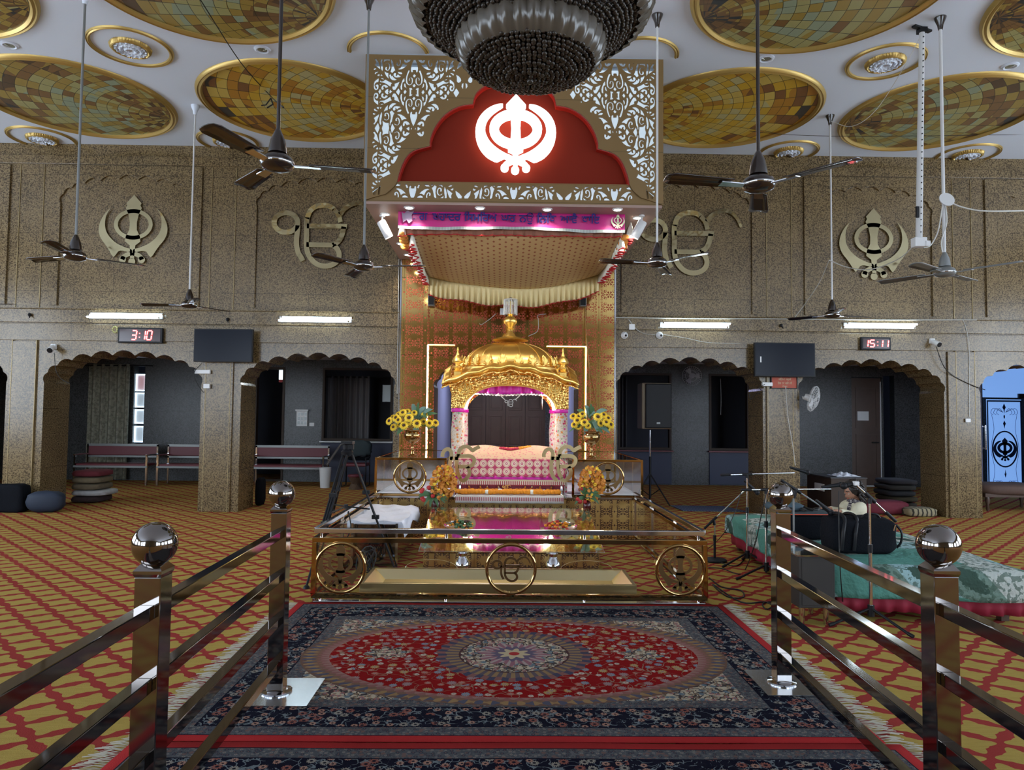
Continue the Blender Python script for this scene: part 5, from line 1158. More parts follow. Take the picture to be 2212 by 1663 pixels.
garland('orange marigold garland coiled across the front ledge', [(L_(990), 8.86, gz), (L_(1045), 8.87, gz), (L_(1080), 8.85, gz), (L_(1130), 8.87, gz), (L_(1200), 8.85, gz), (L_(1203), 8.80, gz), (L_(1160), 8.755, gz), (L_(1145), 8.77, gz), (L_(1095), 8.755, gz), (L_(1070), 8.76, gz), (L_(1040), 8.755, gz), (L_(1000), 8.77, gz), (L_(987), 8.82, gz)], .037, lambda k: 1 if k % 13 == 12 else 0)
# silver swords arranged under the bed
m_z = .545
for i, px in enumerate((1020, 1045, 1060, 1085, 1127, 1142, 1160, 1185)):
    x = L_(px); sg = -1 if px < 1100 else 1
    o = obj('ceremonial_knife', MB().ribbon(spline([(x, .54), (x + sg * .02, .58), (x + sg * .045, .62), (x + sg * .05, .655)], 3), lambda t: .028 * (1 - .5 * t), lambda a, b, d: (a, 8.985 + d, b), .006), M['steel'], label='small curved silver knife standing under the bed, number %s from the left' % ('first second third fourth fifth sixth seventh eighth'.split()[i]), cat='knife', group='silver knives under the bed')
    o['label'] = 'small curved silver knife standing upright under the pink bed, %s from the left' % ('first second third fourth fifth sixth seventh eighth'.split()[i])
for lb, px in (('brass numeral-and-letter emblem on a silver base left of the bed', 989), ('brass numeral-and-letter emblem on a silver base right of the bed', 1208)):
    y = 8.80; c = at(px, 1018, Y=y); s = y / 1535 / 13.6
    t = thing('emblem_stand', lb, 'emblem stand', (c.x, y, PZ), 'brass emblem stands on the platform'); w = 95 * s * 1.15
    q = lambda L: [(c.x + (x - 850) * s, c.z + (880 - z) * s) for x, z in spline(L, 4)]
    mp = lambda a, b, d: (a, y - .006 + d, b); m = MB()
    for L in ([(395, 470), (400, 370), (460, 270), (560, 235), (640, 300), (655, 420), (625, 600), (615, 850), (680, 1050), (800, 1150)], [(820, 400), (815, 700), (855, 950), (930, 1080)], [(850, 420), (880, 280), (980, 175), (1100, 150), (1200, 200), (1270, 265), (1350, 215), (1480, 150)], [(820, 432), (1000, 430), (1200, 430), (1310, 500), (1320, 600), (1240, 710), (1050, 740), (850, 735)], [(1120, 740), (1185, 850), (1180, 980), (1100, 1090), (1000, 1150), (900, 1080)]): m.ribbon(q(L), w, mp, .012)
    m.ribbon([(c.x - .10, c.z + .16), (c.x, c.z + .16)], w * .9, mp, .012)
    obj('emblem', m, M['brass_pale'], t)
    bz = PZ + .001; obj('base', MB().lathe([(0, bz), (.075, bz), (.078, bz + .01), (.06, bz + .03), (.03, bz + .05), (.014, bz + .08), (.022, bz + .10), (.012, bz + .12), (.014, bz + .17), (0, bz + .175)], (c.x + .03, y, 0), 24), M['steel'], t, smooth=40)
m = ekonkar(MB(), XZ(L_(1094), 8.94, .625, .052), .012, 1.3)
tag(obj('small_emblem', m.box(L_(1094) - .02, L_(1094) + .02, 8.935, 8.955, .545, .60), M['gold']), 'tiny golden numeral-and-letter emblem standing behind the marigold garland', 'emblem')
# ================================================================== sloping glass offering table, vases, plates, pots
SX0, SX1 = -.79, 1.03
ot = thing('offering_table', 'sloping glass-topped offering table on a patterned gold plinth', 'table', (AX, 7.1, 0))
def wedge(m, x0, x1, P):
    n = len(P); m.add([(x0, y, z) for y, z in P] + [(x1, y, z) for y, z in P], [tuple(range(n)), tuple(range(2 * n - 1, n - 1, -1))] + [(i, (i + 1) % n, (i + 1) % n + n, i + n) for i in range(n)]); return m
obj('plinth', wedge(MB(), SX0 + .04, SX1 - .04, [(7.09, 0), (7.09, .155), (8.32, .40), (8.62, .40), (8.62, 0)]), M['gold_skirt'], ot)
M['gold_skirt_xy'] = damask('gold_damask_top', (.62, .48, .24), (.20, .05, .01), .30, .25, axis='xy', rough=.16)
obj('sloping_top', wedge(MB(), SX0 + .05, SX1 - .05, [(7.1, .160), (7.1, .170), (8.30, .409), (8.30, .399)]), M['gold_skirt_xy'], ot)
obj('glass_top', wedge(MB(), SX0, SX1, [(7.0, .185), (7.0, .197), (8.30, .457), (8.30, .445)]), M['glass_green'], ot, bevel=.004)
for x in (SX0 + .06, SX1 - .06): obj('spacer', MB().tube([(x, 8.22, .38), (x, 8.22, .432)], .015, 10).tube([(x, 7.12, .16), (x, 7.12, .21)], .015, 10), M['steel'], ot)
gzz = lambda y: .1975 + (y - 7.0) * .2
def posy(lb, px, py, y, cols, grp, wr=.13):
    x = at(px, py, Y=y).x; z = gzz(y); t = thing('flower_dish', lb, 'flower dish', (x, y, z), grp)
    Rm = Matrix.Rotation(math.atan(.2), 3, 'X')
    obj('steel_dish', MB().lathe([(0, .004), (.10, .004), (.115, .012), (.135, .03), (.14, .032), (.128, .022), (.11, .016), (0, .012)], (x + (.07 if px > 1100 else -.05), y + .04, z), 32, rot=Rm), M['steel'], t, smooth=40)
    m = MB(); random.seed(px)
    for k in range(70):
        a = random.uniform(0, 6.28); r = wr * random.random() ** .5; m.cur = cols(k); h = .03 + .06 * (1 - r / wr)
        m.sphere((x + r * math.cos(a), y + r * .6 * math.sin(a), z + h * random.uniform(.5, 1.1) + r * math.sin(a) * .25), random.uniform(.014, .024), 7, 5, (1, 1, .7))
    obj('blossoms', m, [M['leaf'], M['marigold'], M['red_flower'], M['seed']], t, smooth=60)
posy('green and orange artificial posy in a steel dish on the glass table, left', 997, 1135, 7.62, lambda k: (0, 0, 0, 1, 3)[k % 5], 'posies on the glass table')
posy('red and orange posy beside a steel dish on the glass table, right', 1205, 1135, 7.62, lambda k: (2, 1, 2, 0, 1)[k % 5], 'posies on the glass table')
for lb, px in (('steel water pot standing before the offering table, left', 999), ('steel water pot standing before the offering table, right', 1195)):
    x = at(px, 1200, Y=6.92).x
    obj('water_pot', MB().lathe([(0, 0), (.05, 0), (.05, .012), (.03, .02), (.045, .04), (.072, .075), (.07, .11), (.045, .14), (.036, .165), (.05, .195), (.046, .195), (.034, .165), (0, .15)], (x, 6.92, 0), 28), M['steel'], smooth=40, label=lb, cat='pot', group='steel pots by the table')
def spray(lb, x, y, z, pale, dx):
    t = thing('flower_vase', lb, 'vase', (x, y, z), 'vases of amber flowers')
    obj('vase', MB().lathe([(0, z), (.04, z), (.05, z + .05), (.045, z + .10), (.03, z + .12), (.04, z + .14), (.03, z + .13), (0, z + .11)], (x, y, 0), 20), simple('dark_red_glaze', (.08, .01, .01), .2) if 'dark_red_glaze' not in D.materials else D.materials['dark_red_glaze'], t, smooth=40)
    random.seed(int(x * 99)); m = MB()
    for k in range(430):
        a = random.uniform(0, 6.28); r = random.random() ** .5; c = Vector((x + dx * .09 + .15 * r * math.cos(a), y - .02 + .08 * random.uniform(-1, 1), z + .33 + .20 * r * math.sin(a)))
        s = random.uniform(.014, .026); d = Euler((random.uniform(0, 3), random.uniform(0, 3), 0)).to_matrix()
        m.cur = 0 if random.random() < .8 else 1
        m.add([c + d @ Vector((s * math.cos(q), s * math.sin(q), .4 * s * (q % 2 > 1))) for q in (0, 1.05, 2.1, 3.14, 4.2, 5.2)] + [c], [(i, (i + 1) % 6, 6) for i in range(6)])
    obj('amber_blossoms', m, [M['orange_flower'], M['petal']], t, recalc=False)
    for k in range(9):
        a = random.uniform(0, 6.28); obj('rose', MB().sphere((x - dx * .10 + .07 * math.cos(a), y - .07, z + .19 + .08 * math.sin(a)), random.uniform(.02, .03), 10, 7), M['leaf_blue'] if k == 4 and x > 0 else M['red_flower'], t, smooth=60)
    m = MB()
    for k in range(9):
        a = random.uniform(0, 6.28); b = Vector((x - dx * .03, y - .04, z + .16)); leafblade(m, b, b + Vector((.17 * math.cos(a), -.05, .13 * math.sin(a))), .022)
    obj('leaves', m, M['leaf'], t, smooth=80)
spray('dark vase of amber blossoms and red roses behind the glass table, left', at(942, 1080, Y=8.5).x, 8.5, .401, 0, 1)
spray('dark vase of amber blossoms and a teal rose behind the glass table, right', at(1268, 1080, Y=8.5).x, 8.5, .401, 0, .6)
# donation tray
TX0, TX1, TYa, TYb, TZ = -1.16, 1.15, 5.99, 6.62, .115
tr = thing('donation_tray', 'long low brass donation tray behind the front glass rail', 'tray', (AX, TYa, 0))
w = .13
m = MB().box(TX0, TX1, TYa, TYa + .03, 0, TZ).box(TX0, TX1, TYb - .03, TYb, 0, TZ).box(TX0, TX0 + .03, TYa + .03, TYb - .03, 0, TZ).box(TX1 - .03, TX1, TYa + .03, TYb - .03, 0, TZ)
obj('rim', m, simple('worn_brass', (.42, .32, .15), .3, .9), tr, bevel=.004)
m = MB(); I = [(TX0 + .03, TYa + .03), (TX1 - .03, TYa + .03), (TX1 - .03, TYb - .03), (TX0 + .03, TYb - .03)]; J = [(TX0 + w, TYa + .11), (TX1 - w, TYa + .11), (TX1 - w, TYb - .10), (TX0 + w, TYb - .10)]
m.add([(x, y, TZ - .004) for x, y in I] + [(x, y, .03) for x, y in J], [(0, 1, 5, 4), (1, 2, 6, 5), (2, 3, 7, 6), (3, 0, 4, 7), (4, 5, 6, 7)])
obj('sloped_inside', m, M['brass_pale'], tr)
for k, cx in enumerate((-.62, .80)):
    m = MB().tube([(cx + .24 * math.cos(a), TYb - .05, TZ + .085 * math.sin(a)) for a in [PI * q / 24 for q in range(25)]], .003, 5); obj('clear_hoop', m, M['glass_green'], tr)
# small covered table with white sheet inside the rail
wt = thing('side_table', 'steel-sided small table covered by a white sheet, left inside the rail', 'table', (-1.2, 7.7, 0))
obj('cabinet', MB().box(-1.45, -1.03, 7.14, 8.42, .04, .43), M['steel_dark'], wt, bevel=.006)
for x in (-1.46, -1.02):
    for y in (7.13, 8.43): obj('leg', MB().box(x - .012, x + .012, y - .012, y + .012, 0, .44), M['steel'], wt)
def sheet(u, v):
    x = -1.52 + .58 * u * (1 + .10 * math.sin(v * 5)); y = 7.08 + 1.40 * v; dz = 0
    if u > .9: dz -= (u - .9) * 1.2 * (1 + .4 * math.sin(v * 9)); x = -1.52 + .58 * .9 + .03 + (u - .9) * .25
    if v < .08: dz -= (.08 - v) * .9; y = 7.08 + .09
    return (x, y, .455 + dz + .008 * math.sin(u * 13 + v * 7) + .006 * math.sin(v * 23 - u * 9))
obj('white_sheet', MB().grid(sheet, 40, 40), M['white_cloth'], wt, smooth=80, solid=.005)
m = MB()
for k in range(7):
    m.tube([(-1.27 + (.05 + .008 * k) * math.cos(a * .5 + k) , 6.85 + .05 * math.sin(a * .4 + k), .12 + (.08 + .01 * k) * math.sin(a * .5)) for a in range(14)], .006, 5)
obj('cable_bundle', m, M['cable'], label='tangle of black cable hung inside the rail by the left ring', cat='cable')
# ================================================================== glass railing round the shrine
FX0, FX1, FY, FB = -1.51, 1.69, 5.80, 8.85
fe = thing('glass_railing', 'low brass and glass railing with three ringed emblems before the shrine', 'railing', (AX, FY, 0))
obj('top_rail', MB().box(FX0 + .02, FX1 - .02, FY, FY + .045, .555, .593), M['chrome'], fe, bevel=.004, label='chrome top rail')
obj('frame', MB().frame(FX0, FX1, FY, FY + .04, .035, .52, .038), M['brass'], fe, bevel=.004)
obj('base_rail', MB().box(FX0 + .02, FX1 - .02, FY - .01, FY + .05, 0, .018), M['chrome'], fe, bevel=.003)
obj('glass_pane', MB().box(FX0 + .038, FX1 - .038, FY + .018, FY + .024, .073, .482), M['glass'], fe)
for x in (FX0 + .06, -.44, .68, FX1 - .08):
    obj('post', MB().tube([(x + .01, FY + .02, .52), (x + .01, FY + .02, .556)], .011, 10), M['chrome'], fe, smooth=60)
    obj('post', MB().tube([(x + .01, FY + .02, .017), (x + .01, FY + .02, .036)], .011, 10), M['chrome'], fe, smooth=60)
for x, k, s in ((-1.275, 'k', .178), (.095, 'e', .155), (1.465, 'k', .178)): ringed(fe, x, FY - .012, .283, .207, k, s)
for n, x in enumerate((FX0, FX1 - .04)):
    y0, y1 = FY + .05, FB
    obj('side_top_rail', MB().box(x, x + .04, y0, y1, .555, .593), M['chrome'], fe, bevel=.004)
    obj('side_frame', MB().box(x, x + .038, FY + .04, y1, .482, .52), M['brass'], fe, bevel=.004)
    obj('side_frame', MB().box(x, x + .038, FY + .04, y1, .035, .073), M['brass'], fe, bevel=.004)
    obj('side_base_rail', MB().box(x, x + .04, y0, y1, 0, .018), M['chrome'], fe)
    obj('side_glass', MB().box(x + .016, x + .022, FY + .04, y1, .073, .482), M['glass'], fe)
    for y in (6.8, 7.8, 8.78): obj('side_post', MB().box(x + .006, x + .032, y, y + .03, .018, .556), M['chrome'], fe)
obj('price_clip', MB().cbox((1.40, 6.02, .012), .07, .10, .012), M['orange_red'], label='small orange plastic clip on the carpet behind the right ringed emblem', cat='clip')
wire('thin black cable lying along the front base rail', [(-.9, 5.92, .004), (-.2, 5.90, .004), (.6, 5.91, .004), (1.3, 5.93, .004)], .004, 'cable')
# ================================================================== queue railings of polished steel
def queue(lb, X0, slope, ya, yb, plate_dx):
    "slope: sideways drift of the railing per metre towards the camera"
    t = thing('queue_railing', lb, 'railing', (X0, ya, 0), 'polished steel queue railings')
    XX = lambda y: X0 + slope * (ya - y)
    def post(y, base):
        w = .042; X = XX(y)
        p = obj('post', MB().box(X - w, X + w, y - w, y + w, .036 if base else 0, .975), M['steel_dark'], t, bevel=.003)
        obj('collar', MB().add([(X + sx * a, y + sy * a, z) for z, a in ((.975, .042), (.985, .046), (.995, .046), (1.015, .030)) for sx, sy in ((-1, -1), (1, -1), (1, 1), (-1, 1))],
            [(4 * i + k, 4 * i + (k + 1) % 4, 4 * i + 4 + (k + 1) % 4, 4 * i + 4 + k) for i in range(3) for k in range(4)] + [(12, 13, 14, 15)]), M['steel_dark'], p)
        obj('ball', MB().sphere((X, y, 1.075), .071, 40, 28), M['steel_dark'], p, smooth=60)
        if base:
            obj('foot_ring', MB().lathe([(0, .022), (.078, .022), (.08, .03), (.06, .034), (.045, .036)], (X, y, 0), 40), M['steel'], p, smooth=40)
            obj('base_plate', MB().box(X + plate_dx - .17, X + plate_dx + .17, y - .19, y + .20, .0155, .0215), M['steel_plate'], p)
    for y, b in ((ya, True), (yb, False), (yb - 1.5, False)): post(y, b)
    for (a, b) in ((yb + .042, ya - .042), (yb - 1.5 + .042, yb - .042)):
        for z in (.865, .635, .405, .175):
            obj('bar', MB().add([(XX(y) + dx, y, z + dz) for y in (a, b) for dx, dz in ((-.024, -.022), (.024, -.022), (.024, .022), (-.024, .022))], [(0, 1, 2, 3), (7, 6, 5, 4), (0, 4, 5, 1), (1, 5, 6, 2), (2, 6, 7, 3), (3, 7, 4, 0)]), M['steel_dark'], t, bevel=.003)
    return t
M['steel_plate'] = simple('brushed_steel_plate', (.66, .70, .74), .2, 1)
queue('left polished steel queue railing with ball-topped posts', -1.185, .036, 3.90, 2.37, .04)
queue('right polished steel queue railing with ball-topped posts', 1.605, -.053, 4.07, 2.46, .02)
# ================================================================== rugs
def rugobj(lb, x0, x1, y0, y1, mat, fringe=True):
    cx, cy = (x0 + x1) / 2, (y0 + y1) / 2; hx, hy = (x1 - x0) / 2, (y1 - y0) / 2
    t = thing('persian_rug', lb, 'rug', (cx, cy, 0), 'persian rugs laid end to end')
    def fn(u, v): return (x0 + (x1 - x0) * u, y0 + (y1 - y0) * v, .010 + .0018 * math.sin(u * 17 + 2 * v) * math.sin(v * 11) )
    obj('pile', MB().grid(fn, 40, 30), mat, t, smooth=60, solid=.006)
    random.seed(int(hx * 100)); 
    for sx in (-1, 1):
        m = MB(); n = int((y1 - y0) / .007)
        for i in range(n):
            y = y0 + (y1 - y0) * (i + random.random() * .6) / n; X_ = cx + sx * hx; L = random.uniform(.09, .15); q = random.uniform(-.03, .03)
            m.add([(X_ - sx * .01, y - .0016, .008), (X_ - sx * .01, y + .0016, .008), (X_ + sx * L * .5, y + q * .6 + .0016, .012 + random.uniform(0, .004)), (X_ + sx * L * .5, y + q * .6 - .0016, .012), (X_ + sx * L, y + q + .0014, .004 + random.uniform(0, .003)), (X_ + sx * L, y + q - .0014, .004)], [(0, 1, 2, 3), (3, 2, 4, 5)])
        obj('fringe', m, simple('cream_fringe', (.42, .38, .30), .9) if 'cream_fringe' not in D.materials else D.materials['cream_fringe'], t, kind='stuff', recalc=False)
    return t
rugobj('large red and navy persian rug with a central medallion before the glass railing', -1.60, 1.80, 3.34, 5.775, rug('persian_rug_main', 1.70, 1.2175))
rugobj('second persian rug, only its grey and navy border seen at the bottom edge', -1.66, 1.86, .9, 3.325, rug('persian_rug_second', 1.76, 1.2125, False))
# ================================================================== ceiling fans and hanging things
def fan(lb, X, Y, Zh, base, mat='brown_metal', rod='brown_metal', R=.62, n=3, canopy='white_plaster', cz=.05, pitch=.10, rodr=.012, tilt=0):
    t = thing('ceiling_fan', lb, 'ceiling fan', (X, Y, CEIL), 'ceiling fans on long rods')
    obj('down_rod', MB().tube([(X, Y, CEIL - .03), (X, Y, Zh + .12)], rodr, 10), M[rod], t, smooth=60)
    obj('top_canopy', MB().lathe([(.0, CEIL - .13), (.022, CEIL - .13), (.03, CEIL - .08), (.055, CEIL - .02), (.06, CEIL)], (X, Y, 0), 24), M[rod if canopy is None else canopy], t, smooth=50)
    obj('lower_canopy', MB().lathe([(.014, Zh + .21), (.02, Zh + .20), (.045, Zh + .14), (.055, Zh + .085), (.056, Zh + .06), (0, Zh + .06)], (X, Y, 0), 28), M[mat], t, smooth=50)
    mo = obj('motor', MB().lathe([(0, Zh + .06), (.05, Zh + .055), (.09, Zh + .03), (.103, Zh + .005), (.103, Zh - .015), (.09, Zh - .035), (.05, Zh - .048), (0, Zh - .05)], (X, Y, 0), 36), M[mat], t, smooth=50)
    obj('chrome_ring', MB().lathe([(.104, Zh + .0), (.107, Zh - .006), (.104, Zh - .012)], (X, Y, 0), 36, caps=False), M['chrome'], mo, smooth=60)
    for k in range(n):
        a = math.radians(base + 360 / n * k); ca, sa = math.cos(a), math.sin(a)
        def q(r, w, z=0): return (X + ca * r - sa * w, Y + sa * r + ca * w, Zh - .012 + z + w * pitch * 1.5 - tilt * r)
        vs = []; NB = 10
        for i in range(NB + 1):
            r = .19 + (R - .19) * i / NB; w = .052 + .016 * i / NB; e = 1 if i < NB else .55
            if i == NB: w *= .72
            vs += [q(r, -w, .004), q(r, -w * .3, .012), q(r, w * .3, .012), q(r, w, .004)]
        m = MB().add(vs, [(4 * i + j, 4 * i + j + 1, 4 * i + j + 5, 4 * i + j + 4) for i in range(NB) for j in range(3)])
        b = obj('blade', m, M[mat], t, smooth=60, solid=.006)
        obj('blade_arm', MB().add([q(.08, -.022), q(.08, .022), q(.26, .03), q(.26, -.03), q(.08, -.022, -.006), q(.08, .022, -.006), q(.26, .03, -.006), q(.26, -.03, -.006)], [(0, 1, 2, 3), (7, 6, 5, 4), (0, 4, 5, 1), (1, 5, 6, 2), (2, 6, 7, 3), (3, 7, 4, 0)]), M['chrome'] if mat == 'brown_metal' else M[mat], b)
    return t
fan('brown ceiling fan on a pale rod before the far left wall emblem', -4.24, 7.05, 3.06, 40, rod='grey_metal')
fan('brown ceiling fan with a dark rod, high and near the carved box at left', -1.40, 4.35, 3.06, 10, R=.6)
fan('dark ceiling fan hung low on a white rod above the left screen', -4.255, 9.67, 2.99, 60, rod='white_metal', R=.65)
fan('brown ceiling fan in front of the left numeral emblem by the canopy', -1.385, 7.05, 3.00, -5, rod='grey_metal', canopy='brown_metal')
fan('brown ceiling fan in front of the right numeral emblem by the canopy', 1.60, 7.27, 3.12, -52, rod='white_metal', canopy='brown_metal')
fan('large near brown ceiling fan right of the carved box', 1.61, 4.40, 2.99, -50, R=.62)
fan('brown ceiling fan on a white rod over the right tube light', 4.54, 9.65, 2.96, 15, rod='white_metal', canopy='brown_metal')
fan('grey four-bladed ceiling fan on a taped white rod at the far right', 4.575, 7.22, 3.05, -55, mat='grey_metal', rod='white_metal', R=.68, n=4, canopy='brown_metal', rodr=.016)
fan('brown ceiling fan of which one blade tip shows at the left edge', -7.25, 9.66, 2.97, 0, rod='white_metal', R=.65)
# guard disc on the grey fan rod
p = at(2041, 433, Y=7.2)
tag(obj('round_plate', MB().lathe([(.017, p.z), (.075, p.z), (.075, p.z + .006), (.017, p.z + .006)], (0, 0, 0), 28)), '', '') if 0 else None
m = MB(); R_ = Matrix.Rotation(1.25, 3, 'X'); m.lathe([(.02, 0), (.078, 0), (.078, .008), (.02, .008)], (p.x, 7.17, p.z), 28, rot=R_)
obj('loose_canopy_plate', m, M['white_metal'], label='loose round white plate hanging on the rod of the grey fan', cat='plate', smooth=40)
hp = lambda x, y, Y=7.2: tuple(at(x, y, Y=Y))
wire('white cable running from the round plate out of the right edge', [hp(2046, 434), hp(2080, 448), hp(2130, 456), hp(2225, 455)], .008)
wire('white cable loops beside the grey fan rod', [hp(2036, 445), hp(2026, 500), hp(2010, 530), hp(1996, 535)], .006)
wire('white cable hanging along the grey fan rod', [hp(2042, 440), hp(2045, 480), hp(2034, 520), hp(2036, 545)], .006)
# perforated white pole with junction box
pl = thing('hanging_pole', 'perforated white telescopic pole hanging from the ceiling at the right', 'pole', (4.50, 7.42, CEIL), None)
b0 = at(1985, 520, Y=7.42); top = Vector((4.50, 7.42, CEIL))
bot = Vector((b0.x, 7.42, b0.z)); 
obj('tube', MB().tube([top - Vector((0, 0, .02)), bot], [.028, .034], 16), M['white_metal'], pl, smooth=60)
m = MB()
for k in range(34):
    c = top.lerp(bot, (k + .7) / 35); m.tube([c + Vector((0, -.026, 0)), c + Vector((0, -.036, 0))], .007, 8)
obj('holes', m, M['black'], pl, label='row of dark holes along the pole')
obj('ceiling_bracket', MB().cbox(top - Vector((0, 0, .01)), .26, .05, .02, .4).cbox(top - Vector((0, 0, .03)), .08, .08, .05), M['black'], pl)
obj('junction_box', MB().cbox(bot - Vector((0, 0, .02)), .13, .09, .10), M['white'], pl, bevel=.006)
obj('plug', MB().cbox(bot + Vector((.07, -.03, -.04)), .05, .05, .06), M['white'], pl, bevel=.004)
obj('strap', MB().cbox(bot + Vector((-.03, -.03, .30)), .03, .02, .12, .2), M['black'], pl)
wire('pale cable slung from the white pole to the far fan rod', [hp(1990, 75, 7.4), hp(1950, 150, 7.8), hp(1890, 240, 8.6), hp(1840, 273, 9.2), hp(1795, 262, 9.6)], .004)
wire('pale cable slung low from the junction box to the far fan rod', [hp(1975, 530, 7.4), hp(1940, 560, 7.9), hp(1880, 582, 8.8), hp(1830, 577, 9.4), hp(1791, 562, 9.6)], .006)
wire('white string from the far fan rod down to the moulding', [hp(1791, 562, 9.62), hp(1770, 610, 10.2), hp(1740, 655, 10.8), hp(1715, 688, 11.08)], .005)
wire('thin black wire slanting across the ceiling with a knot, upper left', [at(430, -5, Z=5.6), at(520, 135, Z=5.6), at(585, 208, Z=5.6), at(612, 232, Y=4.4)], .006, 'cable')
q = at(585, 212, Z=5.6); obj('wire_knot', MB().tube([q, q + Vector((.03, 0, -.08)), q + Vector((-.05, .02, -.12))], .01, 6).tube([q, q + Vector((-.06, 0, -.09)), q + Vector((-.12, 0, -.10))], .008, 6), M['cable'], label='black knotted wire ends hanging before the left golden roundel', cat='cable')
wire('hair-thin wire stretched across the ceiling far left to right', [at(-20, 243, Y=10.2), at(420, 258, Y=10.2), at(785, 264, Y=10.2)], .0035, 'cable')
wire('hair-thin wire stretched across the ceiling at right', [at(1434, 243, Y=10.2), at(1700, 291, Y=10.2), at(2230, 291, Y=10.2)], .0035, 'cable')
# ================================================================== chandelier
t = NT('smoky_glass'); t.set(col=t.mix(t.white(t.coord('Object')) if 0 else t.noise(t.coord('World'), 9, 1), (.014, .011, .009), (.05, .038, .026)), rough=.3, spec=.4); M['smoky'] = t.m
M['smoky_leaf'] = simple('smoky_glass_petal', (.085, .072, .056), .22, spec=.5)
CHX, CHY = .155, 4.2
ch = thing('chandelier', 'huge tiered chandelier of dark smoky glass balls hanging above the aisle', 'chandelier', (CHX, CHY, CEIL))
obj('stem', MB().tube([(CHX, CHY, CEIL - .065), (CHX, CHY, 3.9)], .03, 12), M['black'], ch)
obj('upper_ring', MB().lathe([(.60, 4.42), (.655, 4.40), (.70, 4.26), (.655, 4.16), (.60, 4.15)], (CHX, CHY, 0), 160, caps=False, flute=lambda a, r, z: 1 + .045 * abs(math.sin(26 * a))), M['smoky_leaf'], ch, smooth=60)
obj('leaf_ring', MB().lathe([(.60, 4.12), (.665, 4.11), (.715, 4.02), (.718, 3.94), (.685, 3.86), (.63, 3.82)], (CHX, CHY, 0), 180, caps=False, flute=lambda a, r, z: 1 + .045 * abs(math.sin(26 * a))), M['smoky_leaf'], ch, smooth=60)
obj('leaf_ring', MB().lathe([(.36, 3.80), (.405, 3.79), (.428, 3.73), (.430, 3.67), (.405, 3.60), (.37, 3.565)], (CHX, CHY, 0), 140, caps=False, flute=lambda a, r, z: 1 + .06 * abs(math.sin(17 * a))), M['smoky_leaf'], ch, smooth=60)
beads = []
def ringb(R, z, r, ph=0):
    n = int(2 * PI * R / (r * 1.9)) or 1
    for k in range(n):
        a = 2 * PI * (k + ph) / n; beads.append((CHX + R * math.cos(a), CHY + R * math.sin(a), z, r))
for i in range(15): R = .378 - .0268 * i; ringb(max(R, .001), 3.575 - .085 * (1 - (max(R, 0) / .378) ** 1.8), .0155, .5 * (i % 2))
for i in range(10): ringb(.650 - .025 * i, 3.85 - .015 * i, .0155, .5 * (i % 2))
for i in range(4): ringb(.44 - .01 * i, 3.80 + .03 * i, .0155, .5 * (i % 2))
beads.append((CHX, CHY, 3.478, .024))
beads = [(b[0] + random.uniform(-.004, .004), b[1] + random.uniform(-.004, .004), b[2] + random.uniform(-.007, .004), b[3] * random.uniform(.85, 1.15)) for b in beads]
def pxsize(b): return b[3] / math.dist(b[:3], (0, 0, 1.5)) + .01 * (b[2] < 3.6) - .004 * (b[1] - CHY)
beads.sort(key=pxsize, reverse=True)
proto = None
me_b = None
for k, b in enumerate(beads[:100]):
    if proto is None:
        proto = obj('glass_ball', MB().sphere((0, 0, 0), .025, 12, 8), M['smoky'], None, smooth=70, origin=(0, 0, 0)); o = proto
    else: o = proto.copy(); COL.objects.link(o)
    o.parent = ch; o.location = Vector(b[:3]) - Vector((CHX, CHY, CEIL + .06 * 0)); o.scale = (b[3] / .025,) * 3
m = MB()
for b in beads[100:]: m.sphere(b[:3], b[3], 8, 6)
obj('glass_balls', m, M['smoky'], ch, smooth=70, kind='stuff', recalc=False)
obj('wire_frame', MB().lathe([(.0, 3.60), (.30, 3.63), (.355, 3.70), (.37, 3.80)], (CHX, CHY, 0), 40), M['smoky'], ch)
ch.location.z += .06
# ================================================================== low stage with quilt
NL, NR, FR, FL = (2.57, 5.45), (3.90, 5.30), (4.00, 8.35), (2.72, 8.35)
def bil(u, v, e=0):
    x = (NL[0] * (1 - u) + NR[0] * u) * (1 - v) + (FL[0] * (1 - u) + FR[0] * u) * v; y = (NL[1] * (1 - u) + NR[1] * u) * (1 - v) + (FL[1] * (1 - u) + FR[1] * u) * v
    return x, y
stg = thing('low_stage', 'low musicians platform with a green and white patchwork quilt and red frill, right side', 'stage', (3.2, 6.9, 0))
m = MB(); P4 = [bil(.02, .02), bil(.98, .02), bil(.98, .98), bil(.02, .98)]
m.add([(x, y, .12) for x, y in P4] + [(x, y, .36) for x, y in P4], [(0, 3, 2, 1), (4, 5, 6, 7), (0, 1, 5, 4), (1, 2, 6, 5), (2, 3, 7, 6), (3, 0, 4, 7)]); obj('deck', m, M['dark_wood'], stg)
for u, v in ((.05, .04), (.95, .04), (.95, .96), (.05, .96)):
    x, y = bil(u, v); obj('leg', MB().box(x - .03, x + .03, y - .03, y + .03, 0, .12), M['dark_wood'], stg)
t = NT('patchwork_quilt'); X, Y, Z = t.xyz('World'); p = t.coord('World')
cu, cv = ((X + Z * .8) / .30), ((Y - Z * .9) / .30); idc = t.vec(cu.floor(), cv.floor(), 0); h = t.white(idc)
base = t.ramp(h, [(0, (.10, .27, .22)), (.20, (.46, .50, .46)), (.45, (.30, .46, .47)), (.66, (.52, .54, .50)), (.88, (.16, .24, .20))], True)
fl = t.noise(p, 26, 3).gt(.53) * h.gt(.20); c = t.mix(fl * .75, base, (.07, .12, .09))
r = hyp(cu.fract() - .5, cv.fract() - .5); c = t.mix((r + t.noise(p, 30, 2) * .3).lt(.45) * h.gt(.45), c, (.05, .09, .07))
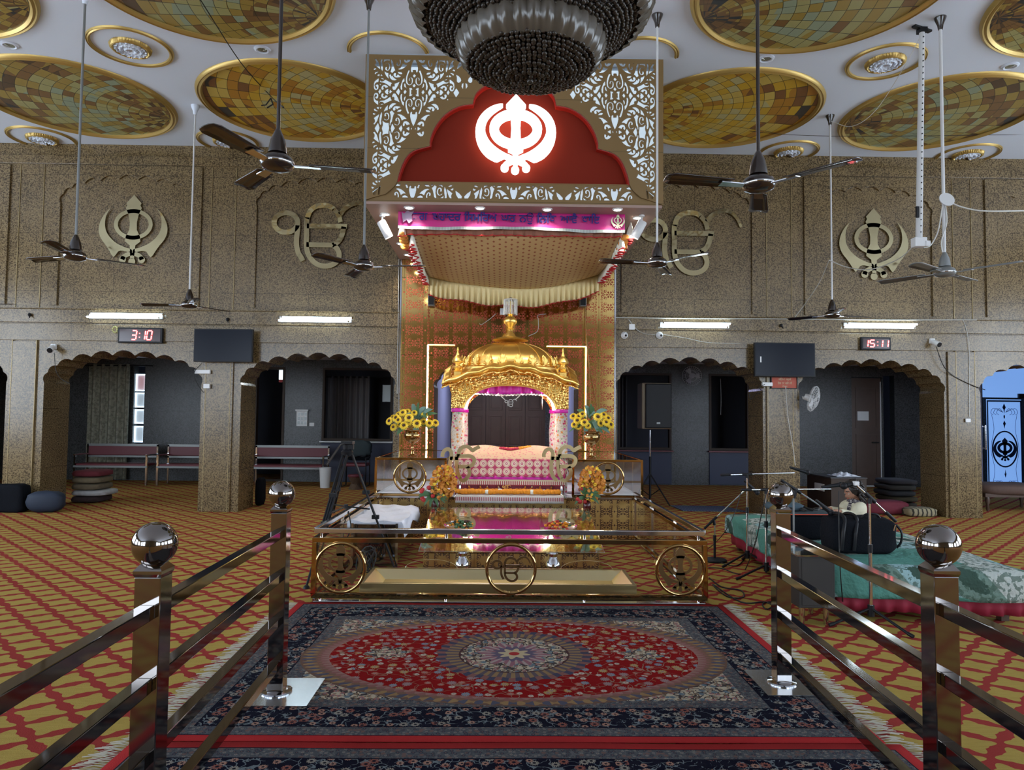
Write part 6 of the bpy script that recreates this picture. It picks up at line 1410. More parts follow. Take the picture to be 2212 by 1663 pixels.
t.set(col=c, rough=.9, spec=.1); t.bump(t.noise(p, 14, 2) + t.noise(p, 50, 1) * .3, .03, .7); M['quilt'] = t.m
def quilt(u, v):
    # parameter spans beyond the deck so that the cloth drapes
    U = -.16 + 1.32 * u; V = -.09 + 1.18 * v; cu_, cv_ = min(1, max(0, U)), min(1, max(0, V)); x, y = bil(cu_, cv_)
    du, dv = abs(U - cu_) * 1.4, abs(V - cv_) * 3.0; d = math.hypot(du, dv); cx_, cy_ = bil(.5, .5)
    o = min(d, .05) * .9 + .02 * (d > .01); drop = max(0, d - .03) * (1.0 if True else 1); ang = math.atan2((V - cv_) * 3, (U - cu_) * 1.4) if d > 0 else 0
    ed = .02 * min(1, min(cu_, 1 - cu_, cv_, 1 - cv_) * 8)
    w = .014 * math.sin(9 * x + 13 * y) * min(1, d * 6)
    return (x + math.cos(ang) * (o + w) * (d > 0), y + math.sin(ang) * (o + w) * (d > 0), max(.16, .395 + ed - min(drop, .22)) + .006 * math.sin(11 * x) * math.sin(7 * y))
obj('quilt', MB().grid(quilt, 60, 60), M['quilt'], stg, smooth=80, solid=.012)
def skirt(u, v):
    k = u * 4; i = int(min(k, 3.999)); f = k - i; C_ = [NL, NR, FR, FL]; a, b = C_[i], C_[(i + 1) % 4]
    x, y = a[0] + (b[0] - a[0]) * f, a[1] + (b[1] - a[1]) * f; cx_, cy_ = bil(.5, .5); w = .018 * math.sin(u * 300) * v + .012 * math.sin(u * 131)
    d = Vector((x - cx_, y - cy_)).normalized(); return (x + d.x * (.035 + w), y + d.y * (.035 + w), .24 - .17 * v)
obj('red_frill', MB().grid(skirt, 420, 3), simple('crimson_frill', (.26, .008, .03), .7), stg, smooth=80, solid=.003)
# padded bags
def softbox(m, c, s, e=.35, n=28, k=14, wr=.006, rz=0):
    c = Vector(c)
    sp = lambda a, p: math.copysign(abs(a) ** p, a)
    R = Matrix.Rotation(rz, 3, 'Z')
    def fn(u, v):
        th, ph = 2 * PI * u, PI * (v - .5)
        q = Vector((s[0] * sp(math.cos(ph), e) * sp(math.cos(th), e), s[1] * sp(math.cos(ph), e) * sp(math.sin(th), e), s[2] * sp(math.sin(ph), e)))
        q += q.normalized() * wr * math.sin(9 * q.x / s[0] + 7 * q.z / s[2] + 5 * q.y / s[1]); return c + R @ q
    return m.grid(fn, n, k)
t = thing('padded_bag', 'big black padded instrument bag nearest on the quilted stage', 'bag', (2.98, 5.92, .42), 'black bags on the stage')
obj('body', softbox(MB(), (2.98, 5.92, .565), (.265, .17, .145)), M['black_cloth'], t, smooth=60)
m = MB()
for x in (2.76, 2.86): m.tube(spline([(x, 5.745, .46), (x + .01, 5.735, .60), (x + .05, 5.80, .715), (x + .04, 5.95, .73), (x + .02, 6.08, .66)]), .014, 6)
obj('strap', m, M['black'], t, smooth=60)
obj('handle', MB().tube(spline([(2.98, 5.86, .70), (3.02, 5.85, .735), (3.10, 5.85, .735), (3.14, 5.87, .70)]), .011, 6), M['black'], t, smooth=60)
obj('side_strap', MB().tube(spline([(3.245, 5.82, .66), (3.28, 5.80, .60), (3.275, 5.80, .52), (3.25, 5.82, .47)]), .010, 6), M['black'], t, smooth=60)
obj('zip_pull', MB().cbox((3.20, 5.76, .64), .01, .006, .05, rot=Euler((0, .3, 0)).to_matrix()), M['steel'], t)
t = thing('padded_bag', 'black bag with orange-piped lid under cables, behind the ball-topped right post', 'bag', (2.81, 6.62, .42), 'black bags on the stage')
obj('body', softbox(MB(), (2.81, 6.62, .535), (.245, .20, .115)), M['black_cloth'], t, smooth=60)
obj('lid', MB().box(2.57, 3.05, 6.42, 6.82, .645, .665), simple('slate_fabric', (.03, .05, .06), .8), t, bevel=.012)
obj('orange_piping', MB().tube([(2.57, 6.415, .655), (3.05, 6.415, .655), (3.055, 6.82, .655)], .005, 6), simple('orange_piping', (.6, .08, .03), .6), t)
m = MB(); random.seed(3)
for k in range(6):
    m.tube(spline([(2.62 + .06 * k + random.uniform(-.05, .05), 6.45 + random.uniform(0, .3), .675 + random.uniform(0, .03)) for _ in range(5)]), .006, 5)
obj('cable_heap', m, M['cable'], label='heap of black cables on top of the orange-piped bag', cat='cable', smooth=60)
obj('folded_sheet', softbox(MB(), (2.66, 6.66, .70), (.16, .12, .035), .5), simple('slate_cloth', (.05, .08, .10), .9), label='folded dark slate cloth lying on the orange-piped bag', cat='cloth', smooth=60)
# small veneered cabinet with glass top
t = thing('small_cabinet', 'small dark veneered cabinet with a glass top on steel legs before the stage', 'cabinet', (2.25, 5.5, 0))
M['grey_veneer'] = simple('grey_brown_veneer', (.016, .013, .011), .6, mottle=5)
obj('body', MB().box(2.20, 2.465, 5.24, 5.60, .13, .505), M['grey_veneer'], t, bevel=.004)
obj('glass_top', MB().box(2.18, 2.48, 5.22, 5.62, .506, .516), M['glass_green'], t)
for x in (2.24, 2.42):
    for y in (5.29, 5.55): obj('leg', MB().tube([(x, y, 0), (x, y, .13)], [.017, .024], 14), M['steel'], t, smooth=60)
obj('door_gap', MB().box(2.22, 2.445, 5.236, 5.24, .15, .49), M['grey_veneer'], t, bevel=.002)
# ================================================================== microphone stands
def mic(m_parent, a, b, lb=None):
    "handheld microphone from tail a to head b"
    a, b = Vector(a), Vector(b); d = (b - a).normalized()
    o = obj('microphone', MB().tube([a, a + d * .02, b - d * .05], [.012, .013, .020], 14), M['black'], m_parent, smooth=50)
    obj('grille', MB().sphere(b - d * .028, .027, 14, 10), M['grey_metal'] if lb else M['black'], o, smooth=60)
def stand(lb, x, y, top, base, boom, micpts, wpole='chrome', clutch=None, low=None):
    t = thing('microphone_stand', lb, 'microphone stand', (x, y, 0), 'microphone stands by the stage')
    z0 = .03 if base == 'round' else .12
    split = z0 + (top - z0) * .55
    obj('pole', MB().tube([(x, y, z0), (x, y, split)], .013, 12), M['black'] if base == 'round' else M[wpole], t, smooth=60)
    obj('inner_pole', MB().tube([(x, y, split), (x, y, top)], .008, 10), M[wpole], t, smooth=60)
    obj('clutch', MB().tube([(x, y, split - .03), (x, y, split + .03)], .017, 12), M['black'], t, smooth=60)
    if base == 'round': obj('base', MB().lathe([(0, 0), (.125, 0), (.128, .012), (.12, .022), (.03, .034), (0, .036)], (x, y, 0), 40), M['black'], t, smooth=40)
    else:
        obj('hub', MB().tube([(x, y, .08), (x, y, .16)], .024, 12), M['black'], t, smooth=50)
        for k in range(3):
            a = math.radians(base + 120 * k); obj('leg', MB().tube([(x + .02 * math.cos(a), y + .02 * math.sin(a), .13), (x + .30 * math.cos(a), y + .30 * math.sin(a), .014)], [.010, .011], 8).tube([(x + .27 * math.cos(a), y + .27 * math.sin(a), .026), (x + .31 * math.cos(a), y + .31 * math.sin(a), .014)], .014, 8), M['black'], t, smooth=60)
    a, b = Vector(boom[0]), Vector(boom[1]); pv = Vector((x, y, top))
    obj('boom', MB().tube([a, b], .007, 10), M[wpole], t, smooth=60)
    obj('boom_weight', MB().tube([a, a + (b - a).normalized() * .10], .013, 12), M['black'], t, smooth=50)
    q = a + (b - a) * max(0, min(1, (pv - a).dot(b - a) / (b - a).length_squared))
    obj('pivot', MB().tube([q - (b - a).normalized() * .05, q + (b - a).normalized() * .05], .015, 10).tube([pv - Vector((0, 0, .04)), q], .016, 10), M['black'], t, smooth=50)
    if micpts: mic(t, *micpts)
    return t
A = lambda x, y, Y: at(x, y, Y=Y)
Y = 7.60; stand('short round-based microphone stand beside the glass railing corner', 2.29, Y, .42, 'round', (A(1521, 1142, Y), A(1616, 1052, Y)), (A(1608, 1038, Y), A(1640, 1068, Y)))
Y = 7.35; stand('tall microphone stand with a level boom at the far left of the stage', A(1614, 1100, Y).x, Y, A(1612, 1024, Y).z, 200, (A(1557, 1026, Y), A(1716, 1021, Y)), (A(1706, 1009, Y), A(1750, 1022, Y)))
Y = 6.75; stand('microphone stand with a level boom crossing behind the right steel ball', A(1655, 1150, Y).x, Y, A(1657, 1058, Y).z, 190, (A(1601, 1058, Y), A(1795, 1056, Y)), (A(1775, 1052, Y), A(1822, 1046, Y)))
Y = 5.98; stand('black microphone stand with its boom slanting down over the cable heap', 2.47, Y, A(1733, 1066, Y).z, 100, (A(1687, 1037, Y), A(1790, 1104, Y)), (A(1762, 1080, Y), A(1801, 1112, Y)), wpole='grey_metal')
Y = 5.22; s5 = stand('microphone stand with a chrome boom slanting in front of the seated child', A(1880, 1200, Y).x, Y, A(1880, 1076, Y).z, 60, (A(1935, 1126, Y), A(1851, 1048, Y)), (A(1852, 1043, Y), A(1815, 1051, Y)))
obj('microphone_clip', MB().cbox(A(1849, 1044, 5.2), .035, .04, .03), M['white'], s5, bevel=.004)
fp = lambda x, y, dz=.006: tuple(at(x, y, Z=dz))
wire('black cable trailing down from the far microphone to the carpet', [A(1601, 1060, 7.3), A(1590, 1100, 7.3), A(1565, 1150, 7.2), fp(1530, 1185), fp(1500, 1200)], .004, 'cable')
wire('black cable hanging from the middle stand and looping on the carpet', [A(1655, 1066, 6.7), A(1645, 1110, 6.7), A(1632, 1170, 6.68), fp(1610, 1230), fp(1595, 1240), fp(1560, 1228), fp(1530, 1226)], .005, 'cable')
wire('coil of black cable on the carpet right of the glass railing', [fp(1532, 1248), fp(1560, 1268), fp(1600, 1275), fp(1605, 1290), fp(1570, 1288), fp(1540, 1262), fp(1600, 1300), fp(1650, 1300), fp(1668, 1308), fp(1655, 1316), fp(1650, 1302), fp(1700, 1298)], .006, 'cable')
wire('black cable from the short round stand along the carpet', [fp(1555, 1215), fp(1590, 1222), fp(1610, 1205), fp(1616, 1196)], .005, 'cable')
wire('black cable hanging from the front stand beside the big bag', [A(1812, 1060, 5.25), A(1812, 1130, 5.25), A(1815, 1230, 5.22), fp(1826, 1330), fp(1850, 1335)], .004, 'cable')
# ================================================================== seated child
def skin(name, verts, edges, rad, mat, parent, sub=2, extra=None, label=None):
    me = D.meshes.new('tmp'); me.from_pydata(verts, edges, []); o = D.objects.new('tmp', me); COL.objects.link(o)
    sk = o.modifiers.new('skin', 'SKIN'); sk.use_smooth_shade = True
    for i, r in enumerate(rad): me.skin_vertices[0].data[i].radius = (r if isinstance(r, tuple) else (r, r)); me.skin_vertices[0].data[i].use_root = (i == 0)
    sb = o.modifiers.new('sub', 'SUBSURF'); sb.levels = sub; sb.render_levels = sub
    m2 = D.meshes.new_from_object(o.evaluated_get(bpy.context.evaluated_depsgraph_get())); mb = MB()
    mb.add([tuple(v.co) for v in m2.vertices], [tuple(p.vertices) for p in m2.polygons]); D.objects.remove(o); D.meshes.remove(m2)
    if extra: extra(mb)
    return obj(name, mb, mat, parent, smooth=80, label=label, recalc=False)
skin_m = simple('skin', (.38, .19, .12), .5, sub=0)
GXc, GYc = 4.40, 8.72
gl = thing('person', 'seated child in a cream puff-sleeved dress with a dark patterned scarf, behind the stage', 'person', (GXc, GYc, 0))
def g(f, s, z): # forward (-X), side (towards camera), height
    return (GXc - f, GYc - s - f * .12, z if z <= .12 else .12 + (z - .12) * .78)
V = [g(0, 0, .12), g(.0, 0, .28), g(.01, 0, .42), g(.015, 0, .50), g(.03, 0, .56), g(.045, 0, .645),
     g(.01, .10, .475), g(.13, .135, .375), g(.30, .15, .43), g(.345, .15, .435),
     g(.01, -.10, .475), g(.14, -.12, .38), g(.29, -.06, .43), g(.33, -.05, .435),
     g(.05, .08, .10), g(.28, .16, .10), g(.12, -.02, .06), g(.05, -.08, .10), g(.27, -.16, .10), g(.12, .04, .06)]
Eg = [(0, 1), (1, 2), (2, 3), (3, 4), (4, 5), (3, 6), (6, 7), (7, 8), (8, 9), (3, 10), (10, 11), (11, 12), (12, 13), (0, 14), (14, 15), (15, 16), (0, 17), (17, 18), (18, 19)]
Rg = [.10, .085, .085, .07, .032, .06, .038, .027, .018, .015, .038, .027, .018, .015, .065, .045, .03, .065, .045, .03]
def head(mb):
    c = Vector(g(.055, 0, .665)); F = Vector((-1, -.12, 0)).normalized(); Sd = Vector((-.12 * -1, -1, 0)).normalized(); tilt = Matrix.Rotation(math.radians(-22), 3, Sd)
    F2 = tilt @ F; U2 = tilt @ Vector((0, 0, 1))
    if F2.z > 0: tilt = Matrix.Rotation(math.radians(22), 3, Sd); F2 = tilt @ F; U2 = tilt @ Vector((0, 0, 1))
    vs = []; N, Mm = 28, 22
    for i in range(Mm + 1):
        th = PI * i / Mm
        for k in range(N):
            a = 2 * PI * k / N; fx, sx, uz = math.sin(th) * math.cos(a), math.sin(th) * math.sin(a), math.cos(th)
            r = .082; f = fx * r * 1.05; s_ = sx * r * .80; u = uz * r * 1.18
            low = max(0, -uz); f += low * .010 * (fx > 0); s_ *= 1 - .35 * low ** 2
            G = lambda uc, ac, su, sa: math.exp(-((uz - uc) / su) ** 2 - (sx / sa) ** 2) * (fx > 0)
            f += .024 * G(-.22, 0, .16, .16) + .008 * G(-.50, 0, .07, .22) + .007 * G(-.62, 0, .06, .2) + .012 * G(-.88, 0, .15, .3)
            f -= .010 * (math.exp(-((uz - .05) / .12) ** 2 - ((abs(sx) - .42) / .2) ** 2)) * (fx > 0); f += .006 * G(.28, 0, .2, .6); f -= .006 * G(-.37, 0, .05, .3)
            vs.append(c + F2 * f + Sd * s_ + U2 * u)
    mb.add(vs, [(i * N + k, (i + 1) * N + k, (i + 1) * N + (k + 1) % N, i * N + (k + 1) % N) for i in range(Mm) for k in range(N)])
    mb.sphere(c + Sd * .066 - F2 * .005 - U2 * .006, .018, 10, 8, (.5, .35, 1))
    for side in (1, -1):
        hand = Vector(g(.345, .15, .435)) if side > 0 else Vector(g(.33, -.05, .435))
        mb.sphere(hand + Vector((-.018, 0, .0)), .022, 12, 8, (1.1, .9, .5))
        for k, (dy, L) in enumerate(((-.018, .036), (-.006, .042), (.006, .040), (.016, .032))):
            q = hand + Vector((-.03, dy, .003)); mb.tube([q, q + Vector((-L * .5, dy * .2, .002)), q + Vector((-L, dy * .2, -.008))], [.0065, .006, .0045], 7)
        q = hand + Vector((-.008, .02 * side * -1, 0)); mb.tube([q, q + Vector((-.016, .014 * -side, -.002)), q + Vector((-.032, .014 * -side, -.008))], [.0075, .0065, .005], 7)
    head.c, head.F, head.S, head.U = c, F2, Sd, U2
body = skin('body', V, Eg, Rg, skin_m, gl, 2, head)
c, F, Sd, U = head.c, head.F, head.S, head.U
for s_ in (1, -1):
    e = c + F * .072 + Sd * .028 * s_ + U * .006
    obj('eye', MB().sphere(e, .009, 10, 8), M['white'], gl, smooth=60); 
    obj('eyelid', MB().sphere(e + U * .003 + F * .001, .0098, 10, 8, (1, 1, .6)), skin_m, gl, smooth=60)
    obj('eyebrow', MB().tube([c + F * .083 + Sd * .012 * s_ + U * .030, c + F * .078 + Sd * .030 * s_ + U * .033, c + F * .064 + Sd * .045 * s_ + U * .028], [.003, .0035, .002], 6), M['black'], gl)
obj('lips', MB().tube([c + F * .083 + Sd * .016 - U * .048, c + F * .092 - U * .047, c + F * .083 - Sd * .016 - U * .048], [.003, .0055, .003], 8), simple('lips', (.35, .08, .07), .4), gl, smooth=60)
hair_m = simple('dark_curly_hair', (.016, .010, .008), .45); m = MB(); random.seed(11)
m.sphere(c - F * .018 + U * .020, .090, 20, 14, (1, .95, 1.02))
for k in range(150):
    a, b = random.uniform(0, 2 * PI), random.uniform(0, PI * .62); q_ = F * math.sin(b) * math.cos(a) + Sd * math.sin(b) * math.sin(a) + U * math.cos(b)
    if q_.dot(F) > .45 and q_.dot(U) < .55: continue
    m.sphere(c - F * .018 + U * .018 + q_ * .092, random.uniform(.012, .02), 6, 5)
for k in range(120):
    a = random.uniform(-1.0, 1.0) * 2.2; h = random.random(); rad = .088 - .01 * h
    st = c - F * (.02 + .05 * random.random()) + Sd * math.sin(a) * rad + U * (.06 - .05 * h) - F * (1 - abs(math.sin(a))) * .03
    L = .10 + .12 * random.random(); pts = []
    for q in range(9):
        w = q / 8; pts.append(st + Vector((0, 0, -1)) * L * w - F * .03 * w + Vector((math.cos(q * 1.7 + k), math.sin(q * 1.7 + k), 0)) * .011 + Sd * math.sin(a) * .03 * w)
    m.tube(pts, [.009, .010, .010, .010, .009, .009, .008, .007, .004], 6)
obj('hair', m, hair_m, gl, smooth=70)
m = MB()
for k in range(14): m.sphere(c + U * (.085 - .004 * abs(k - 7)) + Sd * (.07 * (k - 6.5) / 7) + F * .02, .012, 8, 6)
obj('headband', m, simple('grey_lace', (.22, .20, .26), .7), gl, smooth=60)
M['cream_dress'] = simple('cream_dress_cotton', (.66, .62, .46), .8, bump=(20, .01))
prof = [(.036, .555), (.07, .535), (.105, .50), (.118, .44), (.112, .36), (.105, .28), (.13, .20), (.20, .13), (.30, .07), (.36, .015), (.0, .012)]
prof = [(r_, z_ if z_ <= .12 else .12 + (z_ - .12) * .78) for r_, z_ in prof]
obj('dress', MB().lathe(prof, (GXc - .035, GYc, 0), 48, flute=lambda a, r, z: 1 + .05 * math.sin(11 * a + z * 9) * (z < .3) , sx=.95, sy=1.05), M['cream_dress'], gl, smooth=70)
for s_ in (1, -1):
    a, b, e = Vector(g(.0, .09 * s_, .50)), Vector(g(.06, .125 * s_, .44)), Vector(g(.13, .135 * s_, .385))
    h_ = Vector(g(.27, (.148 if s_ > 0 else -.07), .425))
    m = MB(); m.tube(spline([a, b, e, e + (h_ - e) * .5, h_], 4), [.035, .05, .062, .068, .070, .068, .060, .050, .043, .036, .032, .030, .028, .027, .026, .026, .025][:17], 18)
    obj('sleeve', m, M['cream_dress'], gl, smooth=70)
t = NT('patterned_scarf'); n = t.noise(t.coord('World'), 70, 2); t.set(col=t.ramp(n, [(0, (.03, .025, .04)), (.5, (.04, .03, .05)), (.56, (.45, .42, .38))], True), rough=.8)
m = MB(); m.tube([g(.02 + .070 * math.cos(q), .080 * math.sin(q), .53 + .01 * math.sin(3 * q)) for q in [2 * PI * i / 20 for i in range(20)]], .026, 8, closed=True)
m.tube(spline([g(.085, .03, .53), g(.118, .045, .46), g(.125, .045, .38), g(.12, .05, .28), g(.14, .05, .21)]), .024, 8)
obj('scarf', m, t.m, gl, smooth=70)
gl.scale = (1.18,) * 3
# ================================================================== things at the arches and in the corridor
cb = at(1805, 1112, Z=0)
t = thing('wooden_cabinet', 'dark wooden cabinet with a crumpled white cloth on top inside the right arch', 'cabinet', (5.62, 11.95, 0))
obj('body', MB().box(5.34, 5.92, 11.45, 12.35, .0, .57), M['brown_wood'], t, bevel=.004); obj('top', MB().box(5.33, 5.93, 11.44, 12.36, .57, .59), simple('dark_glossy_top', (.03, .025, .025), .3), t, bevel=.003)
obj('power_strip', MB().cbox((5.335, 11.85, .40), .03, .34, .12), M['white'], t, bevel=.008)
def crumple(u, v): return (5.48 + .40 * u, 11.55 + .35 * v, .60 + .05 * abs(math.sin(u * 7 + v * 3)) * math.sin(PI * u) * math.sin(PI * v) + .02 * math.sin(u * 19) * math.sin(v * 13) * math.sin(PI * u))
obj('folded_cloth', MB().grid(crumple, 30, 20), M['white_cloth'], label='crumpled white cloth on the dark wooden cabinet', cat='cloth', smooth=70, solid=.004)
cush = lambda lb, x, y, z, s, mat, cat='cushion', name='cushion', rz=0, e=.45: obj(name, softbox(MB(), (x, y, z + s[2]), s, e, 24, 12, .006, rz), mat, label=lb, cat=cat, smooth=60)
cush('long maroon bolster on the carpet behind the child', 6.25, 11.6, .0, (.38, .20, .11), M['red_cloth'])
t = NT('striped_mattress'); X, Y, Z = t.xyz('World'); t.set(col=t.mix(((X + Y * .3) / .07).fract().lt(.35), (.30, .25, .15), (.035, .03, .02)), rough=.9); M['striped'] = t.m
cush('striped mat rolled at the foot of the right pier', 6.70, 11.35, .0, (.24, .17, .07), M['striped'], 'mat', 'rolled_mat')
for k, (z, h, c_) in enumerate(((.0, .05, (.05, .04, .03)), (.10, .05, (.07, .055, .03)), (.20, .05, (.04, .04, .045)), (.30, .05, (.05, .045, .04)), (.40, .045, (.045, .04, .045)))):
    cush(['lowest dark folded mattress in the stack beside the right pier', 'second dark folded mattress from the floor beside the right pier', 'middle dark folded mattress beside the right pier', 'fourth dark folded mattress from the floor beside the right pier', 'topmost dark folded mattress beside the right pier'][k], 7.02 + .02 * math.sin(k * 2), 12.6, z, (.25, .35, h), simple('dark_quilted_cloth_%d' % k, c_, .9), 'mattress', 'folded_mattress')
for k, (z, h, c_, lb) in enumerate(((.0, .055, (.05, .03, .03), 'patterned dark folded quilt lowest in the left stack'), (.11, .05, (.50, .50, .50), 'white folded mattress sticking out of the left stack'), (.21, .055, (.17, .13, .08), 'beige folded quilt, third from the floor in the left stack'), (.32, .055, (.19, .15, .09), 'beige folded quilt under the maroon one in the left stack'), (.43, .055, (.16, .025, .035), 'maroon folded quilt topmost in the left stack'))):
    cush(lb, -6.98 + (.05 if k == 1 else 0), 12.35, z, (.24 + (.05 if k == 1 else 0), .30, h), simple('stack_cloth_%d' % k, c_, .9, mottle=14), 'quilt', 'folded_quilt')
cush('black boxy bag on the carpet against the far left pier', -7.42, 10.95, .0, (.26, .13, .21), M['black_cloth'], 'bag', 'travel_bag', 0, .3)
cush('slumped navy blue bag beside the black bag at the far left pier', -6.88, 10.95, .0, (.26, .14, .16), simple('navy_nylon', (.012, .02, .04), .7), 'bag', 'travel_bag', .2, .7)
cush('narrow black case leaning behind the second left pier', -4.00, 12.0, .0, (.05, .16, .23), M['black_cloth'], 'case', 'instrument_case')
t = NT('blue_striped_mat'); X, Y, Z = t.xyz('World'); t.set(col=t.mix((X / .05).fract().lt(.25), (.05, .07, .14), (.16, .19, .24)), rough=.9)
obj('floor_mat', MB().add([(2.95, 12.35, .004), (3.85, 12.3, .004), (4.05, 11.62, .004), (3.0, 11.66, .004), (2.95, 12.35, .014), (3.85, 12.3, .014), (4.05, 11.62, .014), (3.0, 11.66, .014)], [(0, 1, 2, 3), (7, 6, 5, 4), (0, 4, 5, 1), (1, 5, 6, 2), (2, 6, 7, 3), (3, 7, 4, 0)]), t.m, label='blue striped floor mat in the arch right of the shrine', cat='mat')
# loudspeaker on stand
t = thing('speaker_stand', 'black tripod speaker stand in the arch right of the shrine', 'speaker stand', (2.62, 12.45, 0))
obj('pole', MB().tube([(2.62, 12.45, .12), (2.62, 12.45, .85)], .02, 12), M['black'], t, smooth=60); obj('inner_pole', MB().tube([(2.62, 12.45, .85), (2.62, 12.45, 1.31)], .016, 12), M['steel'], t, smooth=60)
for a in (200, 320, 80):
    a = math.radians(a); obj('leg', MB().tube([(2.62, 12.45, .55), (2.62 + .38 * math.cos(a), 12.45 + .38 * math.sin(a), .02)], .013, 8), M['black'], t); obj('brace', MB().tube([(2.62, 12.45, .16), (2.62 + .2 * math.cos(a), 12.45 + .2 * math.sin(a), .30)], .008, 6), M['black'], t)
t = thing('loudspeaker', 'large black loudspeaker with beige side on a tripod stand right of the shrine', 'loudspeaker', (2.66, 12.45, 1.32))
obj('cabinet', MB().box(2.44, 2.96, 12.28, 12.70, 1.33, 2.13), simple('beige_cabinet', (.26, .20, .13), .6), t, bevel=.02)
obj('grille', MB().box(2.50, 2.95, 12.24, 12.29, 1.345, 2.115), M['black'], t, bevel=.015)
obj('badge', MB().box(2.69, 2.75, 12.235, 12.24, 1.42, 1.45), M['grey_metal'], t)
wallfan('round wall fan high on the bluish corridor pier', Vector((4.42, CB - .02, 2.52)), (-.5, -1, -.15), .22)
wire('white pull cord hanging in the right corridor opening', [(5.05, CB - .02, 2.45), (5.06, CB - .03, 2.0), (5.05, CB - .03, 1.62)], .004)
# blue-grey dado panels, sills
M['dado'] = simple('blue_grey_dado', (.045, .052, .09), .6)
for n, (x0, x1, z) in enumerate(((2.69, 3.92, .76), (4.79, 5.72, .76), (-4.08, -2.48, .90))):
    S('trim_%d' % (n + 1), MB().box(x0, x1, CB - .03, CB, .02, z - .01), M['dado'], bevel=.004)
    w = thing('window_sill', ['reddish wooden sill under the first dark opening right of the shrine', 'wooden sill under the second dark opening right of the shrine', 'pale counter ledge under the curtained opening left of the shrine'][n], 'sill', ((x0 + x1) / 2, CB, z))
    obj('board', MB().box(x0 - .03, x1 + .03, CB - .10, CB + .05, z, z + .03), M['maroon'] if n < 2 else M['white_metal'], w)
for n, (x0, x1, z0, z1) in enumerate(((2.69, 3.92, .80, 2.56), (4.79, 5.72, .80, 2.56), (-4.08, -2.48, .94, 2.6), (-5.62, -4.94, .0, 2.6))):
    S('window_%d' % (n + 5), MB().frame(x0, x1, CB - .02, CB + .12, z0, z1, .05), M['brown_wood'])
def curtain(lb, x0, x1, y, z0, z1, mat, folds, rod=True):
    t = thing('curtain', lb, 'curtain', ((x0 + x1) / 2, y, z0))
    obj('cloth', MB().grid(lambda u, v: (x0 + (x1 - x0) * u, y + .05 * math.sin(u * folds * 2 * PI) * (.8 + .2 * v), z1 + (z0 - z1) * v), folds * 12, 8), mat, t, smooth=80, solid=.004)
    if rod: obj('rod', MB().tube([(x0 - .12, y, z1 - .03), (x1 + .5, y, z1 - .03)], .014, 8), M['black'], t)
t_ = NT('brocade_curtain'); X, Y, Z = t_.xyz('World'); t_.set(col=t_.mix((t_.noise(t_.coord('World'), 16, 3)).gt(.52), (.26, .25, .19), (.17, .16, .12)), rough=.7); M['curtain'] = t_.m
curtain('tall beige patterned curtain in the leftmost full arch', -9.32, -8.40, CB - .12, .03, 2.62, M['curtain'], 5)
curtain('grey eyelet curtain inside the window opening left of the shrine', -4.22, -3.2, 17.4, .02, 2.48, simple('grey_curtain', (.26, .24, .25), .8), 7)
curtain('dark patterned curtain at the inner edge of the first opening right of the shrine', 2.72, 3.0, 16.9, .02, 2.5, simple('dark_curtain', (.06, .055, .06), .8, mottle=12), 3, False)
# lit pictures strip beside the curtain
M['sign_blue'] = emit('lit_sign_edge', (.65, .85, 1), 3)
for k, (y0, y1) in enumerate(((808, 845), (848, 880), (884, 915), (920, 955))):
    za, zb = at(304, y0, Y=CB + .1).z, at(304, y1, Y=CB + .1).z
    t = thing('lit_panel', ['pinkish lit glass pane at the top of the strip beside the left curtain', 'second lit glass pane from the top beside the left curtain', 'third lit glass pane from the top beside the left curtain', 'lowest lit glass pane beside the left curtain'][k], 'lit pane', (-8.24, CB + .1, zb), 'lit panes beside the curtain')
    obj('frame', MB().frame(-8.355, -8.125, CB + .06, CB + .10, zb, za, .018), M['sign_blue'], t)
    obj('pane', MB().box(-8.34, -8.14, CB + .08, CB + .09, zb + .015, za - .015), emit('pane_pink', (.6, .15, .2), .35) if k == 0 else (D.materials.get('pane_grey') or emit('pane_grey', (.25, .35, .45), .5)), t)
t = thing('lit_panel', 'small bright transom pane with a red strip over the dark door left of the shrine', 'lit pane', (-5.05, CB + .2, 2.3), 'lit panes beside the curtain')
obj('pane', MB().box(-5.12, -4.99, CB + .12, CB + .13, 2.32, 2.54), emit('pane_white', (.75, .9, 1), 2), t); obj('red_strip', MB().box(-5.12, -4.99, CB + .11, CB + .12, 2.26, 2.32), simple('red_strip', (.5, .03, .03), .5), t)
# benches
def bench(lb, x0, x1):
    y = 15.35; t = thing('bench', lb, 'bench', ((x0 + x1) / 2, y, 0), 'maroon steel benches along the corridor')
    obj('seat', MB().box(x0 + .04, x1 - .04, y - .24, y + .22, .40, .45), M['maroon'], t, bevel=.015)
    obj('backrest', MB().box(x0 + .02, x1 - .02, y + .24, y + .29, .60, .84), M['maroon'], t, bevel=.015)
    obj('frame', MB().box(x0, x1, y - .26, y - .24, .37, .41).box(x0, x1, y + .22, y + .25, .80, .85).box(x0, x1, y + .22, y + .25, .56, .60), M['grey_metal'], t)
    for x in (x0, x1 - .035):
        for yy in (y - .25, y + .22): obj('leg', MB().box(x, x + .035, yy, yy + .035, 0, .62 if yy < y else .84), M['steel'], t)
        obj('armrest', MB().box(x - .005, x + .04, y - .27, y + .26, .62, .65), M['steel'], t, bevel=.006)
bench('maroon steel bench under the beige curtain', -8.95, -7.42); bench('maroon steel bench partly hidden by the second left pier', -7.22, -5.70); bench('maroon steel bench left of the white bin', -5.32, -3.72)
obj('bin', MB().lathe([(0, 0), (.10, 0), (.125, .42), (.115, .42), (.0, .40)], (-3.66, 15.0, 0), 24), M['white'], label='tall white waste bin beside the bench end', cat='bin', smooth=40)
t = thing('office_chair', 'dark chair with a jacket over its back behind the camera tripod', 'chair', (-3.05, 15.3, 0))
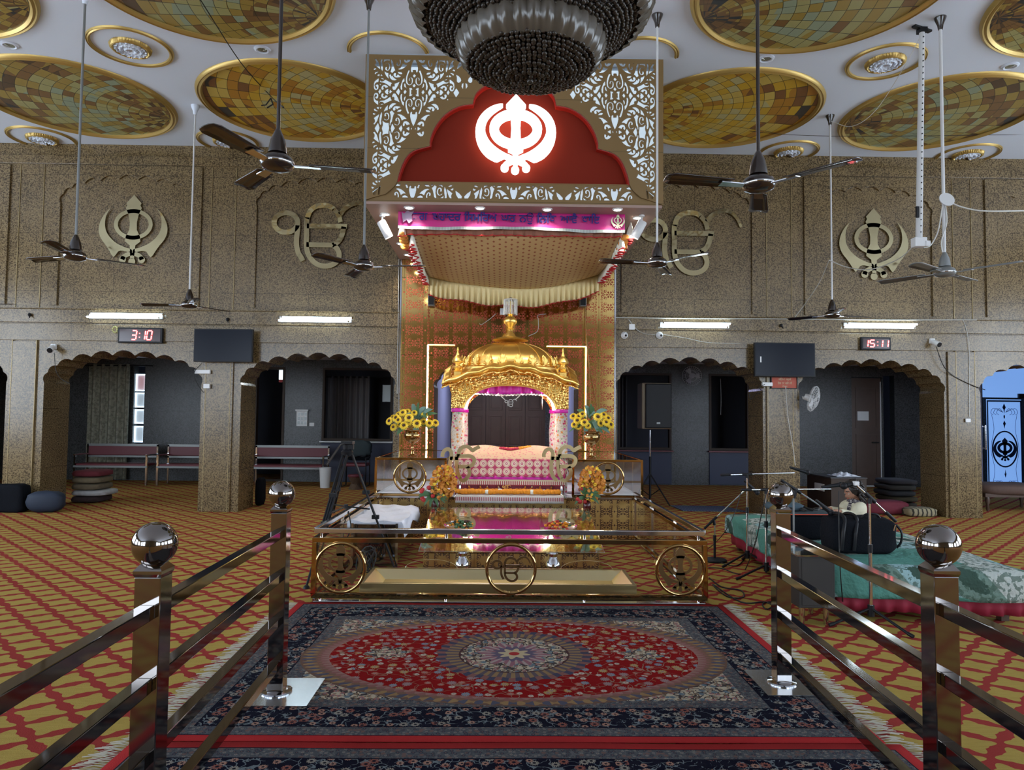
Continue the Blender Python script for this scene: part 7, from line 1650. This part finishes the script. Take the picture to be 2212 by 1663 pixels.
obj('seat', MB().box(-3.32, -2.82, 15.05, 15.5, .44, .50), M['maroon'], t, bevel=.02); obj('backrest', softbox(MB(), (-3.07, 15.52, .74), (.25, .05, .20)), M['black_cloth'], t, smooth=60)
for x in (-3.33, -2.83):
    obj('leg', MB().tube([(x, 15.5, .60), (x, 15.48, .02), (x, 15.05, .02), (x, 15.05, .62), (x, 15.5, .64)], .014, 8), M['black'], t)
obj('jacket', softbox(MB(), (-3.07, 15.46, .80), (.28, .09, .17), .6, wr=.02), simple('slate_jacket', (.035, .05, .055), .9), label='slate jacket thrown over the dark chair', cat='jacket', smooth=60)
t = thing('stool', 'small round stool with wicker base before the dark chair', 'stool', (-2.98, 14.75, 0))
obj('seat', MB().lathe([(0, .25), (.15, .25), (.16, .27), (.15, .30), (0, .30)], (-2.98, 14.75, 0), 24), M['maroon'], t, smooth=40); obj('base', MB().lathe([(0, 0), (.14, 0), (.09, .12), (.14, .25), (0, .25)], (-2.98, 14.75, 0), 24), simple('wicker', (.12, .07, .04), .8, bump=(60, .02)), t, smooth=40)
# board, switches on corridor walls
t = thing('control_board', 'white electrical board with rows of switches on the corridor wall left of the shrine', 'switchboard', (-4.52, CB, 1.3))
obj('box', MB().box(-4.65, -4.40, CB - .05, CB, 1.26, 1.60), M['white'], t, bevel=.006); obj('hood', MB().box(-4.67, -4.38, CB - .08, CB, 1.60, 1.64), M['white'], t, bevel=.006)
m = MB()
for i in range(3):
    for j in range(3): m.box(-4.62 + .075 * i, -4.57 + .075 * i, CB - .055, CB - .05, 1.30 + .1 * j, 1.37 + .1 * j)
obj('switches', m, M['grey_metal'], t)
tag(obj('wall_switch', MB().box(-4.36, -4.25, CB - .03, CB, 1.26, 1.34), M['white'], bevel=.004), 'small white switch plate beside the electrical board', 'switch')
tag(obj('framed_picture', MB().frame(-2.83, -2.50, 17.0, 17.03, 1.85, 2.25, .025).box(-2.81, -2.52, 17.01, 17.02, 1.87, 2.23), M['grey_metal']), 'small grey framed picture inside the curtained opening', 'picture')
# doors on the right
d2 = S('door_2', MB().box(8.11, 8.79, CB + .02, CB + .06, .01, 2.50), M['dark_wood'])
obj('white_edge', MB().box(8.765, 8.79, CB + .0, CB + .02, .0, 2.42).box(8.14, 8.765, CB, CB + .02, .0, .03), M['white_metal'], d2)
obj('paper_notice', MB().box(8.24, 8.50, CB + .01, CB + .02, 1.52, 1.73), M['white'], d2)
obj('handle', MB().box(8.55, 8.72, CB - .02, CB + .02, 1.0, 1.03), M['steel'], d2)
for i, z in enumerate((.25, 1.35)): obj('door_panel', MB().frame(8.20, 8.70, CB + .008, CB + .02, z, z + .95, .03), M['dark_wood'], d2)
# blue lit glass door
DYg = 14.4
t = NT('blue_frosted_glass'); t.set(col=(.2, .35, .6), emc=(.22, .44, .95), ems=.75, rough=.25); M['blue_glass'] = t.m
M['etch'] = simple('dark_etching', (.01, .02, .07), .3)
S('wall_screen', MB().box(9.80, 9.84, DYg, CB, 0, 2.78), M['lavender'])
d3 = S('door_3', MB().frame(9.84, XR, DYg, DYg + .05, 0, 2.77, .02), M['steel'])
obj('upper_pane', MB().box(9.86, XR - .02, DYg + .02, DYg + .03, 2.02, 2.75), M['blue_glass'], d3)
gx = at(2172, 970, Y=DYg)
for k, cx in enumerate((gx.x - .82, gx.x, gx.x + .82)):
    if cx - .36 < 9.86: x0 = 9.86
    else: x0 = cx - .36
    lf = obj('glass_leaf', MB().box(x0, cx + .36, DYg + .02, DYg + .03, .05, 1.98), M['blue_glass'], d3)
    if k == 0: continue
    m = MB(); zc = gx.z; mp = lambda a, b, d: (a, DYg + .012 + d, b)
    m.ribbon([(cx + .255 * math.cos(2 * PI * i / 40), zc + .36 * math.sin(2 * PI * i / 40)) for i in range(40)], .028, mp, .006, closed=True)
    khanda(m, XZ(cx, DYg + .012, zc, .235), .006)
    for zz, s_ in ((zc + .83, 1), (zc + .50, .8), (zc - .50, -.8), (zc - .80, -.7), (zc + .66, .4)):
        m.prism([(cx, zz + .10 * s_), (cx + .035 * abs(s_), zz + .02), (cx + .012, zz - .02), (cx, zz - .10 * s_), (cx - .012, zz - .02), (cx - .035 * abs(s_), zz + .02)], mp, .006)
    obj('etched_emblem', m, M['etch'], lf)
    m = MB()
    for sg in (-1, 1):
        for zz in (zc + .75, zc - .72):
            for r_ in (.10, .16, .22): m.ribbon(spline([(cx + sg * .03, zz), (cx + sg * r_, zz + .08), (cx + sg * (r_ + .06), zz - .01), (cx + sg * (r_ + .01), zz - .05)]), .007, mp, .004)
        m.ribbon(spline([(cx + sg * .26, zc + .70), (cx + sg * .22, zc + .4), (cx + sg * .29, zc), (cx + sg * .22, zc - .4), (cx + sg * .26, zc - .7)]), .006, mp, .004)
    obj('etched_scrolls', m, simple('pale_etching', (.08, .16, .34), .3) if 'pale_etching' not in D.materials else D.materials['pale_etching'], lf)
    obj('edge_bars', MB().box(cx - .355, cx - .335, DYg + .008, DYg + .02, .08, 1.96).box(cx + .335, cx + .355, DYg + .008, DYg + .02, .08, 1.96).box(cx - .33, cx + .33, DYg + .008, DYg + .02, 1.93, 1.96), M['etch'], lf)
obj('pull_handle', MB().tube([(gx.x - .44, DYg - .06, .95), (gx.x - .44, DYg - .06, 1.45)], .02, 12).cbox((gx.x - .44, DYg - .02, 1.42), .02, .08, .02).cbox((gx.x - .44, DYg - .02, .98), .02, .08, .02), M['steel'], d3, smooth=50)
obj('closer', MB().box(gx.x + .28, gx.x + .60, DYg - .04, DYg + .01, 2.0, 2.10), M['black'], d3)
t = thing('ottoman', 'low brown patterned upholstered ottoman before the blue glass door', 'ottoman', (8.75, 12.3, 0))
obj('cushion', softbox(MB(), (8.78, 12.3, .36), (.62, .38, .10), .5), simple('brown_brocade', (.10, .055, .04), .8, mottle=30), t, smooth=60); obj('rail', MB().box(8.22, 9.32, 11.98, 12.62, .24, .30), M['dark_wood'], t)
for x in (8.28, 9.26):
    for y in (12.02, 12.56): obj('leg', MB().lathe([(.03, .24), (.04, .18), (.02, .10), (.03, .03), (.015, 0)], (x, y, 0), 12), M['dark_wood'], t, smooth=40)
# corridor lamps
for lb, x, y, e, col in (('lit round corridor lamp seen at the top of the leftmost full arch', -6.95, 13.6, 6, (.85, 1, .92)), ('lit round corridor lamp at the top of the arch left of the shrine', -3.35, 13.6, 14, (.85, .97, 1)), ('lit bluish corridor lamp at the top of the right arch with the door', 7.0, 13.8, 14, (.45, .65, 1)), ('dim bluish corridor lamp over the loudspeaker', 3.3, 14.2, 6, (.6, .6, 1))):
    t = thing('corridor_lamp', lb, 'ceiling lamp', (x, y, 2.78), 'corridor ceiling lamps')
    obj('rim', MB().lathe([(.09, 2.765), (.11, 2.76), (.12, 2.78)], (x, y, 0), 28, caps=False), M['white'], t, smooth=50); obj('diffuser', MB().lathe([(0, 2.768), (.092, 2.766)], (x, y, 0), 28), emit('diffuser_%d' % int(e), col, 8), t)
    lamp('corridor_glow', 'AREA', (x, y, 2.755), e, col, .2)
# video tripod
A_ = Vector((-1.50, 7.0, 0)); t = thing('video_tripod', 'tall black video tripod with a pan handle standing at the left rear of the railing', 'tripod', (-1.50, 7.0, 0))
feet = [at(662, 1266, Z=.02), at(852, 1226, Z=.02), Vector((-1.92, 7.75, .02))]
for f_ in feet:
    f_ = Vector(f_); top = Vector((-1.50, 7.0, 1.12)) + (Vector((f_.x, f_.y, 0)) - A_).normalized() * .05; d = f_ - top; sd = d.cross(Vector((0, 0, 1))).normalized() * .022
    lg = obj('leg', MB().tube([top + sd, top + d * .55 + sd], .010, 8).tube([top - sd, top + d * .55 - sd], .010, 8).tube([top + d * .35, f_], .011, 8), M['black'], t, smooth=60)
    for k in (.33, .55): obj('clamp', MB().cbox(top + d * k, .07, .04, .04), M['black'], lg, bevel=.004)
    obj('foot', MB().lathe([(0, 0), (.03, 0), (.025, .02), (.012, .03)], (f_.x, f_.y, 0), 12), M['black'], lg, smooth=50)
m = MB()
for f_ in feet: m.tube([Vector((-1.5, 7.0, .62)), (Vector((-1.5, 7.0, 1.12)).lerp(Vector(f_), .48))], .008, 6)
obj('spreader', m.tube([(-1.5, 7.0, .60), (-1.5, 7.0, .64)], .02, 8), M['black'], t)
obj('bowl', MB().lathe([(0, 1.10), (.05, 1.11), (.06, 1.15), (.045, 1.17), (0, 1.17)], (-1.5, 7.0, 0), 20), M['black'], t, smooth=50)
obj('fluid_head', MB().lathe([(0, 1.17), (.04, 1.17), (.045, 1.22), (.035, 1.23), (0, 1.23)], (-1.5, 7.0, 0), 20).box(-1.55, -1.44, 6.94, 7.07, 1.225, 1.255).cbox((-1.46, 6.99, 1.20), .05, .04, .05), M['black'], t, bevel=.004)
obj('pan_handle', MB().tube([A(750, 956, 6.98), A(735, 962, 6.9), A(704, 1006, 6.6)], [.010, .010, .013], 10), M['black'], t, smooth=60)
wire('black cable loop hanging from the video tripod spreader', [(-1.49, 6.98, .60), (-1.55, 6.95, .45), (-1.50, 6.95, .30), (-1.44, 6.95, .42), (-1.47, 6.97, .58)], .006, 'cable')
